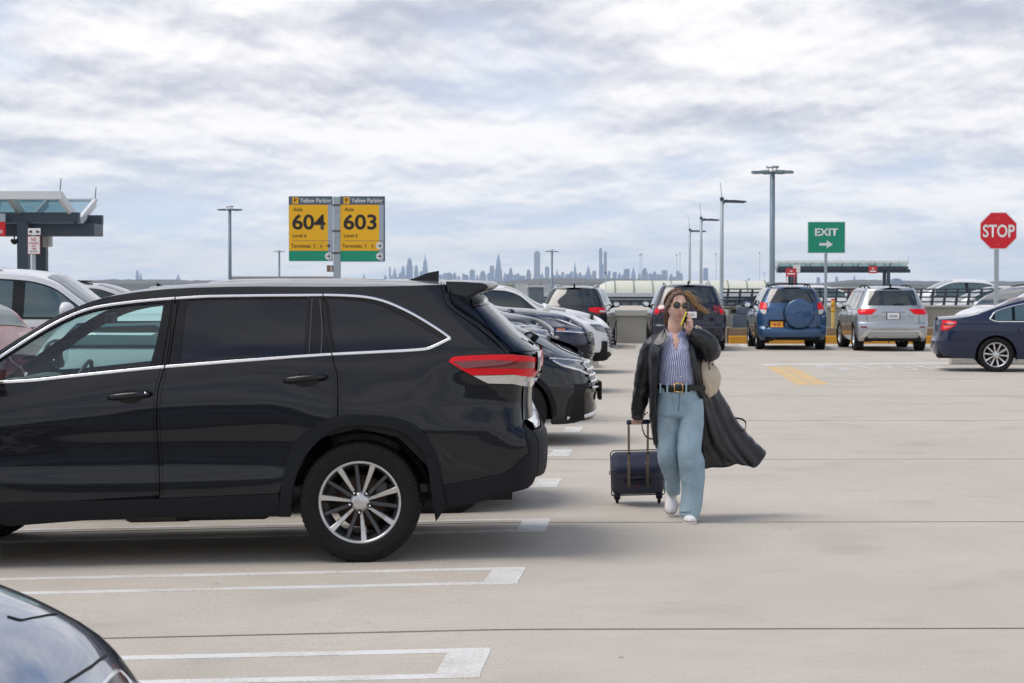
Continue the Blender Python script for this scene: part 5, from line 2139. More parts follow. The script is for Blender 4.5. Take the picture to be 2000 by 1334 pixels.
def black_chrome_suv():
    wb, fo, ro = 2.85, .95, 1.0
    Yc = 22.0
    X0 = (1168 - 1000) / FPX * Yc - (wb + fo)
    fr = nose(Yc, X0, [(1150, 826), (1163, 812), (1165, 800), (1163, 775), (1166, 755), (1160, 735), (1153, 715), (1144, 702)]) + [(1.03, wb + fo - .42), (1.2, wb + fo - .7), (1.9, wb - .3)]
    sp = suv_spec(.96, 1.74, wb, ro, fo, belt=1.12, hood=1.06, cowl=1.17, tumble=.2, front=fr, noseround=.85)
    z0 = float(gz(X0 + wb, Yc))
    sh = [q for q in sp['shoulder'] if q[0] < wb]
    tp = [q for q in sp['top'] if q[0] < wb]
    hood = [(1040, 656), (1085, 671), (1115, 682), (1136, 694), (1143, 701)]
    for a, b in hood:
        p = at(a, b, Yc - .75)
        sh.append((p.x - X0, p.z - z0 - .01))
    for a, b in [(1040, 651), (1085, 665), (1115, 675.5), (1136, 688), (1144, 698)]:
        p = at(a, b, Yc - .35)
        tp.append((p.x - X0, p.z - z0 + .01))
    sp['shoulder'], sp['top'] = sorted(sh), sorted(tp)
    c = Car('suv', 'black SUV with chrome headlamp trim and its nose just past the black SUV tail lamp', 'car', Vector((X0, Yc, z0)), 0, sp, group=ROW_GROUP)
    p = paint('piano_black_paint', (.006, .0075, .010), 0, .3)
    common(c, p, 'five', .37, .24, .235, clad=True)
    f = lambda pts: c.px(pts, 'side', -1)
    c.part('headlamp', f([(1083, 704), (1108, 704.5), (1131, 707), (1140, 716), (1145, 726), (1136, 724), (1110, 717)]), 'side', M_HEADLAMP, .006, .01, .03, both=True)
    for ln, w in (([(1072, 699.5), (1090, 700.5), (1110, 702), (1134, 705), (1141, 712), (1148, 724)], .012), ([(1080, 703), (1096, 713), (1112, 718), (1134, 723), (1150, 733)], .012)):
        trim2(c, 'headlamp_trim', f(ln), M_CHROME, w, .010)
    c.part('fog_recess', f([(1119, 751), (1150, 748), (1152, 754), (1144, 761), (1136, 762)]), 'side', M_DARK, .004, .004, .03, both=True)
    trim2(c, 'bumper_trim', f([(1106, 817), (1130, 815), (1150, 811), (1163, 803)]), M_CHROME, .022, .015)
    c.part('lower_bumper', f([(1104, 818), (1110, 782), (1120, 769), (1150, 766), (1157, 785), (1158, 808), (1140, 813)]), 'side', M_GLOSSBLACK, .004, .006, .04, both=True)
    # grille with bars, plate on a bracket
    g = c.part('grille', [(-.45, .55), (.45, .55), (.52, .90), (-.52, .90)], 'front', M_GLOSSBLACK, .006, .012, .06)
    for z in np.linspace(.60, .86, 5):
        mb = MB()
        c.strip(mb, [(y, z) for y in np.linspace(-.5, .5, 14)], 'front', M_CHROME, .012, .03)
        mb.build('grille_bar', g)
    mb = MB()
    x = float(c.E(0., .56, 'front'))
    mb.bbox((x + .01, -.17, .45), (x + .05, .17, .65), M_TRIM, .01)
    b_ = mb.build('plate_bracket', c.root)
    seams(c, [f([(1040, 700), (1062, 697), (1090, 698), (1136, 701)])], .007)
    return c


def big_nose_suv(Yc, hood_line, front_pts, label, pt, headlamp, amber=None, grille_lines=(), group=ROW_GROUP, hw=.98, H=1.80, chrome=None, name='suv', low=None, style='five', inner=.4):
    wb, fo, ro = 2.95, .92, 1.05
    tipx = max(p[0] for p in front_pts)
    X0 = (tipx - 1000) / FPX * Yc - (wb + fo)
    z0 = float(gz(X0 + wb, Yc))
    fr = nose(Yc, X0, front_pts)
    zt = fr[-1][0]
    fr = [q for q in fr if q[0] > .28]
    lo_ = [(.18, fr[0][1] - .12)] if fr[0][0] > .22 else []
    fr = lo_ + fr + [(zt + .12, fr[-1][1] - .35), (zt + .3, fr[-1][1] - .7), (2.1, wb - .5)]
    tp_h = []
    for a, b in hood_line:
        p = at(a, b, Yc - inner)
        tp_h.append((p.x - X0, p.z - z0))
    hood = tp_h[-2][1] + .03
    sp = suv_spec(hw, H, wb, ro, fo, belt=1.15, hood=hood, cowl=max(hood + .1, tp_h[0][1] + .05), tumble=.2, front=sorted(fr), noseround=.8)
    sh = [q for q in sp['shoulder'] if q[0] < min(wb, tp_h[0][0]) - .02]
    tp = [q for q in sp['top'] if q[0] < min(wb, tp_h[0][0]) - .02]
    for x, z in tp_h:
        sh.append((x, z - .075))
        tp.append((x, z + .012))
    sp['shoulder'], sp['top'] = sorted(sh), sorted(tp)
    c = Car(name, label, 'car', Vector((X0, Yc, z0)), 0, sp, group=group)
    common(c, pt, style, .38, .24, .235, clad=False, windows=None)
    f = lambda pts: c.px(pts, 'side', -1)
    o = c.part('headlamp', f(headlamp), 'side', M_HEADLAMP, .006, .01, .04, both=True)
    if amber:
        c.part('side_marker', f(amber), 'side', M_AMBER, .010, .006, .04, both=True)
    if chrome:
        trim2(c, 'headlamp_trim', f(chrome), M_CHROME, .014, .010)
    if low:
        c.part('lower_bumper', f(low), 'side', M_TRIM, .012, .03, .05, both=True)
    g = c.part('grille', [(-.50, fr[0][0] + .30), (.50, fr[0][0] + .30), (.62, zt - .05), (-.62, zt - .05)], 'front', M_GLOSSBLACK, .006, .012, .06)
    for z in np.linspace(fr[0][0] + .34, zt - .08, 6):
        mb = MB()
        c.strip(mb, [(y, z) for y in np.linspace(-.6, .6, 14)], 'front', M_DARKALLOY, .010, .02)
        mb.build('grille_bar', g)
    return c


blue_suv()
silver_suv()
dark_suv()
grey_suv()
navy_saloon()
BLACK2 = black_chrome_suv()
P_NAVY = paint('deep_navy_paint', (.008, .014, .042), .2, .3)
P_CHAR = paint('charcoal_paint', (.012, .014, .018), .2, .32)
P_WHITE = paint('white_paint', (.72, .73, .74), 0, .4)
P_RED = paint('dark_red_paint', (.16, .012, .016), .5, .25)
CHAR4 = big_nose_suv(25.4, [(985, 612), (1020, 618), (1050, 625), (1070, 634), (1082, 645)], [(1080, 735), (1087, 715), (1090, 690), (1090, 665), (1087, 652), (1083, 646)],
             'charcoal SUV whose bonnet shows between the navy SUV and the black SUV', P_CHAR, [(1012, 641), (1040, 640), (1068, 645), (1074, 656), (1076, 661), (1040, 660), (1016, 655)], chrome=[(1010, 637), (1040, 636), (1070, 642), (1080, 655)])
NAVY5 = big_nose_suv(32.0, [(970, 600), (1040, 606), (1090, 614), (1120, 624), (1140, 634), (1150, 642)], [(1140, 712), (1153, 703), (1159, 690), (1160, 670), (1158, 655), (1152, 643)],
             'navy SUV with long slim headlamps and an amber marker', P_NAVY, [(1110, 643), (1132, 644), (1138, 649), (1136, 648.5), (1112, 646)], amber=[(1087, 642.5), (1103, 643), (1103, 645.5), (1088, 645)],
             chrome=[(1086, 646.5), (1110, 647), (1138, 649.5)], low=[(1118, 675), (1150, 673), (1156, 690), (1150, 700), (1120, 699)])
WHITE6 = big_nose_suv(39.0, [(1060, 597), (1110, 605), (1150, 614), (1175, 624), (1186, 634)], [(1178, 705), (1193, 692), (1198, 680), (1197, 662), (1194, 648), (1187, 634)],
             'white SUV farthest along the row, with swept headlamps and a black lower bumper', P_WHITE, [(1152, 633), (1170, 634), (1184, 641), (1192, 652), (1186, 650), (1165, 645)], low=[(1155, 689), (1190, 687), (1194, 692), (1180, 704), (1158, 705)], H=1.72)


def side_car(label, X0, Yc, spec, pt, rz=0.0, group='cars parked at the back of the left bays', glass=M_GLASSDK, name='suv', **kw):
    c = Car(name, label, 'car', Vector((X0, Yc, float(gz(X0 + 1.3, Yc)))), rz, spec, group=group)
    common(c, pt, 'five', kw.pop('R', .36), .23, .225, clad=kw.pop('clad', False), glass=glass, **kw)
    return c


def left_cars():
    # white crossover in the next bay, seen through the front window of the black SUV
    w = side_car('white crossover seen through the front window of the black SUV', -3.08, 15.9, suv_spec(.915, 1.60, 2.55, .82, .76, belt=1.27, tumble=.22), P_WHITE, group=ROW_GROUP, glass=M_GLASSTEAL)
    # big white SUV facing right on the left
    sp = suv_spec(1.0, 2.04, 2.95, 1.1, .95, belt=1.36, hood=1.22, cowl=1.42, tumble=.16, rake=.9)
    sp['shoulder'] = sorted([q for q in sp['shoulder'] if q[0] < 1.3 or q[0] > 3.0] + [(1.6, 1.96), (2.0, 1.93), (2.32, 1.84), (2.62, 1.62), (2.88, 1.42)])
    sp['top'] = sorted([q for q in sp['top'] if q[0] < 1.3 or q[0] > 3.1] + [(1.6, 2.03), (2.0, 2.00), (2.25, 1.94), (2.6, 1.70), (2.98, 1.44)])
    w2 = Car('suv', 'large white SUV with dark pillars above the bonnet of the black SUV', 'car', Vector((-8.36, 27.0, float(gz(-7, 27)))), 0, sp, group='cars parked at the back of the left bays')
    common(w2, P_WHITE, 'five', .38, .24, .23, clad=False, glass=M_GLASSTEAL, rails=M_SILVER, ws=False, windows=dict(front=2.70, rear=-.45, cuts=[(-.45, .5), (.6, 1.80), (1.96, 2.66)], gap=.07), mirror=1.45)
    lid_glass(w2, 'windscreen', 2.22, 2.92, .90, M_GLASSTEAL)
    sp = suv_spec(.93, 1.78, 2.85, 1.0, .95, belt=1.14, hood=1.16, cowl=1.30, tumble=.2, rake=.95)
    r = side_car('dark red SUV with only its windscreen and bonnet showing at the edge', -8.02, 23.9, sp, P_RED, rz=math.radians(-40), glass=M_GLASSTEAL)
    w3 = side_car('pale silver crossover with black roof rail feet behind the large white SUV', -9.5, 38.5, suv_spec(.93, 1.86, 2.75, 1.0, .9, belt=1.2, hood=1.12, cowl=1.24), paint('pale_silver_paint', (.55, .56, .57), .4, .35), rails=M_TRIM)
    w4 = side_car('dark crossover with a roof fin behind the pale silver crossover', -8.0, 47.0, suv_spec(.93, 1.80, 2.75, 1.0, .9, belt=1.15), P_CHAR, finx=-.3)


left_cars()


def right_cars():
    g = 'cars parked beyond the railing on the right'
    # facing left: noses to the left
    s = sedan_spec(.92, 1.46, 2.8, 1.05, .9)
    side_car('white saloon with a red tail lamp beyond the railing', (1868 - 1000) / FPX * 70 + 1.4, 70.0, sedan_spec(.92, 1.90, 2.8, 1.05, .9, belt=1.30, deck=1.38, hood=1.25, cowl=1.36), P_WHITE, PI, g, name='saloon_car', glass=M_GLASSTEAL, windows=dict(front=2.4, rear=0.0, cuts=[(0, .30), (.36, 1.15), (1.25, 2.36)]))
    side_car('pale saloon parked just in front of the white saloon', (1935 - 1000) / FPX * 64 + 1.6, 64.0, sedan_spec(.92, 1.66, 2.8, 1.05, .9, belt=1.14, deck=1.2, hood=1.06, cowl=1.16), paint('pale_silver_paint', (.55, .56, .57)), PI, g, name='saloon_car', glass=M_GLASSTEAL, windows=dict(front=2.4, rear=0.0, cuts=[(0, .30), (.36, 1.15), (1.25, 2.36)]))
    c = side_car('white SUV with a black mirror behind the navy saloon', (2092 - 1000) / FPX * 55, 55.5, suv_spec(.95, 1.68, 2.8, .95, .95, belt=1.05, hood=1.0, cowl=1.08), P_WHITE, PI + .50, g, glass=M_GLASSDK, rails=M_TRIM)
    side_car('white pickup cab behind the exit sign post', (1612 - 1000) / FPX * 92 - 1.7, 92.0, suv_spec(.95, 1.72, 2.9, 1.3, .9, belt=1.15, hood=1.05, cowl=1.15), P_WHITE, 0, g, glass=M_GLASSTEAL)


right_cars()


# ---- the dark blue car cut off by the corner of the picture
def corner_car():
    wb, fo, ro = 2.8, .9, 1.05
    Yc = 5.15
    p = paint('slate_blue_paint', (.23, .275, .36), .92, .16)
    tip = at(285, 1345, 5.42)
    X0 = tip.x - (wb + fo) + .10
    z0 = float(gz(X0 + 3, Yc))
    sp = sedan_spec(.90, 1.44, wb, ro, fo, hood=.86, cowl=.97, belt=.95)
    sh = [q for q in sp['shoulder'] if q[0] < wb + .2]
    tp = [q for q in sp['top'] if q[0] < wb + .2]
    hood = [(-80, 1142), (0, 1164), (40, 1174), (85, 1191), (125, 1214), (165, 1242), (195, 1266), (213, 1285), (235, 1309), (256, 1335), (272, 1355)]
    for a, b in hood:
        q = at(a, b, 5.42)
        sh.append((q.x - X0, q.z - z0 - .055))
        tp.append((q.x - X0, q.z - z0 + .004))
    xe = sh[-1][0]
    fr = [(.15, xe - .05), (.3, xe + .05), (.42, xe + .06), (sh[-1][1], xe + .05), (sh[-3][1], sh[-3][0] + .06), (sh[-6][1], sh[-6][0] + .08), (sh[-10][1] + .02, sh[-10][0] + .1), (1.7, 1.8)]
    sp['front'] = sorted(fr)
    sp['shoulder'], sp['top'] = sorted(sh), sorted(tp)
    sp['fdepth'] = .55
    c = Car('saloon_car', 'slate blue car bonnet reflecting clouds, cut off at the bottom corner', 'car', Vector((X0, Yc, z0)), 0, sp)
    common(c, p, 'five', .34, .22, .22, clad=False, windows=dict(front=2.4, rear=0.0, cuts=[(0, .30), (.36, 1.15), (1.25, 2.36)]), body_sp=.04, ws=False)
    lid_glass(c, 'windscreen', 1.66, 2.45, .9)
    f = lambda pts: c.px(pts, 'lid')
    for ln, w in (([(14, 1204), (40, 1212), (75, 1205), (112, 1200)], .0011), ([(120, 1340), (150, 1320), (180, 1301), (207, 1281)], .0042)):
        mb = MB()
        c.strip(mb, resample_line(f(ln), .02), 'lid', M_DARK, w, .0035)
        mb.build('panel_gap', c.root)
    mb = MB()
    lam = f([(196, 1342), (232, 1309), (250, 1326), (262, 1342)])
    L_ = np.array(resample_line(lam[:2] + lam[2:], .02))
    c.strip(mb, L_, 'lid', M_CHROME, .006, .006)
    mb.build('headlamp_trim', c.root)
    mb = MB()
    V, T, _ = mesh2d(f([(204, 1344), (232, 1313), (247, 1328), (256, 1346)]), [], .03)
    P_, N_ = c.surf('lid', V[:, 0], V[:, 1])
    tri = P_[T]
    fl = (np.cross(tri[:, 1] - tri[:, 0], tri[:, 2] - tri[:, 0]) * N_[T[:, 0]]).sum(1) < 0
    T = np.where(fl[:, None], T[:, ::-1], T)
    mb.add(P_ + N_ * .004, [tuple(t) for t in T], M_GLOSSBLACK, N_)
    mb.build('headlamp', c.root)
    return c


CORNER = corner_car()


def neighbours():
    # the row goes on towards the camera; these show only as reflections in the black SUV's doors
    for dy, pt, lab in ((2.55, paint('black_paint', (.008, .008, .010), .1), 'black saloon parked next to the slate blue car'), (5.1, P_CHAR, 'charcoal SUV parked level with the camera'), (7.7, P_NAVY, 'navy SUV parked just behind the camera')):
        sp = suv_spec(.93, 1.72, 2.75, 1.0, .9) if dy > 3 else sedan_spec(.91, 1.46, 2.8, 1.05, .9)
        side_car(lab, -4.9, 5.15 - dy, sp, pt, group='cars parked along the near bays')


neighbours()
# ------------------------------------------------------------------ walls, kerbs, railings at the far side of the deck
M_YELLOW = mat('yellow_kerb_paint', (.62, .30, .02), .6, var=.25, vscale=5, bump=.2, bscale=90)
M_BROWNCONC = mat('brown_concrete', (.26, .20, .14), .85, var=.3, vscale=3, bump=.3, bscale=70)
M_BLUESTEEL = mat('dark_blue_steel', (.040, .060, .085), .45, .2, var=.2, vscale=4)
M_GREYBOX = mat('grey_cabinet_paint', (.10, .13, .17), .5, var=.15, vscale=6)
M_WHITESTEEL = mat('white_steel', (.68, .69, .70), .45, var=.08, vscale=3)
M_PALEGLASS = clear_glass('canopy_glass', (.62, .78, .76), 1.5, .10)
M_GREEN = mat('sign_green', (.0, .29, .17), .45, var=.05)
M_WHITE = mat('sign_white', (.80, .80, .80), .45)
M_SIGNYELLOW = mat('sign_yellow', (.88, .47, .004), .45, var=.04)
M_SIGNGREY = mat('sign_blue_grey', (.085, .125, .165), .45)
M_SIGNPALE = mat('sign_pale_grey', (.36, .42, .50), .4, var=.06)
M_SIGNRED = mat('sign_red', (.66, .005, .018), .4, var=.06)
M_BLACKINK = mat('sign_black', (.012, .011, .010), .5)
M_REDINK = mat('sign_red_ink', (.50, .04, .05), .5)
M_POLE = mat('pole_grey_paint', (.36, .42, .45), .5, .2, var=.1)
M_MAST = mat('mast_grey_blue', (.20, .26, .31), .5, .3, var=.12)


class Local:
    """a thing whose parts are given by photograph pixels on vertical planes at real distances"""

    def __init__(s, name, label, cat, loc, group=None):
        s.root = thing(name, label, cat, loc, 0, group)
        s.o = Vector(loc)

    def p(s, px, py, Y):
        return at(px, py, Y) - s.o

    def rect(s, mb, x0, y0, x1, y1, Y, th, m, b=0):
        a, c = s.p(x0, y1, Y), s.p(x1, y0, Y)
        lo, hi = (a.x, a.y, a.z), (c.x, c.y + th, c.z)
        if b:
            return mb.bbox(lo, hi, m, b)
        return mb.box(lo, hi, m)

    def fit_text(s, t, x0, y0, x1, y1, Y, m, weight=0.0, name='lettering', parent=None):
        o = text(t, 1.0, m, name, parent or s.root, weight=weight, depth=.0)
        me = o.data
        co = np.zeros(len(me.vertices) * 3)
        me.vertices.foreach_get('co', co)
        co = co.reshape(-1, 3)
        mn, mx = co.min(0), co.max(0)
        a, c = s.p(x0, y1, Y), s.p(x1, y0, Y)
        q = (co - mn) / np.maximum(mx - mn, 1e-6)
        n = np.stack([a.x + q[:, 0] * (c.x - a.x), np.full(len(co), a.y), a.z + q[:, 1] * (c.z - a.z)], 1)
        me.vertices.foreach_set('co', n.ravel())
        me.update()
        o.rotation_euler = (0, 0, 0)
        return o


def boundary():
    # concrete parapet on the left of the far row
    t = thing('parapet_wall', 'grey concrete parapet wall between the dark grey SUV and the dark blue SUV', 'wall', (2.4, 57.6, .08))
    mb = MB()
    mb.bbox((-8.5, 0, -.1), (3.78, .28, .80), M_CONC2, .02)
    mb.build('wall_panel', t)
    mb = MB()
    mb.bbox((-8.6, -.06, .802), (3.86, .36, .98), M_PALECONC, .02)
    mb.build('coping', t)
    mb = MB()
    for x in (-5, -1.0, .45, 3.0):
        mb.box((x, -.004, .0), (x + .012, .01, .80), M_JOINT)
    mb.build('wall_joint', t)
    # stepped kerb on the right: yellow face, brown step behind
    k = thing('kerb', 'yellow painted kerb running behind the parked cars', 'kerb', (6.25, 57.3, .08))
    for i in range(5):
        mb = MB()
        mb.bbox((i * 4.6 + .01, 0, -.05), (i * 4.6 + 4.59, .30, .235), M_YELLOW, .025)
        mb.build('kerb_stone', k)
    for i in range(5):
        mb = MB()
        mb.bbox((i * 4.6 + .01, .34, -.05), (i * 4.6 + 4.59, 1.9, .46), M_BROWNCONC, .03)
        mb.build('kerb_step', k)
    w = thing('low_wall', 'low grey concrete wall behind the yellow kerb', 'wall', (6.3, 59.3, .5))
    mb = MB()
    mb.bbox((.0, 0, -.1), (22, .25, .60), M_CONC2, .02)
    mb.build('wall_panel', w)
    mb = MB()
    mb.bbox((-.02, -.04, .602), (22.02, .30, .68), M_PALECONC, .02)
    mb.build('coping', w)
    # railing on top of the low wall: flat raking posts and rails
    r = thing('railing', 'dark blue steel railing with flat raking posts on the low wall', 'railing', (6.4, 59.42, 1.18))
    me = None
    for i in range(60):
        x = i * .36
        if me is None:
            mb = MB()
            mb.prism([(-.035, 0), (.035, 0), (.085, .46), (.025, .46)], -.05, .05, M_BLUESTEEL)
            me = mb.build('railing_post', r).data
        else:
            link('railing_post', me, r, (x, 0, 0))
    for z in (.10, .24, .38):
        mb = MB()
        mb.bbox((-.1, .055, z - .02), (21.4, .085, z + .02), M_BLUESTEEL, .006)
        mb.build('rail', r)
    mb = MB()
    mb.bbox((-.1, -.06, .462), (21.4, .09, .50), M_BLUESTEEL, .01)
    mb.build('rail', r)
    # grey cabinets on the step
    c = Local('utility_cabinet', 'grey steel cabinet on the step between the dark blue SUV and the blue SUV', 'cabinet', tuple(at(1452, 645, 57.9)))
    mb = MB()
    c.rect(mb, 1431, 615, 1473, 646, 57.9, .5, M_GREYBOX, .02)
    mb.build('cabinet_body', c.root)
    mb = MB()
    c.rect(mb, 1440, 600, 1474, 614.6, 58.0, .45, M_GREYBOX, .02)
    mb.build('cabinet_top', c.root)
    mb = MB()
    c.rect(mb, 1429, 604, 1438, 612, 57.95, .3, M_DARK, .02)
    mb.build('hinge_box', c.root)
    # a stack of raking plates (the railing seen end on where it turns away)
    r2 = thing('railing', 'short return of dark blue railing running away beside the grey cabinet', 'railing', (6.45, 58.7, .98))
    for i in range(9):
        mb = MB()
        mb.prism([(-.06, -.3), (.05, -.3), (.16, .38 + .012 * i), (.06, .38 + .012 * i)], -.02, .02, M_BLUESTEEL)
        mb.build('railing_post', r2, (.28 + .045 * i * (1 if i < 5 else 1.25), .12 * i, 0))
    for z in (.2, .36):
        mb = MB()
        mb.tube([(-.3, .3, z), (1.2, 1.1, z)], .02, M_BLUESTEEL, 6)
        mb.build('rail', r2)
    # bollard
    b = Local('bollard', 'slim yellow and amber banded bollard standing beside the blue SUV', 'bollard', tuple(at(1627, 648, 57.9)))
    mb = MB()
    X = 0
    M_PY = mat('bollard_pale_yellow', (.72, .52, .16), .5, var=.1)
    M_AM = mat('bollard_amber', (.70, .36, .015), .5, var=.1)
    hgt = (648 - 583) / FPX * 57.9
    mb.lathe([(.055, 0), (.055, hgt * .60)], M_PY, 14, 'z')
    mb.build('bollard_post', b.root)
    for z0, z1, m in ((.60, .68, M_AM), (.68, .74, M_PY), (.74, .94, M_AM), (.94, .99, M_SIGNRED)):
        mb = MB()
        mb.lathe([(0, hgt * z0 + .001), (.060, hgt * z0 + .001), (.060, hgt * z1 - .001), (0, hgt * z1 - .001)], m, 14, 'z')
        mb.build('bollard_band', b.root)
    mb = MB()
    mb.lathe([(0, .03), (.12, .03), (.14, 0)], M_DARK, 14, 'z')
    mb.build('bollard_foot', b.root)
    # red fire cabinet beyond the railing
    f = Local('fire_hose_box', 'small red cylinder box on the railing near the silver SUV mirror', 'fire box', tuple(at(1664, 590, 60.2)))
    mb = MB()
    f.rect(mb, 1659, 572, 1669, 590, 60.0, .2, M_SIGNRED, .03)
    mb.build('box_body', f.root)
    mb = MB()
    f.rect(mb, 1661, 577, 1667, 579, 59.99, .02, M_WHITE)
    mb.build('box_label', f.root)
    # wheel stops
    for px_, py_, w_, lab in ((1156, 719, 1.7, 'concrete wheel stop lying beyond the white SUV nose'), (1898, 712, 2.6, 'concrete wheel stop under the navy saloon')):
        g = ground_at(px_, py_)
        s_ = thing('wheel_stop', lab, 'wheel stop', (g.x, g.y, g.z), 0, 'concrete wheel stops')
        mb = MB()
        if px_ < 1500:
            mb.prism([(-.16, 0), (.16, 0), (.11, .26), (-.11, .26)], 0, w_, M_PALECONC, 'xz')
        else:
            mb.bbox((-.45, 0, 0), (w_ - 1.4, .22, .17), M_PALECONC, .03)
        mb.build('concrete_block', s_)
        mb = MB()
        mb.lathe([(.02, .262 if px_ < 1500 else .172), (.0, .263 if px_ < 1500 else .173)], M_STEEL, 8)
        mb.build('anchor_pin', s_)


boundary()


# ------------------------------------------------------------------ signs
def parking_sign():
    Y = 50.0
    base = at(656.7, 562, Y)
    g = float(gz(base.x, Y))
    s = Local('parking_sign', 'yellow and green aisle sign with boards 604 and 603 on one grey post', 'sign', (base.x, Y, g))
    mb = MB()
    a, b = s.p(649.9, 0, Y), s.p(663.6, 0, Y)
    top = s.p(656, 384, Y).z
    mb.bbox((a.x, -.02, 0), (b.x, .16, top), M_POLE, .012)
    mb.build('post', s.root)
    for y in (400.5, 451, 494):
        mb = MB()
        s.rect(mb, 649.2, y - 1.3, 664.3, y + 1.3, Y - .035, .22, M_RUST)
        mb.build('post_clamp', s.root)
    for y in (414.5, 465):
        for x in (653.5, 657, 660):
            mb = MB()
            s.rect(mb, x - .5, y - .5, x + .5, y + .5, Y - .03, .01, M_DARK)
            mb.build('bolt', s.root)
    mb = MB()
    s.rect(mb, 638, 518, 650, 531, Y + .0, .2, mat('brown_sensor_box', (.22, .13, .09), .6, var=.3), .02)
    mb.build('sensor_box', s.root)
    mb = MB()
    s.rect(mb, 645, 520, 649, 530, Y - .02, .05, M_PALECONC)
    mb.build('sensor_lens', s.root)
    for x0, num in ((564.2, '604'), (664.2, '603')):
        dx = x0 - 564.2
        x1 = 649.2 + dx
        brd = MB()
        s.rect(brd, x0, 383.3, x1 + (2.4 if dx else 0), 510 + (1 if dx else 0), Y + .012, .09, M_SIGNGREY)
        bo = brd.build('board', s.root)
        for (a0, b0, a1, b1, m, nm) in ((x0, 383.5, x1, 399.6, M_SIGNGREY, 'header_panel'), (x0, 399.8, 640.4 + dx, 489.7, M_SIGNYELLOW, 'yellow_panel'), (x0, 489.9, 640.4 + dx, 509.8, M_GREEN, 'green_panel'),
                                        (640.6 + dx, 399.8, x1, 470, M_SIGNPALE, 'grey_panel'), (640.6 + dx, 470.6, x1, 489.8, M_SIGNPALE, 'grey_panel'), (640.6 + dx, 490.2, x1, 509.8, M_SIGNPALE, 'grey_panel')):
            mb = MB()
            s.rect(mb, a0, b0, a1, b1, Y, .010, m)
            mb.build(nm, bo)
        e = Y - .006
        mb = MB()
        s.rect(mb, 571 + dx, 385.4, 582.7 + dx, 397.9, Y - .004, .003, M_SIGNYELLOW)
        mb.build('emblem_square', bo)
        mb = MB()
        s.rect(mb, 572 + dx, 469.6, x1, 470.5, Y - .004, .003, mat('sign_line', (.30, .22, .10), .5))
        mb.build('divider', bo)
        s.fit_text('P', 574.2 + dx, 387.3, 579.6 + dx, 396, e, M_BLACKINK, .03, parent=bo)
        s.fit_text('Yellow Parking', 586 + dx, 387.2, 647 + dx, 398.3, e, M_WHITE, .008, parent=bo)
        s.fit_text('Aisle', 573 + dx, 405.3, 590.8 + dx, 412.6, e, M_BLACKINK, .006, parent=bo)
        s.fit_text(num, 571 + dx, 418.4, 635.5 + dx, 448.6, e, M_BLACKINK, .022, parent=bo)
        s.fit_text('Level 6', 572 + dx, 456.4, 598.5 + dx, 463.6, e, M_BLACKINK, .006, parent=bo)
        s.fit_text('Terminals', 568.6 + dx, 476.5, 606.8 + dx, 484, e, M_BLACKINK, .006, parent=bo)
        ol = mat('sign_outline', (.48, .26, .02), .5)
        for ch, cx in (('5', 613.8), ('6', 627.4)):
            mb = MB()
            s.rect(mb, cx - 5 + dx, 474.6, cx + 5 + dx, 485.8, Y - .003, .002, ol)
            s.rect(mb, cx - 4.5 + dx, 475.1, cx + 4.5 + dx, 485.3, Y - .0045, .002, M_SIGNYELLOW)
            mb.build('number_square', bo)
            s.fit_text(ch, cx - 2 + dx, 477, cx + 2.2 + dx, 483.6, e, M_REDINK if False else M_BLACKINK, .01, parent=bo)
        for cy, disc in ((480, dx > 0), (500.4, True)):
            cx = 641 + dx
            c = s.p(cx, cy, Y - .005)
            r = 6.6 / FPX * Y
            if disc:
                mb = MB()
                bm = bmesh.new()
                bmesh.ops.create_circle(bm, cap_ends=True, radius=r, segments=24)
                mb.bm(bm, M_WHITE, Matrix.Translation(c) @ Matrix.Rotation(PI / 2, 4, 'X'))
                mb.build('arrow_disc', bo)
            mb = MB()
            q = r / 6.6
            pts = [(-4.6, -.75), (1.8, -.75), (-.9, -3.4), (.4, -4.3), (4.8, 0), (.4, 4.3), (-.9, 3.4), (1.8, .75), (-4.6, .75)]
            v = [(c.x + a_ * q, c.y - .003, c.z + b_ * q) for a_, b_ in pts]
            mb.add(v, [(0, 1, 4, 7, 8), (1, 2, 3, 4), (4, 5, 6, 7)], M_BLACKINK)
            mb.build('arrow', bo)


def exit_sign():
    Y = 57.6
    base = at(1613, 650, Y)
    s = Local('exit_sign', 'green EXIT sign with a white arrow on a thin pale post', 'sign', tuple(base))
    mb = MB()
    p0, p1 = s.p(1613, 500, Y + .05), s.p(1612.6, 655, Y + .05)
    mb.bbox((p0.x - .04, .03, -.1), (p0.x + .04, .09, s.p(0, 440, Y).z), M_POLE, .01)
    mb.build('post', s.root)
    mb = MB()
    s.rect(mb, 1577.3, 432.8, 1651.2, 494.6, Y + .004, .02, M_WHITE)
    mb.build('border', s.root)
    mb = MB()
    s.rect(mb, 1578.4, 433.9, 1650.1, 493.5, Y, .006, M_GREEN)
    mb.build('board', s.root)
    s.fit_text('EXIT', 1591.6, 446, 1637, 460.6, Y - .004, M_WHITE, .03)
    c = s.p(1613.5, 477.2, Y - .004)
    q = Y / FPX
    pts = [(-13.4, -2.6), (2, -2.6), (.5, -8.3), (13.4, 0), (.5, 8.3), (2, 2.6), (-13.4, 2.6)]
    mb = MB()
    mb.add([(c.x + a * q, c.y, c.z + b * q) for a, b in pts], [(0, 1, 5, 6), (1, 2, 3), (1, 3, 5), (3, 4, 5)], M_WHITE)
    mb.build('arrow', s.root)


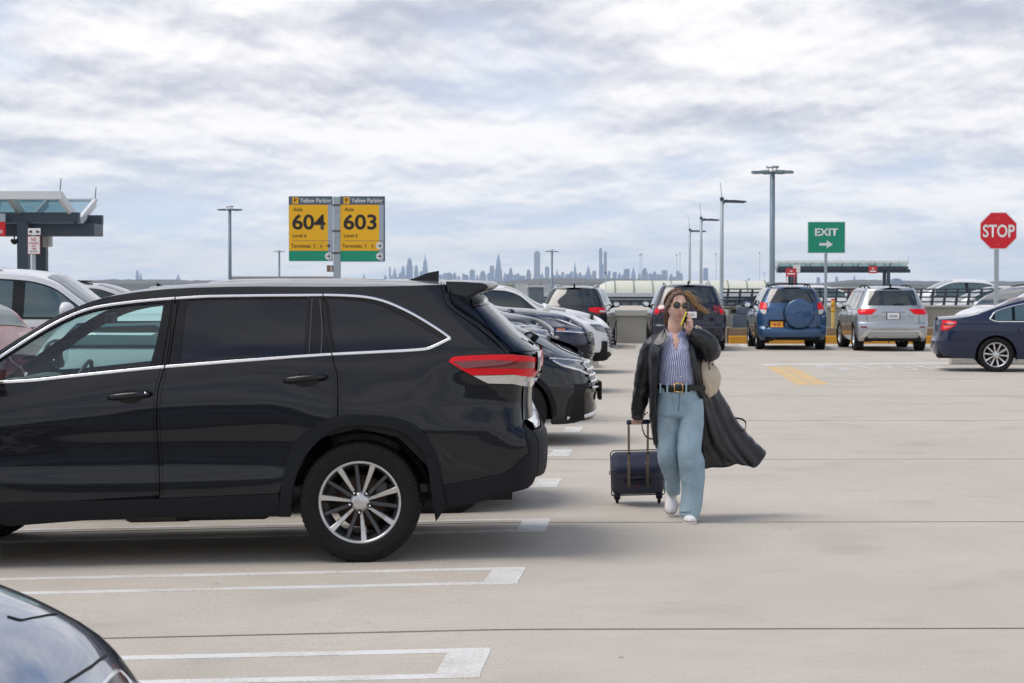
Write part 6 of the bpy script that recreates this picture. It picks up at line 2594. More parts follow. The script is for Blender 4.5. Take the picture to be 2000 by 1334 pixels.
def stop_sign():
    Y = 47.0
    base = at(1947, 562, Y)
    s = Local('stop_sign', 'red octagonal STOP sign on a grey post above the navy saloon', 'sign', (base.x, Y, float(gz(base.x, Y))))
    mb = MB()
    mb.bbox((-.05, .02, 0), (.05, .10, s.p(0, 440, Y).z), M_POLE, .01)
    mb.build('post', s.root)
    c = s.p(1950.2, 450.5, Y)
    for r, m, y, nm in ((36.2, M_WHITE, .012, 'border'), (34.4, M_SIGNRED, .0, 'board')):
        R = r / FPX * Y / math.cos(PI / 8)
        pts = [(c.x + R * math.cos(PI / 8 + i * PI / 4), c.z + R * math.sin(PI / 8 + i * PI / 4)) for i in range(8)]
        mb = MB()
        mb.prism(pts, y, y + .010, m)
        mb.build(nm, s.root)
    s.fit_text('STOP', 1919.6, 438.6, 1982, 463.6, Y - .004, M_WHITE, .022)
    for x, y in ((1949.5, 426), (1949.5, 478)):
        mb = MB()
        s.rect(mb, x - .7, y - .7, x + .7, y + .7, Y - .006, .004, M_STEEL)
        mb.build('bolt', s.root)


def standing_sign():
    Y = 47.0
    base = at(65.5, 562, Y)
    s = Local('no_standing_sign', 'small white NO STANDING sign with red lettering in front of the canopy', 'sign', (base.x, Y, float(gz(base.x, Y))))
    mb = MB()
    s.rect(mb, 62.3, 448, 68.6, 640, Y + .02, .05, M_POLE, .008)
    mb.build('post', s.root)
    mb = MB()
    s.rect(mb, 54, 461, 78.4, 496.4, Y, .008, M_REDINK)
    s.rect(mb, 55, 462, 77.4, 495.4, Y - .003, .004, M_WHITE)
    b = mb.build('board', s.root)
    for t, y0, y1, x0, x1 in (('NO', 464.5, 471, 61, 71), ('STANDING', 472.8, 477, 57, 75.5), ('ANY', 478.6, 482.6, 61.5, 70.5), ('TIME', 484.2, 488.2, 61, 71)):
        s.fit_text(t, x0, y0, x1, y1, Y - .006, M_REDINK, .02)
    c = s.p(66.3, 491.5, Y - .006)
    q = Y / FPX
    mb = MB()
    mb.add([(c.x + a * q, c.y, c.z + b_ * q) for a, b_ in [(-8, 0), (-5.5, 1.7), (-5.5, .6), (7, .6), (7, -.6), (-5.5, -.6), (-5.5, -1.7)]], [(0, 1, 6), (2, 5, 4, 3)], M_BLACKINK)
    mb.build('arrow', s.root)
    mb = MB()
    s.rect(mb, 54.6, 445.8, 79, 458.8, Y, .008, M_WHITE, .003)
    p = mb.build('plaque', s.root)
    for cx, sg in ((59.8, 1), (73.5, -1)):
        mb = MB()
        s.rect(mb, cx - 3.2, 451.5, cx + 3.2, 454, Y - .004, .002, M_BLACKINK)
        s.rect(mb, cx - 2.2 + sg, 450, cx + 1.2 + sg, 451.5, Y - .004, .002, M_BLACKINK)
        s.rect(mb, cx - 2.4, 454.2, cx - .8, 455.6, Y - .004, .002, M_BLACKINK)
        s.rect(mb, cx + .8, 454.2, cx + 2.4, 455.6, Y - .004, .002, M_BLACKINK)
        mb.build('pictogram', p)


parking_sign()
exit_sign()
stop_sign()
standing_sign()


# ------------------------------------------------------------------ glass canopies on dark steel
def canopy(xr, Y1, length, zg, label, step=1.3, flip=1, cols=(1.25,), rods=True):
    t = thing('bus_shelter', label, 'shelter', (xr, Y1, zg))
    top, bot, dep = 4.14, 3.43, 4.2
    mid = dep * .5
    # fascias
    for y, nm in ((0, 'fascia'), (dep, 'fascia')):
        mb = MB()
        h = .20 if y == 0 else .09
        mb.box((-length, y - .05, top - h), (0, y + .05, top), M_WHITESTEEL)
        mb.build(nm, t)
    # rafters: V section
    n = int(length / step)
    for i in range(n + 1):
        x = -i * step
        for (ya, yb) in ((0.06, mid - .05), (dep - .06, mid + .05)):
            mb = MB()
            a, b = Vector((x - .05, ya, top - .12)), Vector((x - .05, yb, bot))
            d = (b - a).normalized()
            up = d.cross(Vector((1, 0, 0))).normalized()
            up = up if up.z > 0 else -up
            v = []
            for q in (a, b):
                for sx in (-.045, .045):
                    for k in (-.11, .11):
                        v.append(q + Vector((sx, 0, 0)) + up * k)
            mb.add(v, [(0, 1, 3, 2), (4, 6, 7, 5), (0, 4, 5, 1), (2, 3, 7, 6), (0, 2, 6, 4), (1, 5, 7, 3)], M_WHITESTEEL if i in (0, ) else M_STEEL)
            mb.build('rafter', t, fix=True)
    # glass panes between the rafters
    for i in range(n):
        x0, x1 = -i * step - .08, -(i + 1) * step - .02
        for ya, yb in ((.02, mid - .08), (dep - .02, mid + .08)):
            mb = MB()
            mb.add([(x0, ya, top - .02), (x1, ya, top - .02), (x1, yb, bot + .10), (x0, yb, bot + .10)], [(0, 1, 2, 3)], M_PALEGLASS)
            mb.build('glass_pane', t)
    mb = MB()
    mb.box((-length, mid - .10, bot - .14), (.02, mid + .10, bot + .03), M_WHITESTEEL)
    mb.build('gutter', t)
    # beams and columns
    mb = MB()
    mb.box((-length + .3, 1.05, 3.39), (.19, 1.25, 3.65), M_BLUESTEEL)
    mb.build('beam', t)
    mb = MB()
    mb.box((-length + .3, 3.0, 3.39), (.38, 3.2, 3.65), M_BLUESTEEL)
    mb.build('beam', t)
    mb = MB()
    mb.box((-length + .3, 1.55, 3.07), (.48, 2.65, 3.385), M_BLUESTEEL)
    mb.build('beam', t)
    for c in cols:
        for y in (1.15, 3.1):
            mb = MB()
            mb.box((-c - .14, y - .14, 0), (-c + .14, y + .14, 3.389), M_BLUESTEEL)
            mb.box((-c - .17, y - .17, 0), (-c + .17, y + .17, .04), M_BLUESTEEL)
            mb.build('column', t)
    if rods:
        for y in (0.0, dep):
            mb = MB()
            mb.tube([(-.05, y, top), (-.02, y, top + .32)], .012, M_DARK, 5)
            mb.build('lightning_rod', t)
    return t


cz = float(gz(-11.3, 52))
SH1 = canopy(-11.28, 50.0, 13.0, cz, 'steel canopy with sloping glass panes at the left edge', cols=(1.25, 7.5))
s = Local('camera_dome', 'small dark security camera hanging under the left canopy', 'camera', tuple(at(28, 463, 51)))
mb = MB()
mb.tube([(0, 0, .05), (0, 0, -.05)], .02, M_DARK, 6)
mb.lathe([(0, -.20), (.07, -.16), (.10, -.10), (.09, -.05), (0, -.05)], M_GLOSSBLACK, 14)
mb.build('dome', s.root)
s = Local('electrical_box', 'pale electrical box fixed to the rear canopy column', 'electrical box', tuple(at(91, 472, 52.9)))
mb = MB()
s.rect(mb, 83, 461.5, 92, 482.5, 52.7, .2, M_PALECONC, .015)
mb.build('box_body', s.root)
mb = MB()
s.rect(mb, 93, 461.5, 100, 482, 52.75, .2, M_WHITESTEEL, .015)
mb.build('box_door', s.root)
s = Local('red_sign', 'red and grey hanging sign cut by the left edge under the canopy', 'sign', tuple(at(4, 448, 50.6)))
mb = MB()
s.rect(mb, -30, 433.5, 10, 461, 50.6, .05, M_SIGNRED)
b = mb.build('board', s.root)
mb = MB()
s.rect(mb, -30, 417, 10, 433, 50.6, .05, M_SIGNPALE)
mb.build('header_panel', s.root)
for x in (.2, 3.2):
    mb = MB()
    s.rect(mb, x, 449, x + 1.4, 456, 50.59, .005, M_WHITE)
    mb.build('lettering', b)

# a second deck beyond the railing on the right, the canopy on it
d2 = link('upper_deck', None, kind='structure', label='second concrete deck beyond the railing')
for i, (y0, y1) in enumerate(((59.7, 92), (92.02, 130), (130.02, 190))):
    mb = MB()
    mb.box((9.5 if i == 0 else 6.5, y0, -.4), (75, y1, .0), M_CONC)
    mb.build('deck_slab', d2)
SH2 = canopy(place(1774, 180), 180.0, place(1774, 180) - place(1517, 180), 0.0, 'low canopy of pale glass and dark steel far off behind the exit sign', step=1.45, cols=(1.6, 10.3))
for (x0, y0, x1, y1, Y, lab) in ((1697, 519, 1713, 534, 179.5, 'red square sign hanging from the distant canopy'), (1535, 524, 1555.5, 539.5, 150, 'red sign on two thin legs beyond the blue SUV roof')):
    s = Local('red_sign', lab, 'sign', tuple(at((x0 + x1) / 2, y1, Y)))
    mb = MB()
    s.rect(mb, x0, y0, x1, y1, Y, .06, mat('pale_sign_red', (.52, .03, .04), .45))
    b = mb.build('board', s.root)
    mb = MB()
    w = x1 - x0
    s.rect(mb, x0 + w * .38, y0 + 4.5, x0 + w * .62, y0 + 6.5, Y - .02, .01, M_WHITE)
    s.rect(mb, x0 + w * .15, y0 + 9.5, x0 + w * .85, y0 + 12, Y - .02, .01, M_WHITE)
    mb.build('lettering', b)
    if Y < 170:
        for x in (x0 + .4, x1 - 4):
            mb = MB()
            a = s.p(x, y0, Y)
            mb.box((a.x, .02, -1.0 - 1.0), (a.x + .05, .06, a.z), M_SIGNRED)
            mb.build('leg', s.root)
    else:
        mb = MB()
        s.rect(mb, x0 + 1, y0 - 2, x1 - 1, y0, Y + .02, .03, M_GREEN)
        mb.build('hanger', s.root)
s = Local('white_sign', 'back of a small white sign beside the red sign', 'sign', tuple(at(1556, 532, 152)))
mb = MB()
s.rect(mb, 1549, 517, 1563, 532, 152, .05, M_WHITESTEEL)
mb.build('board', s.root)
mb = MB()
s.rect(mb, 1551, 532, 1557, 562, 152.05, .2, M_BLUESTEEL)
mb.build('post', s.root)


# ------------------------------------------------------------------ lamps
def mast(px, top_y, Y, label, half, group=None, base=0.0, r=.14):
    b = at(px, 562, Y)
    t = thing('lamp_mast', label, 'lamp post', (b.x, Y, base), 0, group)
    H = at(px, top_y, Y).z - base
    mb = MB()
    mb.lathe([(r * 1.25, 0), (r * 1.1, H * .3), (r, H - .25), (0, H - .25)], M_MAST, 14)
    mb.build('pole', t)
    mb = MB()
    mb.lathe([(half * .55, H - .30), (half * .60, H - .27), (half * .55, H - .24)], M_MAST, 24)
    for a in np.arange(0, 2 * PI, PI / 3):
        mb.tube([(0, 0, H - .3), (half * .9 * math.cos(a), half * .9 * math.sin(a), H - .22)], .04, M_MAST, 5)
    mb.build('lamp_ring', t)
    for i in range(8):
        a = i * PI / 4 + .18
        mb = MB()
        M_ = Matrix.Translation((half * .74 * math.cos(a), half * .74 * math.sin(a), H - .26)) @ Matrix.Rotation(a, 4, 'Z')
        mb.bbox((-half * .20, -half * .16, -.07), (half * .24, half * .16, .06), M_MAST, .03, M_)
        mb.build('floodlight', t)
    mb = MB()
    mb.lathe([(half * .30, H - .02), (half * .30, H + .08), (0, H + .10)], M_STEEL, 12)
    for a in np.arange(.3, 2 * PI, PI / 3):
        mb.tube([(half * .28 * math.cos(a), half * .28 * math.sin(a), H + .02), (half * .12 * math.cos(a), half * .12 * math.sin(a), H - .28)], .02, M_STEEL, 4)
    mb.build('mast_head', t)
    return t


mast(1508, 327, 110, 'tall grey lamp mast with a ring of floodlights behind the blue SUV', 1.20)
mast(449.3, 404, 180, 'distant lamp mast with a floodlight ring left of the aisle sign', 1.15, base=-.1)
mast(545.5, 489, 400, 'far lamp mast between the floodlight mast and the aisle sign', 1.2, base=-8, r=.2)
mast(1078, 488, 330, 'far lamp mast standing in front of the skyline', 1.15, base=-8, r=.17)


def arm_lamp(px, top_y, arm_px, Y, rod_y, label):
    b = at(px, 562, Y)
    t = thing('street_lamp', label, 'street lamp', (b.x, Y, -1.0), 0, 'single-arm lamps on the ramp')
    H = at(px, top_y, Y).z + 1.0
    mb = MB()
    mb.lathe([(.105, 0), (.095, H * .5), (.085, H), (0, H)], M_POLE, 12)
    mb.build('pole', t)
    L = (arm_px - px) / FPX * Y
    mb = MB()
    mb.bbox((-.09, -.1, H - .12), (.09, .1, H + .04), M_BLUESTEEL, .02)
    mb.tube([(.05, 0, H - .30), (.16, 0, H - .10), (.30, 0, H - .12)], .05, M_BLUESTEEL, 6)
    mb.build('bracket', t)
    mb = MB()
    mb.prism([(.14, H - .10), (.14, H - .22), (.9 * L, H - .24), (L, H - .20), (L * .98, H - .14), (.5 * L, H - .09)], -.16, .16, M_BLUESTEEL)
    mb.build('lamp_head', t)
    mb = MB()
    mb.tube([(0, 0, H), (at(px - 2.5, rod_y, Y).x - b.x, 0, at(px, rod_y, Y).z + 1.0)], .016, M_MAST, 5)
    mb.build('lightning_rod', t)


arm_lamp(1409.5, 387, 1457, 97, 357, 'nearest of the single-arm lamps, its arm reaching towards the floodlight mast')
arm_lamp(1369, 424.5, 1405, 130, 397, 'middle one of the single-arm lamps above the dark blue SUV')
arm_lamp(1347, 447.5, 1379, 161, 424, 'farthest of the single-arm lamps above the walking person')
for px_, ty, Y in ((1250, 499, 500), (1253.3, 497, 510), (1321.5, 499, 520), (1328, 496, 530), (1398.5, 497, 500), (1483.5, 494, 480), (1493, 533, 600), (1183, 533, 300)):
    b = at(px_, 562, Y)
    t = thing('light_pole', 'very thin pale pole far off above the vaulted walkway', 'pole', (b.x, Y, -18), 0, 'thin far poles')
    H = at(px_, ty, Y).z + 18
    mb = MB()
    mb.tube([(0, 0, 0), (0, 0, H)], .065, M_POLE, 6)
    mb.build('pole', t)
    mb = MB()
    mb.lathe([(0, H + .35), (.15, H + .2), (.15, H - .05), (0, H - .1)], M_MAST, 8)
    mb.build('lamp', t)


# ------------------------------------------------------------------ vaulted walkway and low buildings beyond
def walkway():
    Y = 400.0
    x0, x1 = place(1163, Y), place(1492, Y)
    z0, z1 = at(0, 572, Y).z, at(0, 548, Y).z
    t = thing('walkway', 'long pale walkway with a vaulted cream roof beyond the far wall', 'building', (x0, Y, -18))
    M_CREAM = mat('cream_roof_sheet', (.64, .645, .54), .5, var=.08, vscale=.3)
    M_RIB = mat('walkway_rib', (.22, .26, .22), .6)
    R = z1 - z0
    zc = z0 + 18
    n = 9
    L = x1 - x0
    for i in range(n):
        a, b = L * i / n + .08, L * (i + 1) / n - .08
        mb = MB()
        P = []
        for q in np.linspace(a, b, 5):
            k = 1.0
            if i == 0:
                k = math.sqrt(max(.02, 1 - ((L / n - q) / (L / n)) ** 2.0))
            P.append([(q, R * 1.6 * math.cos(an), zc + R * k * math.sin(an)) for an in np.linspace(PI, 0, 16)])
        mb.grid(P, M_CREAM)
        mb.build('roof_panel', t)
    for i in range(1, n + 1):
        mb = MB()
        q = L * i / n
        P = [[(q + d, (R * 1.6 + .08) * math.cos(an), zc + (R + .07) * math.sin(an)) for an in np.linspace(PI, 0, 16)] for d in (-.13, .13)]
        mb.grid(P, M_RIB)
        mb.build('roof_rib', t)
    mb = MB()
    mb.prism([(R * 1.6 * math.cos(a), zc + R * math.sin(a)) for a in np.linspace(0, PI, 14)], L - .05, L, M_PALEGLASS if False else mat('greenish_end_glass', (.36, .40, .30), .25), 'yz')
    mb.build('end_wall', t)
    zz = lambda py: at(0, py, Y - 6).z + 18
    ext = 60
    for a, b, m, nm, dy in ((572, 579.5, M_WHITESTEEL, 'fascia', -6.0), (579.6, 583, M_BLUESTEEL, 'rail', -6.3), (583.1, 585.5, M_WHITESTEEL, 'ledge', -6.1), (585.6, 604, mat('dark_facade', (.05, .06, .07), .5, var=.3, vscale=.4), 'facade', -5.9)):
        mb = MB()
        mb.box((-ext, dy, zz(b)), (L + 10, -3, zz(a)), m)
        mb.build(nm, t)
    mb = MB()
    mb.box((-ext, -5.8, 0), (L + 10, 6, zz(604) - .02), M_CONC2)
    mb.build('wall', t)
    for i in range(26):
        mb = MB()
        x = -14 + i * 1.9
        mb.box((x, -5.97, zz(600)), (x + 1.3, -5.88, zz(591)), mat('far_window', (.16, .20, .22), .1, coat=.5))
        mb.build('window', t)


walkway()


def far_block(x0, x1, ytop, Y, label, m, windows=True, depth=20, group='low buildings in the middle distance', pitched=False, roofm=None):
    a, b = at(x0, ytop, Y), at(x1, ytop, Y)
    t = thing('low_building', label, 'building', (a.x, Y, -18), 0, group)
    H = a.z + 18
    L = b.x - a.x
    mb = MB()
    mb.box((0, 0, 0), (L, depth, H), m)
    mb.build('wall', t)
    mb = MB()
    mb.box((-.2, -.2, H), (L + .2, depth, H + .35), roofm or M_WHITESTEEL)
    mb.build('roof', t)
    if windows:
        n = max(2, int(L / 3.2))
        for i in range(n):
            mb = MB()
            x = L * (i + .2) / n
            mb.box((x, -.1, H - 3.2), (x + L / n * .6, .1, H - 1.0), mat('far_window', (.16, .20, .22), .1, coat=.5))
            mb.build('window', t)


far_block(1033, 1062, 561, 330, 'low building with dark square windows left of the dark grey SUV', mat('blue_grey_wall', (.16, .19, .22), .6))
far_block(450, 648, 541, 900, 'long pale grey shed showing over the roof of the black SUV', mat('pale_shed', (.45, .45, .44), .7, var=.05, vscale=.05), windows=True)
far_block(1645, 1690, 562.5, 700, 'orange brick building low on the horizon by the silver SUV', mat('orange_brick', (.42, .20, .11), .8), windows=True)
for i, (x0, x1, yt, Y, c) in enumerate(((962, 985, 553, 1500, (.60, .62, .55)), (988, 1003, 556, 1300, (.30, .36, .16)), (1006, 1030, 554.5, 1700, (.66, .66, .62)), (1040, 1052, 556, 1400, (.62, .60, .52)), (1062, 1085, 555, 1800, (.55, .57, .58)),
                                        (1095, 1112, 557, 1600, (.62, .64, .66)), (880, 900, 553, 1900, (.3, .33, .3)), (905, 948, 556, 1300, (.34, .36, .38)), (1120, 1150, 558, 1200, (.4, .42, .4)))):
    far_block(x0, x1, yt, Y, 'small pale building among the trees below the skyline', mat('far_wall_%d' % i, c, .7), windows=False)


# ------------------------------------------------------------------ terrain, hills, skyline, haze
def terrain():
    mb = MB()
    mb.add([(-17000, -2500, -18.5), (17000, -2500, -18.5), (17000, 23500, -18.5), (-17000, 23500, -18.5)], [(0, 1, 2, 3)], mat('far_ground', (.085, .085, .07), .95, var=.5, vscale=.004))
    mb.build('terrain', kind='structure', label='flat built-up land far below the deck')
    mb = MB()
    mb.box((-29.9, 1.0, -18.4), (43.9, 58.5, -.45), M_CONC2)
    mb.build('garage_wall', DECK)


terrain()


def hills(Y, pts, m, name='hills', depth=500, jag=1.2, seed=0):
    """a wooded ridge: its crest follows points (px, py) seen from the deck"""
    r = np.random.default_rng(seed)
    xs = np.linspace(pts[0][0], pts[-1][0], 420)
    ys = np.interp(xs, [p[0] for p in pts], [p[1] for p in pts])
    n = np.zeros_like(xs)
    for f, a in ((9, .5), (23, .35), (60, .3), (140, .25)):
        ph = r.uniform(0, 6.28, 4)
        n += a * np.sin(xs / 2000 * f * 6.28 + ph[0]) * np.sin(xs / 2000 * f * 2.9 + ph[1])
    n += r.normal(0, .28, len(xs))
    ys = ys - n * jag
    P = []
    for k, (fz, dy) in enumerate(((0, -depth * .5), (.45, -depth * .3), (.8, -depth * .12), (1.0, 0), (.9, depth * .2), (0, depth))):
        row = []
        for x, y in zip(xs, ys):
            p = at(x, y, Y)
            z = -18.4 + (p.z + 18.4) * fz * (1 if k == 3 else 1 + r.normal(0, .04))
            row.append((p.x, Y + dy + r.normal(0, depth * .02), z))
        P.append(row)
    mb = MB()
    mb.grid(P, m, flip=True, smooth=False)
    return mb.build(name, kind='structure', label='low wooded hills on the horizon')


M_WOOD = mat('bare_woodland', (.070, .056, .050), .95, var=.55, vscale=.02)
M_WOOD2 = mat('mixed_woodland', (.060, .062, .045), .95, var=.6, vscale=.03)
hills(11000, [(-600, 549), (150, 549), (230, 545.5), (330, 546), (430, 547.5), (640, 549), (800, 550), (960, 551), (1040, 545), (1100, 543), (1250, 545), (1400, 550), (1600, 553), (1670, 546), (1760, 548), (1830, 550), (2100, 549), (2700, 548)], M_WOOD, seed=1, depth=1100)
hills(6000, [(-600, 553), (400, 554), (900, 553.5), (1000, 555), (1100, 552), (1180, 553), (1400, 558), (1600, 558), (1660, 553), (1800, 556), (2600, 557)], M_WOOD2, depth=600, seed=5, jag=1.0)


def skyline():
    M_T = [mat('tower_%d' % i, c, .5, var=.12, vscale=.02) for i, c in enumerate(((.06, .17, .38), (.11, .23, .45), (.035, .14, .37), (.20, .25, .39), (.09, .24, .45)))]  # base colours carry some of the blue of the distant haze
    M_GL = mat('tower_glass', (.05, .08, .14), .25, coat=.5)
    G = 'distant towers of the city skyline'
    Y0 = 20500.0
    r = random.Random(3)

    def tower(px, w, top, label=None, kind='block', mi=None, yy=None):
        Y = Y0 + r.uniform(-900, 900) if yy is None else yy
        b = at(px, 562, Y)
        t = thing('skyscraper' if (label or '') .find('low hazy') < 0 else 'city_block', label or 'distant blue grey tower block in the city skyline', 'tower', (b.x, Y, -18), 0, None if label and 'low hazy' not in label else (G if not label else 'low blocks at the foot of the skyline'))
        H = at(px, top, Y).z + 18
        W = w / FPX * Y
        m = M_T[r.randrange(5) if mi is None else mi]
        D = min(W, 60)

        def bx(n, w0, z0, z1, mm=m, w1=None):
            mb = MB()
            w1_ = w0 if w1 is None else w1
            v = [(-w0 / 2, -D / 2, z0), (w0 / 2, -D / 2, z0), (w0 / 2, D / 2, z0), (-w0 / 2, D / 2, z0), (-w1_ / 2, -D / 2 * w1_ / w0, z1), (w1_ / 2, -D / 2 * w1_ / w0, z1), (w1_ / 2, D / 2 * w1_ / w0, z1), (-w1_ / 2, D / 2 * w1_ / w0, z1)]
            mb.add(v, [(0, 3, 2, 1), (4, 5, 6, 7), (0, 1, 5, 4), (1, 2, 6, 5), (2, 3, 7, 6), (3, 0, 4, 7)], mm)
            mb.build(n, t)
        if kind == 'spire':
            bx('shaft', W, 0, H * .60)
            bx('upper_shaft', W * .72, H * .60, H * .74)
            bx('crown', W * .5, H * .74, H * .84, w1=W * .2)
            bx('spire', W * .14, H * .84, H, w1=W * .03)
        elif kind == 'taper':
            bx('shaft', W, 0, H * .55, w1=W * .8)
            bx('upper_shaft', W * .62, H * .55, H * .82, w1=W * .42)
            bx('crown', W * .34, H * .82, H * .93, w1=W * .2)
            bx('spire', W * .10, H * .93, H, w1=W * .04)
        elif kind == 'step':
            bx('shaft', W, 0, H * .78)
            bx('upper_shaft', W * .7, H * .78, H * .93)
            bx('crown', W * .35, H * .93, H)
        elif kind == 'point':
            bx('shaft', W, 0, H * .62)
            bx('crown', W * .9, H * .62, H, w1=W * .06)
        else:
            bx('shaft', W, 0, H * .96)
            bx('roof_plant', W * .6, H * .96, H)
        return t
    named = [(830.5, 10, 492, 'tower with a tall needle spire, left end of the skyline', 'spire', 1), (973.5, 17, 494, 'stepped tapering tower standing highest left of centre in the skyline', 'taper', 1), (1049, 12, 490, 'broad tall slab with an unfinished top in the skyline', 'block', 3),
             (1173, 6, 484, 'thinnest tallest tower of the skyline, above the dark grey SUV', 'block', 0), (1182.2, 6, 490, 'slim pale tower just beside the thinnest tallest one', 'block', 3), (1123, 6, 512, 'small sharp spired tower left of the slim pair', 'point', 0),
             (1149, 11, 518, 'pale sloped tower with a slanting top', 'point', 4), (1378, 9, 523, 'lone blue block behind the nearest single-arm lamp', 'block', 2), (800, 12, 504, 'cranes over an unfinished tower at the left of the skyline', 'step', 0)]
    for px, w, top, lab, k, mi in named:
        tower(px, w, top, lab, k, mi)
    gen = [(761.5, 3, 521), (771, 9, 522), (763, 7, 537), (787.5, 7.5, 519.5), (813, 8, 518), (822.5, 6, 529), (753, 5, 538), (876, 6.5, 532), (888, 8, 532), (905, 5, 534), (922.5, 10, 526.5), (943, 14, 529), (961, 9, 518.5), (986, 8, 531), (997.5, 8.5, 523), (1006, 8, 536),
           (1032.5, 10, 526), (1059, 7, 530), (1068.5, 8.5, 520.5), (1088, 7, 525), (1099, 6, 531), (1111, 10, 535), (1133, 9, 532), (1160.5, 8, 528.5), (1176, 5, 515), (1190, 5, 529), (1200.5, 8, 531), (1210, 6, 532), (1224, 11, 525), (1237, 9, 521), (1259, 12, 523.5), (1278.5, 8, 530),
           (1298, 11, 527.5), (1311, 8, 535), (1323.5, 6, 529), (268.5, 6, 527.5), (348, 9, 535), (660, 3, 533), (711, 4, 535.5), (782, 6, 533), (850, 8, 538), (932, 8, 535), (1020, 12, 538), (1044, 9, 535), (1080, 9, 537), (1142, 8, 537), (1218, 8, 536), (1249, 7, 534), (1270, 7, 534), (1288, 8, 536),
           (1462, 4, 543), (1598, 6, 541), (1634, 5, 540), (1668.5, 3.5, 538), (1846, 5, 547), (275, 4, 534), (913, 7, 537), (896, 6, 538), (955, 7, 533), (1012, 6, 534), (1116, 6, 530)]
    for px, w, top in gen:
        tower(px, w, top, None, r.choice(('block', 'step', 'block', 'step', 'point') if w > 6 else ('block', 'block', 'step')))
    r2 = random.Random(9)
    for k in range(46):
        px = r2.choice((r2.uniform(752, 1010), r2.uniform(985, 1300), r2.uniform(1050, 1340)))
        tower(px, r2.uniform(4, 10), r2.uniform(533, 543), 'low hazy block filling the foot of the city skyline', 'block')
    for px, w, top in ((1750, 26, 544), (1727, 8, 540)):
        tower(px, w, top, 'grey blue housing block behind the distant canopy' if w > 10 else 'small block beside the distant canopy column', 'step', 3, 9000)


skyline()

hz = MB()
hz.box((-18000, -3000, -19.6), (18000, 24500, 470), MATS.setdefault('haze_air', bpy.data.materials.new('haze_air')))
hm = MATS['haze_air']
hm.use_nodes = True
hm.node_tree.nodes.clear()
_o = hm.node_tree.nodes.new('ShaderNodeOutputMaterial')
_v = hm.node_tree.nodes.new('ShaderNodeVolumePrincipled')
_v.inputs['Color'].default_value = (.76, .88, 1.0, 1)
_v.inputs['Density'].default_value = 4.2e-5
_v.inputs['Anisotropy'].default_value = 0.25
hm.node_tree.links.new(_v.outputs[0], _o.inputs['Volume'])
HAZE = hz.build('haze', kind='stuff', label='pale bluish air')
# ------------------------------------------------------------------ the walking person
from mathutils import noise as mnoise

PSC = 268.0
PY = 14.5
PB = at(1330, 562, PY)
PZ = float(gz(PB.x, PY))


def q3(px, py, y=0.0):
    """person-local point from photograph pixels at depth y behind the body plane"""
    k = (PY + y) / PY
    X = (px - 1000) / FPX * (PY + y) - PB.x
    Z = CAMZ - (py - 562) / FPX * (PY + y) - PZ
    return Vector((X, y, Z))


def fused(name, mb, voxel, parent, m, smooth=3, wr=None, loc=None):
    """fuse overlapping closed shapes into one continuous surface"""
    o = mb.build(name, None, fix=True)
    md = o.modifiers.new('r', 'REMESH')
    md.mode = 'VOXEL'
    md.voxel_size = voxel
    if smooth:
        ms = o.modifiers.new('s', 'SMOOTH')
        ms.iterations = smooth
        ms.factor = .5
    dg = bpy.context.evaluated_depsgraph_get()
    me = bpy.data.meshes.new_from_object(o.evaluated_get(dg))
    old = o.data
    o.data = me
    o.modifiers.clear()
    bpy.data.meshes.remove(old)
    me.materials.clear()
    me.materials.append(m)
    me.polygons.foreach_set('use_smooth', [True] * len(me.polygons))
    if wr:
        wrinkle(me, *wr)
    me.update()
    o.parent = parent
    return o


def wrinkle(me, amp, scale, stretch=(1, 1, 1), seed=0.0, ridged=True):
    n = len(me.vertices)
    co = np.zeros(n * 3)
    no = np.zeros(n * 3)
    me.vertices.foreach_get('co', co)
    me.vertices.foreach_get('normal', no)
    co, no = co.reshape(-1, 3), no.reshape(-1, 3)
    d = np.zeros(n)
    for i in range(n):
        p = Vector((co[i][0] * scale * stretch[0] + seed, co[i][1] * scale * stretch[1], co[i][2] * scale * stretch[2]))
        v = mnoise.noise(p) + .5 * mnoise.noise(p * 2.1)
        d[i] = (1 - 2 * abs(v)) if ridged else v
    co = co + no * (d * amp)[:, None]
    me.vertices.foreach_set('co', co.ravel())
    me.update()


def loft(mb, rows, m, k=32, cap=True, e=2.4):
    """rows: (xl, xr, py, y centre, half depth) closed rounded sections"""
    P = []
    for xl, xr, py, yc, hd in rows:
        a, b = q3(xl, py, yc), q3(xr, py, yc)
        c = (a + b) / 2
        hw = (b.x - a.x) / 2
        ring = []
        for i in range(k):
            an = 2 * PI * i / k
            cs, sn = math.cos(an), math.sin(an)
            ring.append((c.x + hw * math.copysign(abs(cs) ** (2 / e), cs), yc + hd * math.copysign(abs(sn) ** (2 / e), sn), c.z))
        P.append(ring)
    P = np.array(P)
    # smooth the rows
    n = len(rows)
    t = np.arange(n)
    tt = np.linspace(0, n - 1, (n - 1) * 5 + 1)
    Q = np.zeros((len(tt), k, 3))
    for j in range(k):
        for a in range(3):
            Q[:, j, a] = pchip(t, P[:, j, a], tt)
    o = len(mb.v)
    mb.grid(Q, m, closed=True)
    if cap:
        r = len(tt)
        mb.f += [tuple(o + j for j in range(k)), tuple(o + (r - 1) * k + j for j in range(k))[::-1]]
        mb.m += [mb.mi(m)] * 2
        mb.smooth += [True] * 2


def bone(mb, pts, rad, m, k=14):
    """a limb: tapering tube with round ends"""
    mb.tube(pts, rad, m, k)
    for p, r in zip(pts, rad):
        bm = bmesh.new()
        bmesh.ops.create_uvsphere(bm, u_segments=12, v_segments=8, radius=r)
        mb.bm(bm, m, Matrix.Translation(p))


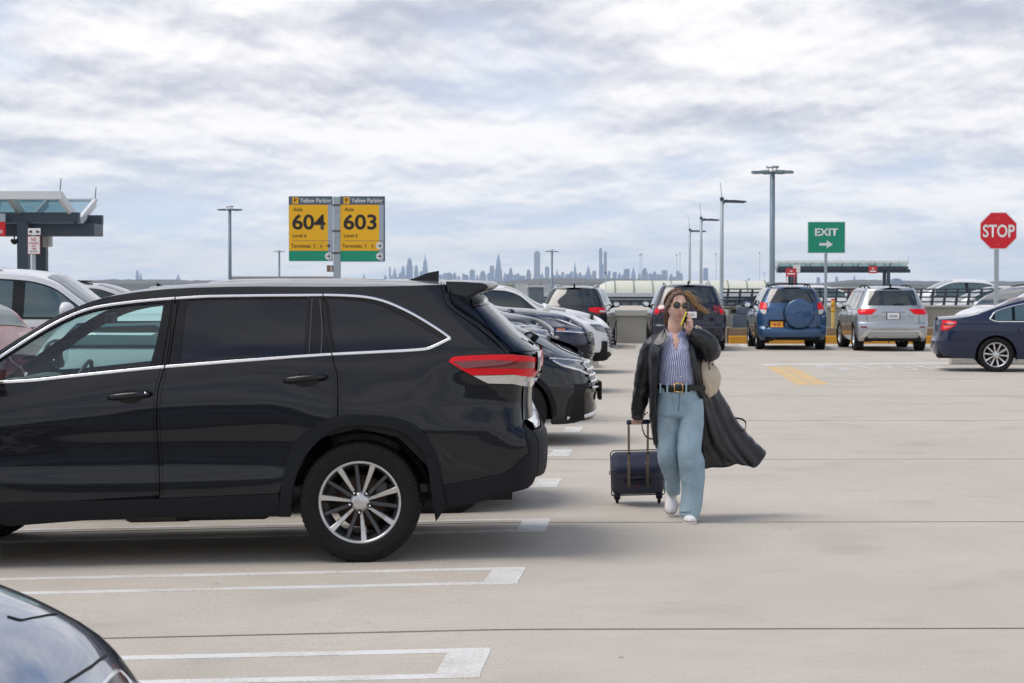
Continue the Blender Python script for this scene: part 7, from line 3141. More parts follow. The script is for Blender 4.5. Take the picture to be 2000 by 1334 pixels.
def person():
    root = thing('person', 'person in a long black coat, striped shirt and pale jeans walking while holding a phone', 'person', (PB.x, PY, PZ))
    SK = mat('skin', (.70, .45, .36), .48, spec=.4, var=.10, vscale=18)
    SK.node_tree.nodes['Principled BSDF'].inputs['Subsurface Weight'].default_value = .12
    SK.node_tree.nodes['Principled BSDF'].inputs['Subsurface Radius'].default_value = (.012, .005, .003)
    V = Vector
    # --- body, one surface: trunk, neck, head, arms, hands, legs
    mb = MB()
    pel = q3(1327, 775, .02)
    loft(mb, [(1291, 1357, 800, .02, .10), (1290, 1358, 770, .02, .105), (1297, 1351, 740, .01, .095), (1293, 1353, 700, .01, .105), (1285, 1360, 672, .02, .10), (1296, 1346, 656, .03, .075), (1307, 1331, 648, .03, .05)], SK, 24)
    bone(mb, [q3(1318.5, 655, .03), q3(1318, 640, .015), q3(1320, 620, .01)], [.060, .052, .054], SK)
    # legs
    bone(mb, [q3(1311, 790, .02), q3(1309, 880, .05), q3(1313, 950, .30)], [.088, .058, .04], SK)
    bone(mb, [q3(1343, 790, .0), q3(1349, 890, -.10), q3(1345, 990, -.05)], [.088, .058, .04], SK)
    # arms
    sh_r, el_r, wr_r = q3(1276, 672, .02), q3(1257, 742, .07), q3(1246, 808, .16)
    bone(mb, [sh_r, el_r, wr_r], [.052, .040, .028], SK)
    sh_l, el_l, wr_l = q3(1356, 672, .02), q3(1392, 688, -.05), q3(1347, 647, -.10)
    bone(mb, [sh_l, el_l, wr_l], [.052, .040, .027], SK)
    # lower hand round the suitcase handle
    hb = q3(1243.5, 816, .19)
    bone(mb, [wr_r, hb], [.027, .032], SK)
    for i, dx in enumerate((-.030, -.010, .010, .029)):
        L_ = (.95, 1.0, .97, .85)[i]
        a = hb + V((dx, -.012, -.005))
        bone(mb, [a, a + V((0, -.030 * L_, -.012)), a + V((.0, -.026 * L_, -.036)), a + V((0, .004, -.040))], [.0105, .0095, .009, .008], SK, 8)
    bone(mb, [hb + V((.03, .0, .0)), hb + V((.045, -.012, -.018)), hb + V((.03, -.02, -.034))], [.011, .010, .009], SK, 8)
    # raised hand with the phone: palm towards the face, fingers along the far edge
    pa, pb = q3(1346, 641, -.115), q3(1345.5, 628, -.125)
    bone(mb, [wr_l, pa, pb], [.026, .031, .030], SK)
    tips = [((1347.5, 624), (1346.5, 614.5), (1341.5, 611.5), -.128), ((1348.5, 627), (1348, 617.5), (1342, 614), -.140), ((1348.5, 631), (1348.5, 622), (1342, 618.5), -.150), ((1348, 636), (1348, 628), (1342, 625), -.156)]
    for i, (a, b, c, y) in enumerate(tips):
        r = (.0098, .0100, .0096, .0086)[i]
        bone(mb, [q3(a[0] - .5, a[1] + 3, y + .01), q3(a[0], a[1], y), q3(b[0], b[1], y - .004), q3(c[0], c[1], y - .002)], [r + .001, r, r * .95, r * .85], SK, 8)
    bone(mb, [q3(1344, 642, -.13), q3(1338, 638, -.155), q3(1336, 631, -.16)], [.013, .011, .009], SK, 8)
    # head
    hc = q3(1321.8, 600.5, -.005)
    R_ = Matrix.Translation(hc) @ Matrix.Rotation(math.radians(14), 4, 'Z') @ Matrix.Rotation(math.radians(-4), 4, 'X') @ Matrix.Rotation(math.radians(5), 4, 'Y')
    bm = bmesh.new()
    bmesh.ops.create_uvsphere(bm, u_segments=72, v_segments=56, radius=1)

    def g(p, c, s):
        return math.exp(-sum(((p[i] - c[i]) / s[i]) ** 2 for i in range(3)))
    for v in bm.verts:
        p = v.co.copy()
        w, d, h = .0695, .092, .118
        t = max(0, -p.z - .10)
        w *= 1 - .46 * t ** 1.25
        d2 = d * (1 - (.20 if p.y < 0 else .55) * t ** 1.4)
        x, y, z = p.x * w, p.y * d2, p.z * h
        if p.y < -.2:
            y *= 1 - .05 * abs(p.x)
        fr = max(0, -p.y)
        y -= .020 * g(p, (0, -1, -.20), (.17, .5, .13)) + .010 * g(p, (0, -1, .02), (.13, .5, .18))
        y += .010 * (g(p, (.40, -.9, .06), (.20, .4, .12)) + g(p, (-.40, -.9, .06), (.20, .4, .12)))
        y -= .004 * g(p, (0, -.95, .26), (.5, .4, .10))
        y -= .006 * g(p, (0, -.9, -.50), (.24, .4, .08)) + .0055 * g(p, (0, -.85, -.60), (.22, .4, .06))
        y += .006 * g(p, (0, -.9, -.56), (.26, .4, .025)) + .005 * g(p, (0, -.9, -.70), (.3, .4, .06))
        y -= .010 * g(p, (0, -.7, -.86), (.28, .5, .14))
        x += math.copysign(.003, p.x) * (g(p, (.62, -.6, -.12), (.25, .4, .2)) + g(p, (-.62, -.6, -.12), (.25, .4, .2)))
        v.co = V((x, y, z))
    mb.bm(bm, SK, R_)
    for sx in (-1, 1):
        bm = bmesh.new()
        bmesh.ops.create_uvsphere(bm, u_segments=14, v_segments=10, radius=1)
        for v in bm.verts:
            p = v.co
            v.co = V((sx * (.0675 + p.x * .009), .012 + p.y * .017 + p.z * .004, -.012 + p.z * .031 * (1 - .15 * p.y)))
        mb.bm(bm, SK, R_)
    body = fused('body', mb, .0042, root, SK, 2)

    # lips, brows
    LP = mat('lips', (.50, .13, .13), .4, coat=.2)
    mb = MB()
    for z, th, w in ((-.0585, .0040, .022), (-.0675, .0050, .019)):
        pts, rr = [], []
        for t in np.linspace(-1, 1, 11):
            x = t * w
            y = -.0865 - .010 * (1 - t * t) + .006 * t * t - (.002 if z < -.06 else .001)
            pts.append(R_ @ V((x, y + .004, z + (.002 if z > -.06 else -.001) * (1 - t * t))))
            rr.append(th * max(.25, 1 - t * t * .85))
        mb.tube(pts, rr, LP, 8)
    mb.build('lips', root)
    # sunglasses
    GF = mat('gold_frame', (.55, .40, .18), .3, .9)
    GL = mat('sunglass_lens', (.008, .008, .009), .06, coat=.6)
    mb = MB()
    for sx in (-1, 1):
        bm = bmesh.new()
        bmesh.ops.create_uvsphere(bm, u_segments=24, v_segments=12, radius=1)
        mb.bm(bm, GL, R_ @ Matrix.Translation((sx * .0335, -.098, .008)) @ Matrix.Rotation(sx * .16, 4, 'Z') @ Matrix.Diagonal((.0275, .004, .025, 1)), smooth=True)
    sg = mb.build('sunglasses', root)
    mb = MB()
    for sx in (-1, 1):
        ring = [R_ @ Matrix.Translation((sx * .0335, -.099, .008)) @ Matrix.Rotation(sx * .16, 4, 'Z') @ V((.0282 * math.cos(a), 0, .0256 * math.sin(a))) for a in np.linspace(0, 2 * PI, 29)]
        mb.tube(ring, .0012, GF, 6, cap=False)
        mb.tube([R_ @ V((sx * .061, -.092, .013)), R_ @ V((sx * .077, -.05, .012)), R_ @ V((sx * .078, .02, .006))], .0017, GF, 6)
    mb.tube([R_ @ V((-.009, -.101, .012)), R_ @ V((0, -.105, .015)), R_ @ V((.009, -.101, .012))], .0017, GF, 6)
    mb.build('frame', sg)

    # hair: cap close to the skull, strands over it, a long lock blowing to the side
    HB = mat('brown_hair', (.105, .052, .028), .42, spec=.6, var=.45, vscale=60)
    HL = mat('blond_hair', (.46, .29, .13), .45, spec=.5, var=.35, vscale=70)
    HM = mat('light_brown_hair', (.22, .115, .05), .45, spec=.5, var=.4, vscale=70)
    mb = MB()
    bm = bmesh.new()
    bmesh.ops.create_uvsphere(bm, u_segments=64, v_segments=48, radius=1)
    kill = []
    for v in bm.verts:
        p = v.co.copy()
        front = p.y < 0
        hl = .66 + .06 * abs(p.x) if abs(p.x) < .55 else .69 - (abs(p.x) - .55) * 1.5
        keep = (p.z > hl) if p.y < -.42 else (p.z > -.42 + .75 * max(0, -p.y) * 1.2) if p.y < .05 else (p.z > -.62)
        if p.y < -.42 and abs(p.x) > .78:
            keep = p.z > -.05
        if not keep:
            kill.append(v)
        t = max(0, -p.z - .1)
        r = .085 * (1 - .16 * t)
        n_ = mnoise.noise(V((p.x * 5, p.y * 5, p.z * 2.0))) * .004
        v.co = V((p.x * (r + n_), p.y * .106 + .006 + n_, p.z * (.130 + n_) + .002))
    bmesh.ops.delete(bm, geom=kill, context='VERTS')
    mb.bm(bm, HB, R_, smooth=True)
    hair = mb.build('hair', root)
    sm = hair.modifiers.new('t', 'SOLIDIFY')
    sm.thickness = .010
    sm.offset = -1
    r = random.Random(11)
    # strands over the cap from the parting, hugging the skull
    mb = MB()
    mbl = MB()
    for i in range(150):
        side = 1 if i % 5 < 3 else -1
        a0 = r.uniform(-.40, .75)
        pts = []
        ln = r.uniform(.9, 1.35)
        for t in np.linspace(0, 1, 8):
            th = .10 + t * ln
            x = side * math.sin(th)
            z = math.cos(th)
            y = a0 * (1 - .35 * t) + .45 * t * t
            n_ = math.sqrt(x * x + y * y + z * z)
            k = 1.035 + .02 * math.sin(i)
            pts.append(R_ @ V((x / n_ * .086 * k - .006, y / n_ * .107 * k + .006, z / n_ * .131 * k)))
        (mb if r.random() < .7 else mbl).tube(pts, [.0022, .0035, .004, .0042, .004, .0036, .0028, .0012], HB if r.random() < .55 else HM, 5)
    # hair hanging behind the neck on the picture's left
    for i in range(46):
        x0 = r.uniform(1299, 1311)
        y0 = r.uniform(.02, .085)
        a = q3(x0 + 2, r.uniform(590, 600), y0)
        e = q3(1297.5 + (x0 - 1299) * .75 + r.uniform(-2, 2), r.uniform(626, 641), y0 + .01)
        m_ = (a + e) / 2 + V((r.uniform(-.012, .002), 0, 0))
        mb.tube([a, a * .6 + m_ * .4, m_, e * .6 + m_ * .4, e], [.003, .0055, .0055, .004, .001], HB if r.random() < .6 else HM, 5)
    # the wind-blown lock
    path = [(1331, 571), (1342, 573), (1350, 582), (1357, 593), (1366, 601), (1376, 606), (1386, 611)]
    for i in range(120):
        u = r.uniform(-1, 1)
        ln = r.uniform(.62, 1.0)
        n = max(3, int(len(path) * ln + .5))
        pts, rad = [], []
        wv = r.uniform(0, 6.28)
        for j in range(n):
            px_, py_ = path[j]
            t = j / (len(path) - 1)
            spread = 8.5 * (1 - .50 * t) * min(1, .35 + t * 2.4)
            nx, ny = (-.55, .84)
            off = u * spread + 2.0 * math.sin(wv + t * 8) * t
            pts.append(q3(px_ + nx * off * .8, py_ + ny * off, .02 + .03 * t + .022 * math.sin(i)))
            rad.append((.0029 - .0012 * t) * (1 if j < n - 1 else .25))
        top = u < -.25
        mt = HM if (u > .45 and r.random() < .75) else (HL if r.random() < .85 else HM)
        pts = [q3(1327 + u * 5, 569.5 + abs(u) * 2.5, -.02 + .03 * math.sin(i))] + pts
        mbl.tube(pts, [.0025] + rad, mt, 5)
    for i in range(26):
        a = q3(1334 + r.uniform(-8, 8), 571 + r.uniform(-2, 8), r.uniform(-.03, .05))
        e = a + V((r.uniform(.05, .17), r.uniform(-.03, .06), r.uniform(-.16, -.02)))
        mid_ = (a + e) / 2 + V((r.uniform(-.01, .02), 0, r.uniform(.0, .035)))
        mbl.tube([a, a * .5 + mid_ * .5 + V((0, 0, .008)), mid_, mid_ * .4 + e * .6, e], [.0014, .0016, .0014, .0011, .0004], HL if i % 3 else HM, 4)
    for i in range(16):
        a = q3(1322 + r.uniform(-6, 6), 572 + r.uniform(0, 3), -.07)
        e = q3(1308 + r.uniform(-2, 6), 590 + r.uniform(-4, 6), -.085)
        mb.tube([a, (a + e) / 2 + V((-.008, -.012, .01)), e], [.002, .0026, .0008], HB, 4)
    o = mb.build('hair_strands', hair, kind='stuff')
    o = mbl.build('blown_hair', hair, kind='stuff')

    # --- shirt
    SH = bpy.data.materials.new('striped_shirt')
    SH.use_nodes = True
    nt = SH.node_tree
    b_ = nt.nodes['Principled BSDF']
    b_.inputs['Roughness'].default_value = .75
    at_ = nt.nodes.new('ShaderNodeAttribute')
    at_.attribute_name = 'stripe'
    mt = nt.nodes.new('ShaderNodeMath')
    mt.operation = 'SINE'
    ml = nt.nodes.new('ShaderNodeMath')
    ml.operation = 'MULTIPLY'
    ml.inputs[1].default_value = 2 * PI / .0115
    nt.links.new(at_.outputs['Fac'], ml.inputs[0])
    nt.links.new(ml.outputs[0], mt.inputs[0])
    rp = nt.nodes.new('ShaderNodeMapRange')
    rp.inputs[1].default_value = -.25
    rp.inputs[2].default_value = .25
    nt.links.new(mt.outputs[0], rp.inputs[0])
    mx = nt.nodes.new('ShaderNodeMix')
    mx.data_type = 'RGBA'
    mx.inputs[6].default_value = (.64, .66, .75, 1)
    mx.inputs[7].default_value = (.085, .115, .36, 1)
    nt.links.new(rp.outputs[0], mx.inputs[0])
    nt.links.new(mx.outputs[2], b_.inputs['Base Color'])
    rows = [(1285, 1361, 770, .01, .125), (1284, 1360, 757, .01, .13), (1284, 1358, 735, .0, .135), (1286, 1358, 705, -.005, .14), (1287, 1360, 685, .0, .135), (1290, 1356, 668, .02, .115), (1298, 1346, 655, .03, .085), (1304, 1336, 648, .03, .066)]
    P = []
    kk = 72
    for xl, xr, py, yc, hd in rows:
        a, b = q3(xl, py, yc), q3(xr, py, yc)
        c, hw = (a + b) / 2, (b.x - a.x) / 2
        P.append([(c.x + hw * math.cos(t), yc + hd * math.sin(t), c.z) for t in np.linspace(0, 2 * PI, kk, endpoint=False)])
    P = np.array(P)
    tt = np.linspace(0, len(rows) - 1, 64)
    Q = np.zeros((64, kk, 3))
    for j in range(kk):
        for a in range(3):
            Q[:, j, a] = pchip(np.arange(len(rows)), P[:, j, a], tt)
    # open neck: pull the front top rows down into a V
    zt = q3(0, 648).z
    cx = q3(1318, 648).x
    for j in range(kk):
        x, y = Q[40, j, 0] - cx, Q[40, j, 1]
        if y < .03:
            lim = q3(0, 690).z + (q3(0, 650).z - q3(0, 690).z) * min(1, abs(x - .005) / .052)
            for i in range(64):
                if Q[i, j, 2] > lim:
                    f = (Q[i, j, 2] - lim)
                    Q[i, j, 2] = lim + f * .02
                    k_ = np.searchsorted(-Q[:, j, 2], -lim)
    me_ = MB()
    me_.grid(Q, SH, closed=True)
    so = me_.build('shirt', root)
    wrinkle(so.data, .0055, 9.0, (1, 1, 1.6), 3.0)
    wrinkle(so.data, .003, 22.0, (1, 1, 1.3), 8.0)
    atr = so.data.attributes.new('stripe', 'FLOAT', 'POINT')
    co = np.array([v.co[:] for v in so.data.vertices])
    ang = np.arctan2(co[:, 1] - .01, co[:, 0] - cx - .005)
    sval = (ang + PI / 2) * .135 + (co[:, 2] - 1.1) * -.02 + .004 * np.sin(co[:, 2] * 30 + co[:, 0] * 12)
    atr.data.foreach_set('value', sval)
    sd_ = so.modifiers.new('t', 'SOLIDIFY')
    sd_.thickness = .004
    # placket and collar flaps
    WH = mat('white_collar', (.74, .75, .78), .7, var=.05)
    BLS = mat('blue_collar', (.22, .27, .50), .7, var=.1)
    mb = MB()
    mb.add([q3(1296, 646, -.045), q3(1300, 641, .0), q3(1306, 655, -.085), q3(1303.5, 666, -.118), q3(1296, 662, -.10)], [(0, 1, 2, 3, 4)], WH)
    o = mb.build('collar', root)
    o.modifiers.new('t', 'SOLIDIFY').thickness = .004
    mb = MB()
    mb.add([q3(1332, 644, -.03), q3(1335, 652, -.06), q3(1329, 661, -.12), q3(1322, 659, -.125), q3(1327, 651, -.09)], [(0, 1, 2, 3, 4)], BLS)
    o = mb.build('collar', root)
    o.modifiers.new('t', 'SOLIDIFY').thickness = .004
    mb = MB()
    for py in (672, 688, 704, 720, 736):
        p = q3(1326 + (py - 672) * .05, py, -.142)
        mb.lathe([(0, -.002), (.005, -.001), (.005, .002)], WH, 8, 'y', Matrix.Translation(p))
        mb_ = mb.build('button', root)
        mb = MB()
    mb = MB()
    mb.tube([q3(1300, 645, -.02), q3(1304, 657, -.07), q3(1313, 668, -.085), q3(1322, 662, -.085), q3(1329, 648, -.03)], .0012, GF, 5)
    mb.build('necklace', root)

    # --- jeans, one fused surface with folds
    DN = bpy.data.materials.new('pale_denim')
    DN.use_nodes = True
    nt = DN.node_tree
    b_ = nt.nodes['Principled BSDF']
    b_.inputs['Roughness'].default_value = .85
    tcn = nt.nodes.new('ShaderNodeTexCoord')
    n1 = nt.nodes.new('ShaderNodeTexNoise')
    n1.inputs['Scale'].default_value = 3.5
    n1.inputs['Detail'].default_value = 6
    nt.links.new(tcn.outputs['Object'], n1.inputs['Vector'])
    n2 = nt.nodes.new('ShaderNodeTexNoise')
    n2.inputs['Scale'].default_value = 160
    n2.inputs['Detail'].default_value = 3
    nt.links.new(tcn.outputs['Object'], n2.inputs['Vector'])
    ad = nt.nodes.new('ShaderNodeMath')
    ad.operation = 'MULTIPLY_ADD'
    ad.inputs[1].default_value = .45
    nt.links.new(n2.outputs['Fac'], ad.inputs[0])
    nt.links.new(n1.outputs['Fac'], ad.inputs[2])
    cr = nt.nodes.new('ShaderNodeValToRGB')
    cr.color_ramp.elements[0].position = .45
    cr.color_ramp.elements[0].color = (.20, .30, .38, 1)
    cr.color_ramp.elements[1].position = 1.0
    cr.color_ramp.elements[1].color = (.38, .50, .57, 1)
    nt.links.new(ad.outputs[0], cr.inputs[0])
    nt.links.new(cr.outputs[0], b_.inputs['Base Color'])
    mb = MB()
    loft(mb, [(1284, 1361, 757, .01, .128), (1283, 1365, 772, .01, .130), (1281, 1371, 790, .01, .128), (1280, 1372, 808, .0, .12), (1290, 1362, 816, .0, .09)], DN, 40)
    loft(mb, [(1284, 1324, 780, .02, .11), (1279.5, 1327, 812, .02, .112), (1280, 1327, 835, .03, .112), (1284.5, 1326.5, 860, .04, .11), (1286, 1326, 885, .04, .11), (1287, 1326.5, 902, .06, .11), (1295, 1327.5, 922, .13, .11), (1300.5, 1328.5, 940, .19, .105), (1301, 1329.5, 955, .24, .10), (1305, 1327, 966, .27, .09)], DN, 36)
    loft(mb, [(1330, 1372, 780, .0, .11), (1326, 1373.5, 812, -.02, .115), (1325, 1373, 835, -.04, .115), (1325, 1369, 862, -.08, .115), (1325, 1368.5, 880, -.10, .115), (1327, 1376, 902, -.10, .12), (1329.5, 1376, 925, -.09, .12), (1333, 1373.5, 955, -.08, .122), (1331, 1371, 980, -.08, .125), (1328, 1367, 1000, -.08, .128), (1329, 1366, 1008, -.08, .125)], DN, 36)
    jo = fused('jeans', mb, .0060, root, DN, 3)
    wrinkle(jo.data, .0060, 6.0, (1.3, 1.3, .55), 1.7)
    wrinkle(jo.data, .0022, 17.0, (1.2, 1.2, .7), 4.1)
    sb = MB()
    SEAM = mat('denim_seam', (.10, .20, .30), .85)
    sb.tube([q3(1328, 768, -.135), q3(1327.5, 785, -.136), q3(1325.5, 803, -.128)], .003, SEAM, 5)
    sb.build('fly_seam', root)
    for pts in ([(1291, 768), (1295, 778), (1304, 783), (1312, 771)], [(1364, 768), (1361, 778), (1353, 783), (1346, 771)]):
        sb = MB()
        sb.tube([q3(a, b, -.122 + abs(a - 1328) * .0012) for a, b in pts], .0028, SEAM, 5)
        sb.build('pocket_seam', root)
    for pts in ([(1372.5, 800, .01), (1373, 840, -.02), (1369.5, 880, -.06), (1375, 905, -.06), (1374, 955, -.05), (1367.5, 1000, -.05)], [(1280, 800, .02), (1279.5, 835, .02), (1284.5, 862, .03), (1286.5, 900, .05), (1300.5, 940, .17)]):
        sb = MB()
        sb.tube([q3(a, b, c_) for a, b, c_ in pts], .0035, SEAM, 5)
        sb.build('side_seam', root)
    sb = MB()
    sb.tube([q3(1329 + 18.5 + 18.8 * math.cos(a_), 1001, -.08 + .128 * math.sin(a_)) for a_ in np.linspace(0, 2 * PI, 25)], .003, SEAM, 5)
    sb.build('hem_seam', root)
    # belt with a gold square buckle, loose end to the right
    BT = mat('black_leather_belt', (.012, .011, .012), .5, var=.2)
    mb = MB()
    P = []
    for dz in (0, 1):
        py = 764 - dz * 13.5
        a, b = q3(1283.5, py, .01), q3(1361, py, .01)
        c, hw = (a + b) / 2, (b.x - a.x) / 2
        P.append([(c.x + (hw + .006) * math.cos(t), .01 + .142 * math.sin(t), c.z) for t in np.linspace(0, 2 * PI, 48, endpoint=False)])
    mb.grid(np.array(P), BT, closed=True)
    bo = mb.build('belt', root)
    bo.modifiers.new('t', 'SOLIDIFY').thickness = .005
    mb = MB()
    mb.add([q3(1345, 751, -.135), q3(1345, 763, -.135), q3(1362, 764, -.128), q3(1378.5, 763.5, -.11), q3(1378.5, 753.5, -.11), q3(1362, 752, -.128)], [(0, 1, 2, 5), (5, 2, 3, 4)], BT)
    q_ = mb.build('belt_end', bo)
    q_.modifiers.new('t', 'SOLIDIFY').thickness = .006
    GO = mat('gold_metal', (.72, .47, .20), .28, .95)
    mb = MB()
    c = [q3(1317.5, 749, -.150), q3(1333.5, 749, -.150), q3(1333.5, 765.5, -.150), q3(1317.5, 765.5, -.150)]
    for i in range(4):
        mb.tube([c[i], c[(i + 1) % 4]], .0048, GO, 6)
    mb.build('buckle', bo)
    for px_ in (1303.5, 1340.5, 1290):
        mb = MB()
        y_ = -.145 if abs(px_ - 1322) < 25 else -.115
        a, b = q3(px_ - 1.6, 768, y_), q3(px_ + 1.6, 747.5, y_ + .008)
        mb.box((a.x, a.y - .006, a.z), (b.x, b.y, b.z), DN)
        mb.build('belt_loop', root)

    # --- shoes: white canvas trainers with rubber soles
    CV = mat('white_canvas', (.74, .74, .76), .75, var=.06)
    RB = mat('white_rubber', (.68, .67, .65), .5, var=.08)
    RL = mat('red_sole_line', (.35, .05, .06), .6)

    def shoe(M_):
        mb = MB()
        rows = []
        for t, w, h in ((0, .028, .060), (.10, .036, .085), (.3, .036, .085), (.5, .040, .062), (.70, .045, .046), (.88, .042, .036), (.97, .030, .028), (1.0, .012, .020)):
            y = .12 - .265 * t
            rows.append([(w * math.cos(a), y, max(.012, .016 + h * max(0, math.sin(a)))) for a in np.linspace(-.25, PI + .25, 16)])
        mb.grid(np.array(rows), CV, flip=True)
        mb.v = [tuple(M_ @ Vector(p)) for p in mb.v]
        o = mb.build('shoe', root)
        mb = MB()
        out = [(.030, .125), (.039, .09), (.039, 0), (.046, -.06), (.046, -.10), (.034, -.135), (.012, -.150), (-.012, -.150), (-.034, -.135), (-.046, -.10), (-.046, -.06), (-.039, 0), (-.039, .09), (-.030, .125)]
        mb.prism(out, 0, .026, RB, 'xy', M_)
        mb.build('sole', o)
        mb = MB()
        mb.tube([M_ @ Vector((a * 1.01, b * 1.01, .021)) for a, b in out], .0018, RL, 4)
        mb.build('sole_stripe', o)
        mb = MB()
        bm = bmesh.new()
        bmesh.ops.create_uvsphere(bm, u_segments=16, v_segments=8, radius=1)
        mb.bm(bm, RB, M_ @ Matrix.Translation((0, -.105, .022)) @ Matrix.Diagonal((.042, .042, .028, 1)), smooth=True)
        mb.build('toe_cap', o)
        for i in range(4):
            mb = MB()
            y = -.045 + i * .022
            z = .066 + i * .0085
            mb.tube([M_ @ Vector((-.022, y, z - .010)), M_ @ Vector((0, y - .004, z)), M_ @ Vector((.022, y, z - .010))], .003, RB, 5)
            mb.build('lace', o)
    p = q3(1343.5, 1014, -.07)
    shoe(Matrix.Translation((p.x, p.y - .06, 0.0)) @ Matrix.Rotation(math.radians(6), 4, 'Z'))
    p = q3(1311.5, 966, .30)
    shoe(Matrix.Translation((p.x, p.y, p.z - .03)) @ Matrix.Rotation(math.radians(-5), 4, 'Z') @ Matrix.Rotation(math.radians(42), 4, 'X') @ Matrix.Translation((0, -.02, 0)))

    # --- long coat
    LT = mat('black_coat_leather', (.009, .011, .015), .34, spec=.6, var=.3, vscale=8, bump=.25, bscale=120, rvar=.08)
    LN = mat('coat_lining', (.008, .008, .010), .8)
    cols = [
        [(1300, 643, -.075), (1292, 668, -.135), (1287, 700, -.160), (1284.5, 751, -.158), (1282, 800, -.12), (1283, 840, -.05), (1285, 868, .02)],
        [(1283, 655, -.05), (1276, 675, -.09), (1273, 705, -.11), (1273, 751, -.10), (1273, 800, -.07), (1276, 840, -.01), (1280, 868, .05)],
        [(1272, 662, .02), (1265, 685, .02), (1263, 710, .02), (1268, 751, .02), (1269, 800, .04), (1275, 840, .07), (1282, 872, .10)],
        [(1285, 655, .09), (1282, 690, .13), (1283, 715, .15), (1288, 755, .16), (1293, 805, .18), (1303, 855, .21), (1312, 900, .25)],
        [(1318, 648, .115), (1318, 690, .15), (1320, 715, .17), (1326, 760, .19), (1335, 815, .23), (1348, 868, .28), (1358, 912, .32)],
        [(1345, 654, .10), (1350, 690, .14), (1353, 715, .16), (1364, 762, .20), (1380, 822, .26), (1396, 872, .32), (1412, 914, .36)],
        [(1362, 664, .03), (1370, 690, .05), (1376, 715, .08), (1402, 757, .13), (1427, 800, .18), (1455, 842, .24), (1497, 882, .30)],
        [(1357, 668, -.05), (1364, 692, -.05), (1370, 718, -.03), (1388, 764, .03), (1412, 822, .09), (1440, 872, .15), (1474, 914, .21)],
        [(1349, 658, -.085), (1356, 690, -.12), (1363, 720, -.11), (1372, 764, -.055), (1386, 824, .03), (1404, 872, .10), (1436, 906, .17)],
        [(1338, 646, -.075), (1346, 680, -.140), (1353, 712, -.150), (1362, 752, -.11), (1370, 800, -.01), (1372, 860, .07), (1377, 916, .14)]]
    nr, ncol = 7, len(cols)
    G = np.array([[q3(*cols[c_][r_])[:] for c_ in range(ncol)] for r_ in range(nr)])
    ru, cu2 = np.linspace(0, nr - 1, 70), np.linspace(0, ncol - 1, 120)
    T1 = np.zeros((70, ncol, 3))
    for c_ in range(ncol):
        for a in range(3):
            T1[:, c_, a] = pchip(np.arange(nr), G[:, c_, a], ru)
    T2 = np.zeros((70, 120, 3))
    for i in range(70):
        for a in range(3):
            T2[i, :, a] = pchip(np.arange(ncol), T1[i, :, a], cu2)
    for _ in range(2):
        T2[:, 1:-1] = (T2[:, :-2] + 2 * T2[:, 1:-1] + T2[:, 2:]) / 4
    # long hanging folds, deeper towards the hem
    for i in range(70):
        t = i / 69
        for j in range(120):
            T2[i, j, 1] += .016 * t * math.sin(j * .33 + 2.2 * t) + .008 * t * math.sin(j * .8 + 1)
    mb = MB()
    mb.grid(T2, LT)
    co_ = mb.build('coat', root)
    wrinkle(co_.data, .006, 7.0, (1, 1, .7), 6.0)
    wrinkle(co_.data, .003, 20.0, (1, 1, .8), 2.0)
    co_.data.materials.append(LN)
    s_ = co_.modifiers.new('t', 'SOLIDIFY')
    s_.thickness = .006
    s_.offset = 0
    # collar of the coat
    mb = MB()
    cl = [(1300, 640, -.06), (1290, 650, -.085), (1279, 664, -.10), (1277, 672, -.12), (1287, 674, -.15), (1297, 668, -.15), (1303, 654, -.115)]
    mb.add([q3(*p_) for p_ in cl], [(0, 1, 2, 3, 4, 5, 6)], LT)
    o = mb.build('coat_collar', co_)
    o.modifiers.new('t', 'SOLIDIFY').thickness = .008
    mb = MB()
    cl = [(1303, 638, .05), (1318, 636, .085), (1334, 640, .05), (1338, 648, .0), (1342, 660, -.06), (1334, 650, .03), (1318, 648, .10), (1303, 648, .06), (1298, 652, .0), (1299, 642, -.01)]
    mb.add([q3(*p_) for p_ in cl], [(0, 1, 6, 7), (1, 2, 5, 6), (2, 3, 4, 5), (0, 7, 8, 9)], LT)
    o = mb.build('coat_collar', co_)
    o.modifiers.new('t', 'SOLIDIFY').thickness = .008
    # sleeves
    def sleeve(pts, rad, sd):
        mb = MB()
        pts = [q3(*p_) for p_ in pts]
        n = len(pts)
        tt = np.linspace(0, n - 1, 46)
        A = np.array([p_[:] for p_ in pts])
        PP = np.stack([pchip(np.arange(n), A[:, a], tt) for a in range(3)], 1)
        RR = pchip(np.arange(n), rad, tt)
        for _ in range(3):
            PP[1:-1] = (PP[:-2] + 2 * PP[1:-1] + PP[2:]) / 4
        mb.tube([Vector(p_) for p_ in PP], list(RR), LT, 36, cap=False)
        o = mb.build('sleeve', co_)
        wrinkle(o.data, .0085, 9.0, (1, 1, .9), sd)
        wrinkle(o.data, .004, 26.0, (1, 1, 1), sd + 3)
        m_ = o.modifiers.new('t', 'SOLIDIFY')
        m_.thickness = .006
        return o
    sleeve([(1284, 664, .02), (1273, 676, .02), (1263, 705, .04), (1257, 740, .07), (1252.5, 770, .10), (1248, 800, .14), (1245.5, 816, .165)], [.040, .058, .061, .056, .054, .048, .040], 1.0)
    sleeve([(1344, 662, .03), (1354, 668, .02), (1372, 677, -.01), (1387, 685, -.045), (1386, 676, -.075), (1372, 664, -.09), (1356, 653, -.105), (1349, 648, -.11)], [.045, .070, .080, .074, .070, .066, .052, .038], 5.0)
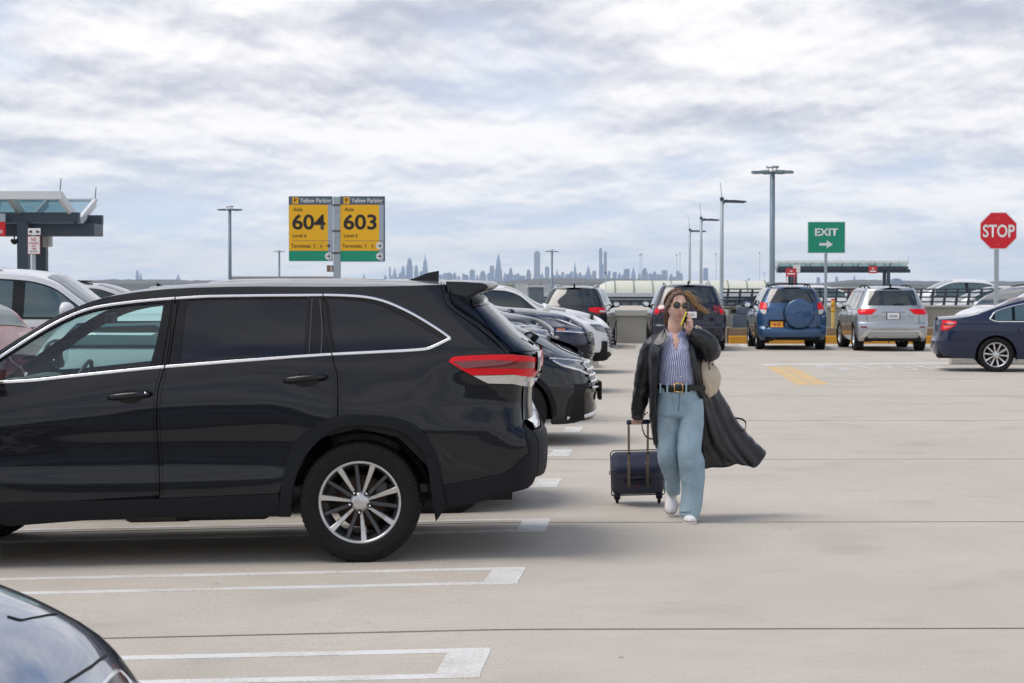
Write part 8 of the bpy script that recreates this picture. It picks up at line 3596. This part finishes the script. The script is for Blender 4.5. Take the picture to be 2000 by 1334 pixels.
    # loose belt loops of the coat
    for pts in ([(1266, 806, .05), (1257, 816, .02), (1255, 832, .0), (1262, 852, .0), (1274, 857, .01), (1283, 855, .03)], [(1437, 816, .15), (1449, 818, .14), (1458, 827, .14), (1457, 838, .15), (1447, 843, .17), (1436, 838, .19)]):
        mb = MB()
        P_ = [q3(*p_) for p_ in pts]
        A = np.array([p_[:] for p_ in P_])
        tt = np.linspace(0, len(P_) - 1, 26)
        PP = np.stack([pchip(np.arange(len(P_)), A[:, a], tt) for a in range(3)], 1)
        d_ = np.array([0, .022 if pts[0][0] < 1300 else .012, .0])
        mb.grid(np.stack([PP - d_ + np.array([0, 0, .005]), PP + d_ - np.array([0, 0, .005])]), LT)
        o = mb.build('coat_belt', co_)
        o.modifiers.new('t', 'SOLIDIFY').thickness = .005

    # --- phone held at the ear
    a, b = q3(1334.3, 636, -.150), q3(1343.0, 614.5, -.130)
    ax = (b - a).normalized()
    ph = thing('phone', 'phone in a yellow case held to the ear of the walking person', 'phone', tuple(Vector((PB.x, PY, PZ)) + (a + b) / 2))
    zz = ax
    xx = Vector((.55, .80, .1))
    xx = (xx - zz * xx.dot(zz)).normalized()
    yy = zz.cross(xx)
    Mr = Matrix((xx, yy, zz)).transposed().to_4x4()
    L_ = (b - a).length
    mb = MB()
    mb.bbox((-.034, -.0055, -L_ * .60), (.034, .0055, L_ * .60), mat('yellow_case', (.80, .66, .02), .45), .004, Mr)
    mb.build('case', ph)
    mb = MB()
    mb.bbox((-.0325, -.0075, -L_ * .585), (.0325, -.0045, L_ * .585), M_GLOSSBLACK, .001, Mr)
    mb.build('screen', ph)
    mb = MB()
    mb.bbox((-.030, .0045, L_ * .30), (-.002, .0085, L_ * .55), mat('purple_black_glass', (.03, .015, .05), .15, coat=.5), .002, Mr)
    mb.build('camera_bump', ph)

    # --- cream bag under the arm
    bc = q3(1382, 738, .02)
    bag = thing('shoulder_bag', 'soft cream shoulder bag tucked under the coat sleeve of the walking person', 'bag', tuple(Vector((PB.x, PY, PZ)) + bc))
    CR = mat('cream_canvas', (.58, .50, .38), .75, var=.12, vscale=10)
    mb = MB()
    bm = bmesh.new()
    bmesh.ops.create_uvsphere(bm, u_segments=48, v_segments=36, radius=1)
    for v in bm.verts:
        p_ = v.co.copy()
        w = .088 * (1 - .35 * max(0, p_.z) ** 1.5)
        v.co = Vector((p_.x * w + .02 * p_.z * p_.z * (1 if p_.z < 0 else -1.6) + .012 * p_.z, p_.y * .060 - .02, p_.z * .135 * (1 if p_.z > 0 else 1.0)))
    mb.bm(bm, CR, smooth=True)
    o = mb.build('bag_body', bag)
    wrinkle(o.data, .009, 13.0, (1.2, 1, .6), 3.3)
    wrinkle(o.data, .004, 30.0, (1, 1, .7), 5.3)
    mb = MB()
    pts = [q3(1363, 735, -.05), q3(1358.5, 715, -.08), q3(1357, 702, -.09), q3(1358, 690, -.06)]
    mb.tube([p_ - bc for p_ in pts], [.022, .016, .013, .012], CR, 8)
    mb.build('strap', bag)
    mb = MB()
    pts = [q3(1386, 722, -.06), q3(1384.5, 710, -.07), q3(1389, 704, -.075), q3(1394, 708, -.07), q3(1392, 714, -.065)]
    mb.tube([p_ - bc for p_ in pts], .004, M_DARK, 6)
    mb.build('zip_pull', bag)
    mb = MB()
    pts = [q3(1356, 645, -.06), q3(1361, 638, -.02), q3(1367, 641, .02), q3(1372, 652, .04)]
    mb.tube([p_ - bc for p_ in pts], [.010, .014, .014, .010], CR, 6)
    mb.build('shoulder_strap', bag)
    return root


person()


# ------------------------------------------------------------------ the wheeled case
def suitcase():
    Yw = 15.62
    g = ground_at(1247, 984)
    g = Vector(((1247 - 1000) / FPX * Yw, Yw, float(gz(.9, Yw))))
    t = thing('suitcase', 'small navy soft suitcase on two wheels pulled by its raised handle', 'suitcase', tuple(g))
    NV = mat('navy_nylon', (.006, .012, .046), .7, var=.3, vscale=30, bump=.35, bscale=300, sheen=.2)
    NVD = mat('navy_piping', (.006, .008, .024), .5)
    GM = mat('gunmetal_tube', (.19, .165, .14), .35, .8)
    # leaning frame: w along the case, upwards and towards the hand
    hand = Vector((PB.x, PY, PZ)) + q3(1241.5, 819.5, .185)
    up = (hand - (g + Vector((-.02, 0, .03))))
    Lh = up.length
    up.normalize()
    xx = Vector((1, 0, 0))
    xx = (xx - up * xx.dot(up)).normalized()
    nn = xx.cross(up)                                    # towards the far side / ground
    nn = nn if nn.y > 0 else -nn
    M_ = Matrix((xx, nn, up)).transposed().to_4x4()
    M_ = Matrix.Translation((-.0, 0, .03)) @ M_
    mb = MB()
    mb.bbox((-.205, .015, .02), (.205, .205, .415), NV, .045, M_, 4)
    o = mb.build('case_body', t)
    for p in o.data.polygons:
        p.use_smooth = True
    mb = MB()
    mb.bbox((-.195, .0, .315), (.195, .19, .43), NV, .05, M_, 4)
    mb.build('top_flap', t)
    for dy in (.022, .198):
        mb = MB()
        ring = [(-.203, .03), (.203, .03), (.207, .06), (.207, .375), (.190, .412), (-.190, .412), (-.207, .375), (-.207, .06), (-.203, .03)]
        mb.tube([M_ @ Vector((a, dy, b)) for a, b in ring], .005, NVD, 6)
        mb.build('piping', t)
    mb = MB()
    mb.bbox((-.105, -.004, .225), (.105, .03, .28), NVD, .012, M_)
    mb.build('handle_housing', t)
    mb = MB()
    mb.tube([M_ @ Vector(p) for p in ((-.075, .01, .365), (-.055, -.022, .37), (.055, -.022, .37), (.075, .01, .365))], .011, NVD, 8)
    mb.build('carry_handle', t)
    for sx in (-.071, .071):
        for z0, z1, r in ((.235, .58, .0125), (.56, .74, .0105), (.72, Lh - .01, .0085)):
            mb = MB()
            mb.bbox((sx - r, -.02 - r * .7, z0), (sx + r, -.02 + r * .7, z1), GM, .002, M_)
            mb.build('handle_tube', t)
        mb = MB()
        mb.bbox((sx - .0125, -.03, .72), (sx + .0125, -.01, .735), M_DARK, .002, M_)
        mb.build('tube_collar', t)
    mb = MB()
    mb.bbox((-.088, -.036, Lh - .02), (.088, -.004, Lh + .012), NV, .012, M_, 3)
    mb.build('grip', t)
    for sx in (-.165, .165):
        mb = MB()
        mb.lathe([(0, -.012), (.026, -.012), (.03, -.006), (.03, .006), (.026, .012), (0, .012)], M_RUBBER, 18, 'x', Matrix.Translation((sx, 0, .03)))
        mb.build('wheel', t)
        mb = MB()
        mb.bbox((sx - .026, -.01, .01), (sx + .026, .06, .07), NVD, .01, M_)
        mb.build('wheel_housing', t)
    mb = MB()
    mb.bbox((-.012, -.003, .20), (.002, .006, .214), M_REDINK, .002, M_)
    mb.build('brand_patch', t)
    mb = MB()
    mb.tube([M_ @ Vector((-.21, .08, .33)), M_ @ Vector((-.222, .075, .30)), M_ @ Vector((-.218, .07, .27))], .004, M_STEEL, 6)
    mb.build('zip_pull', t)


suitcase()
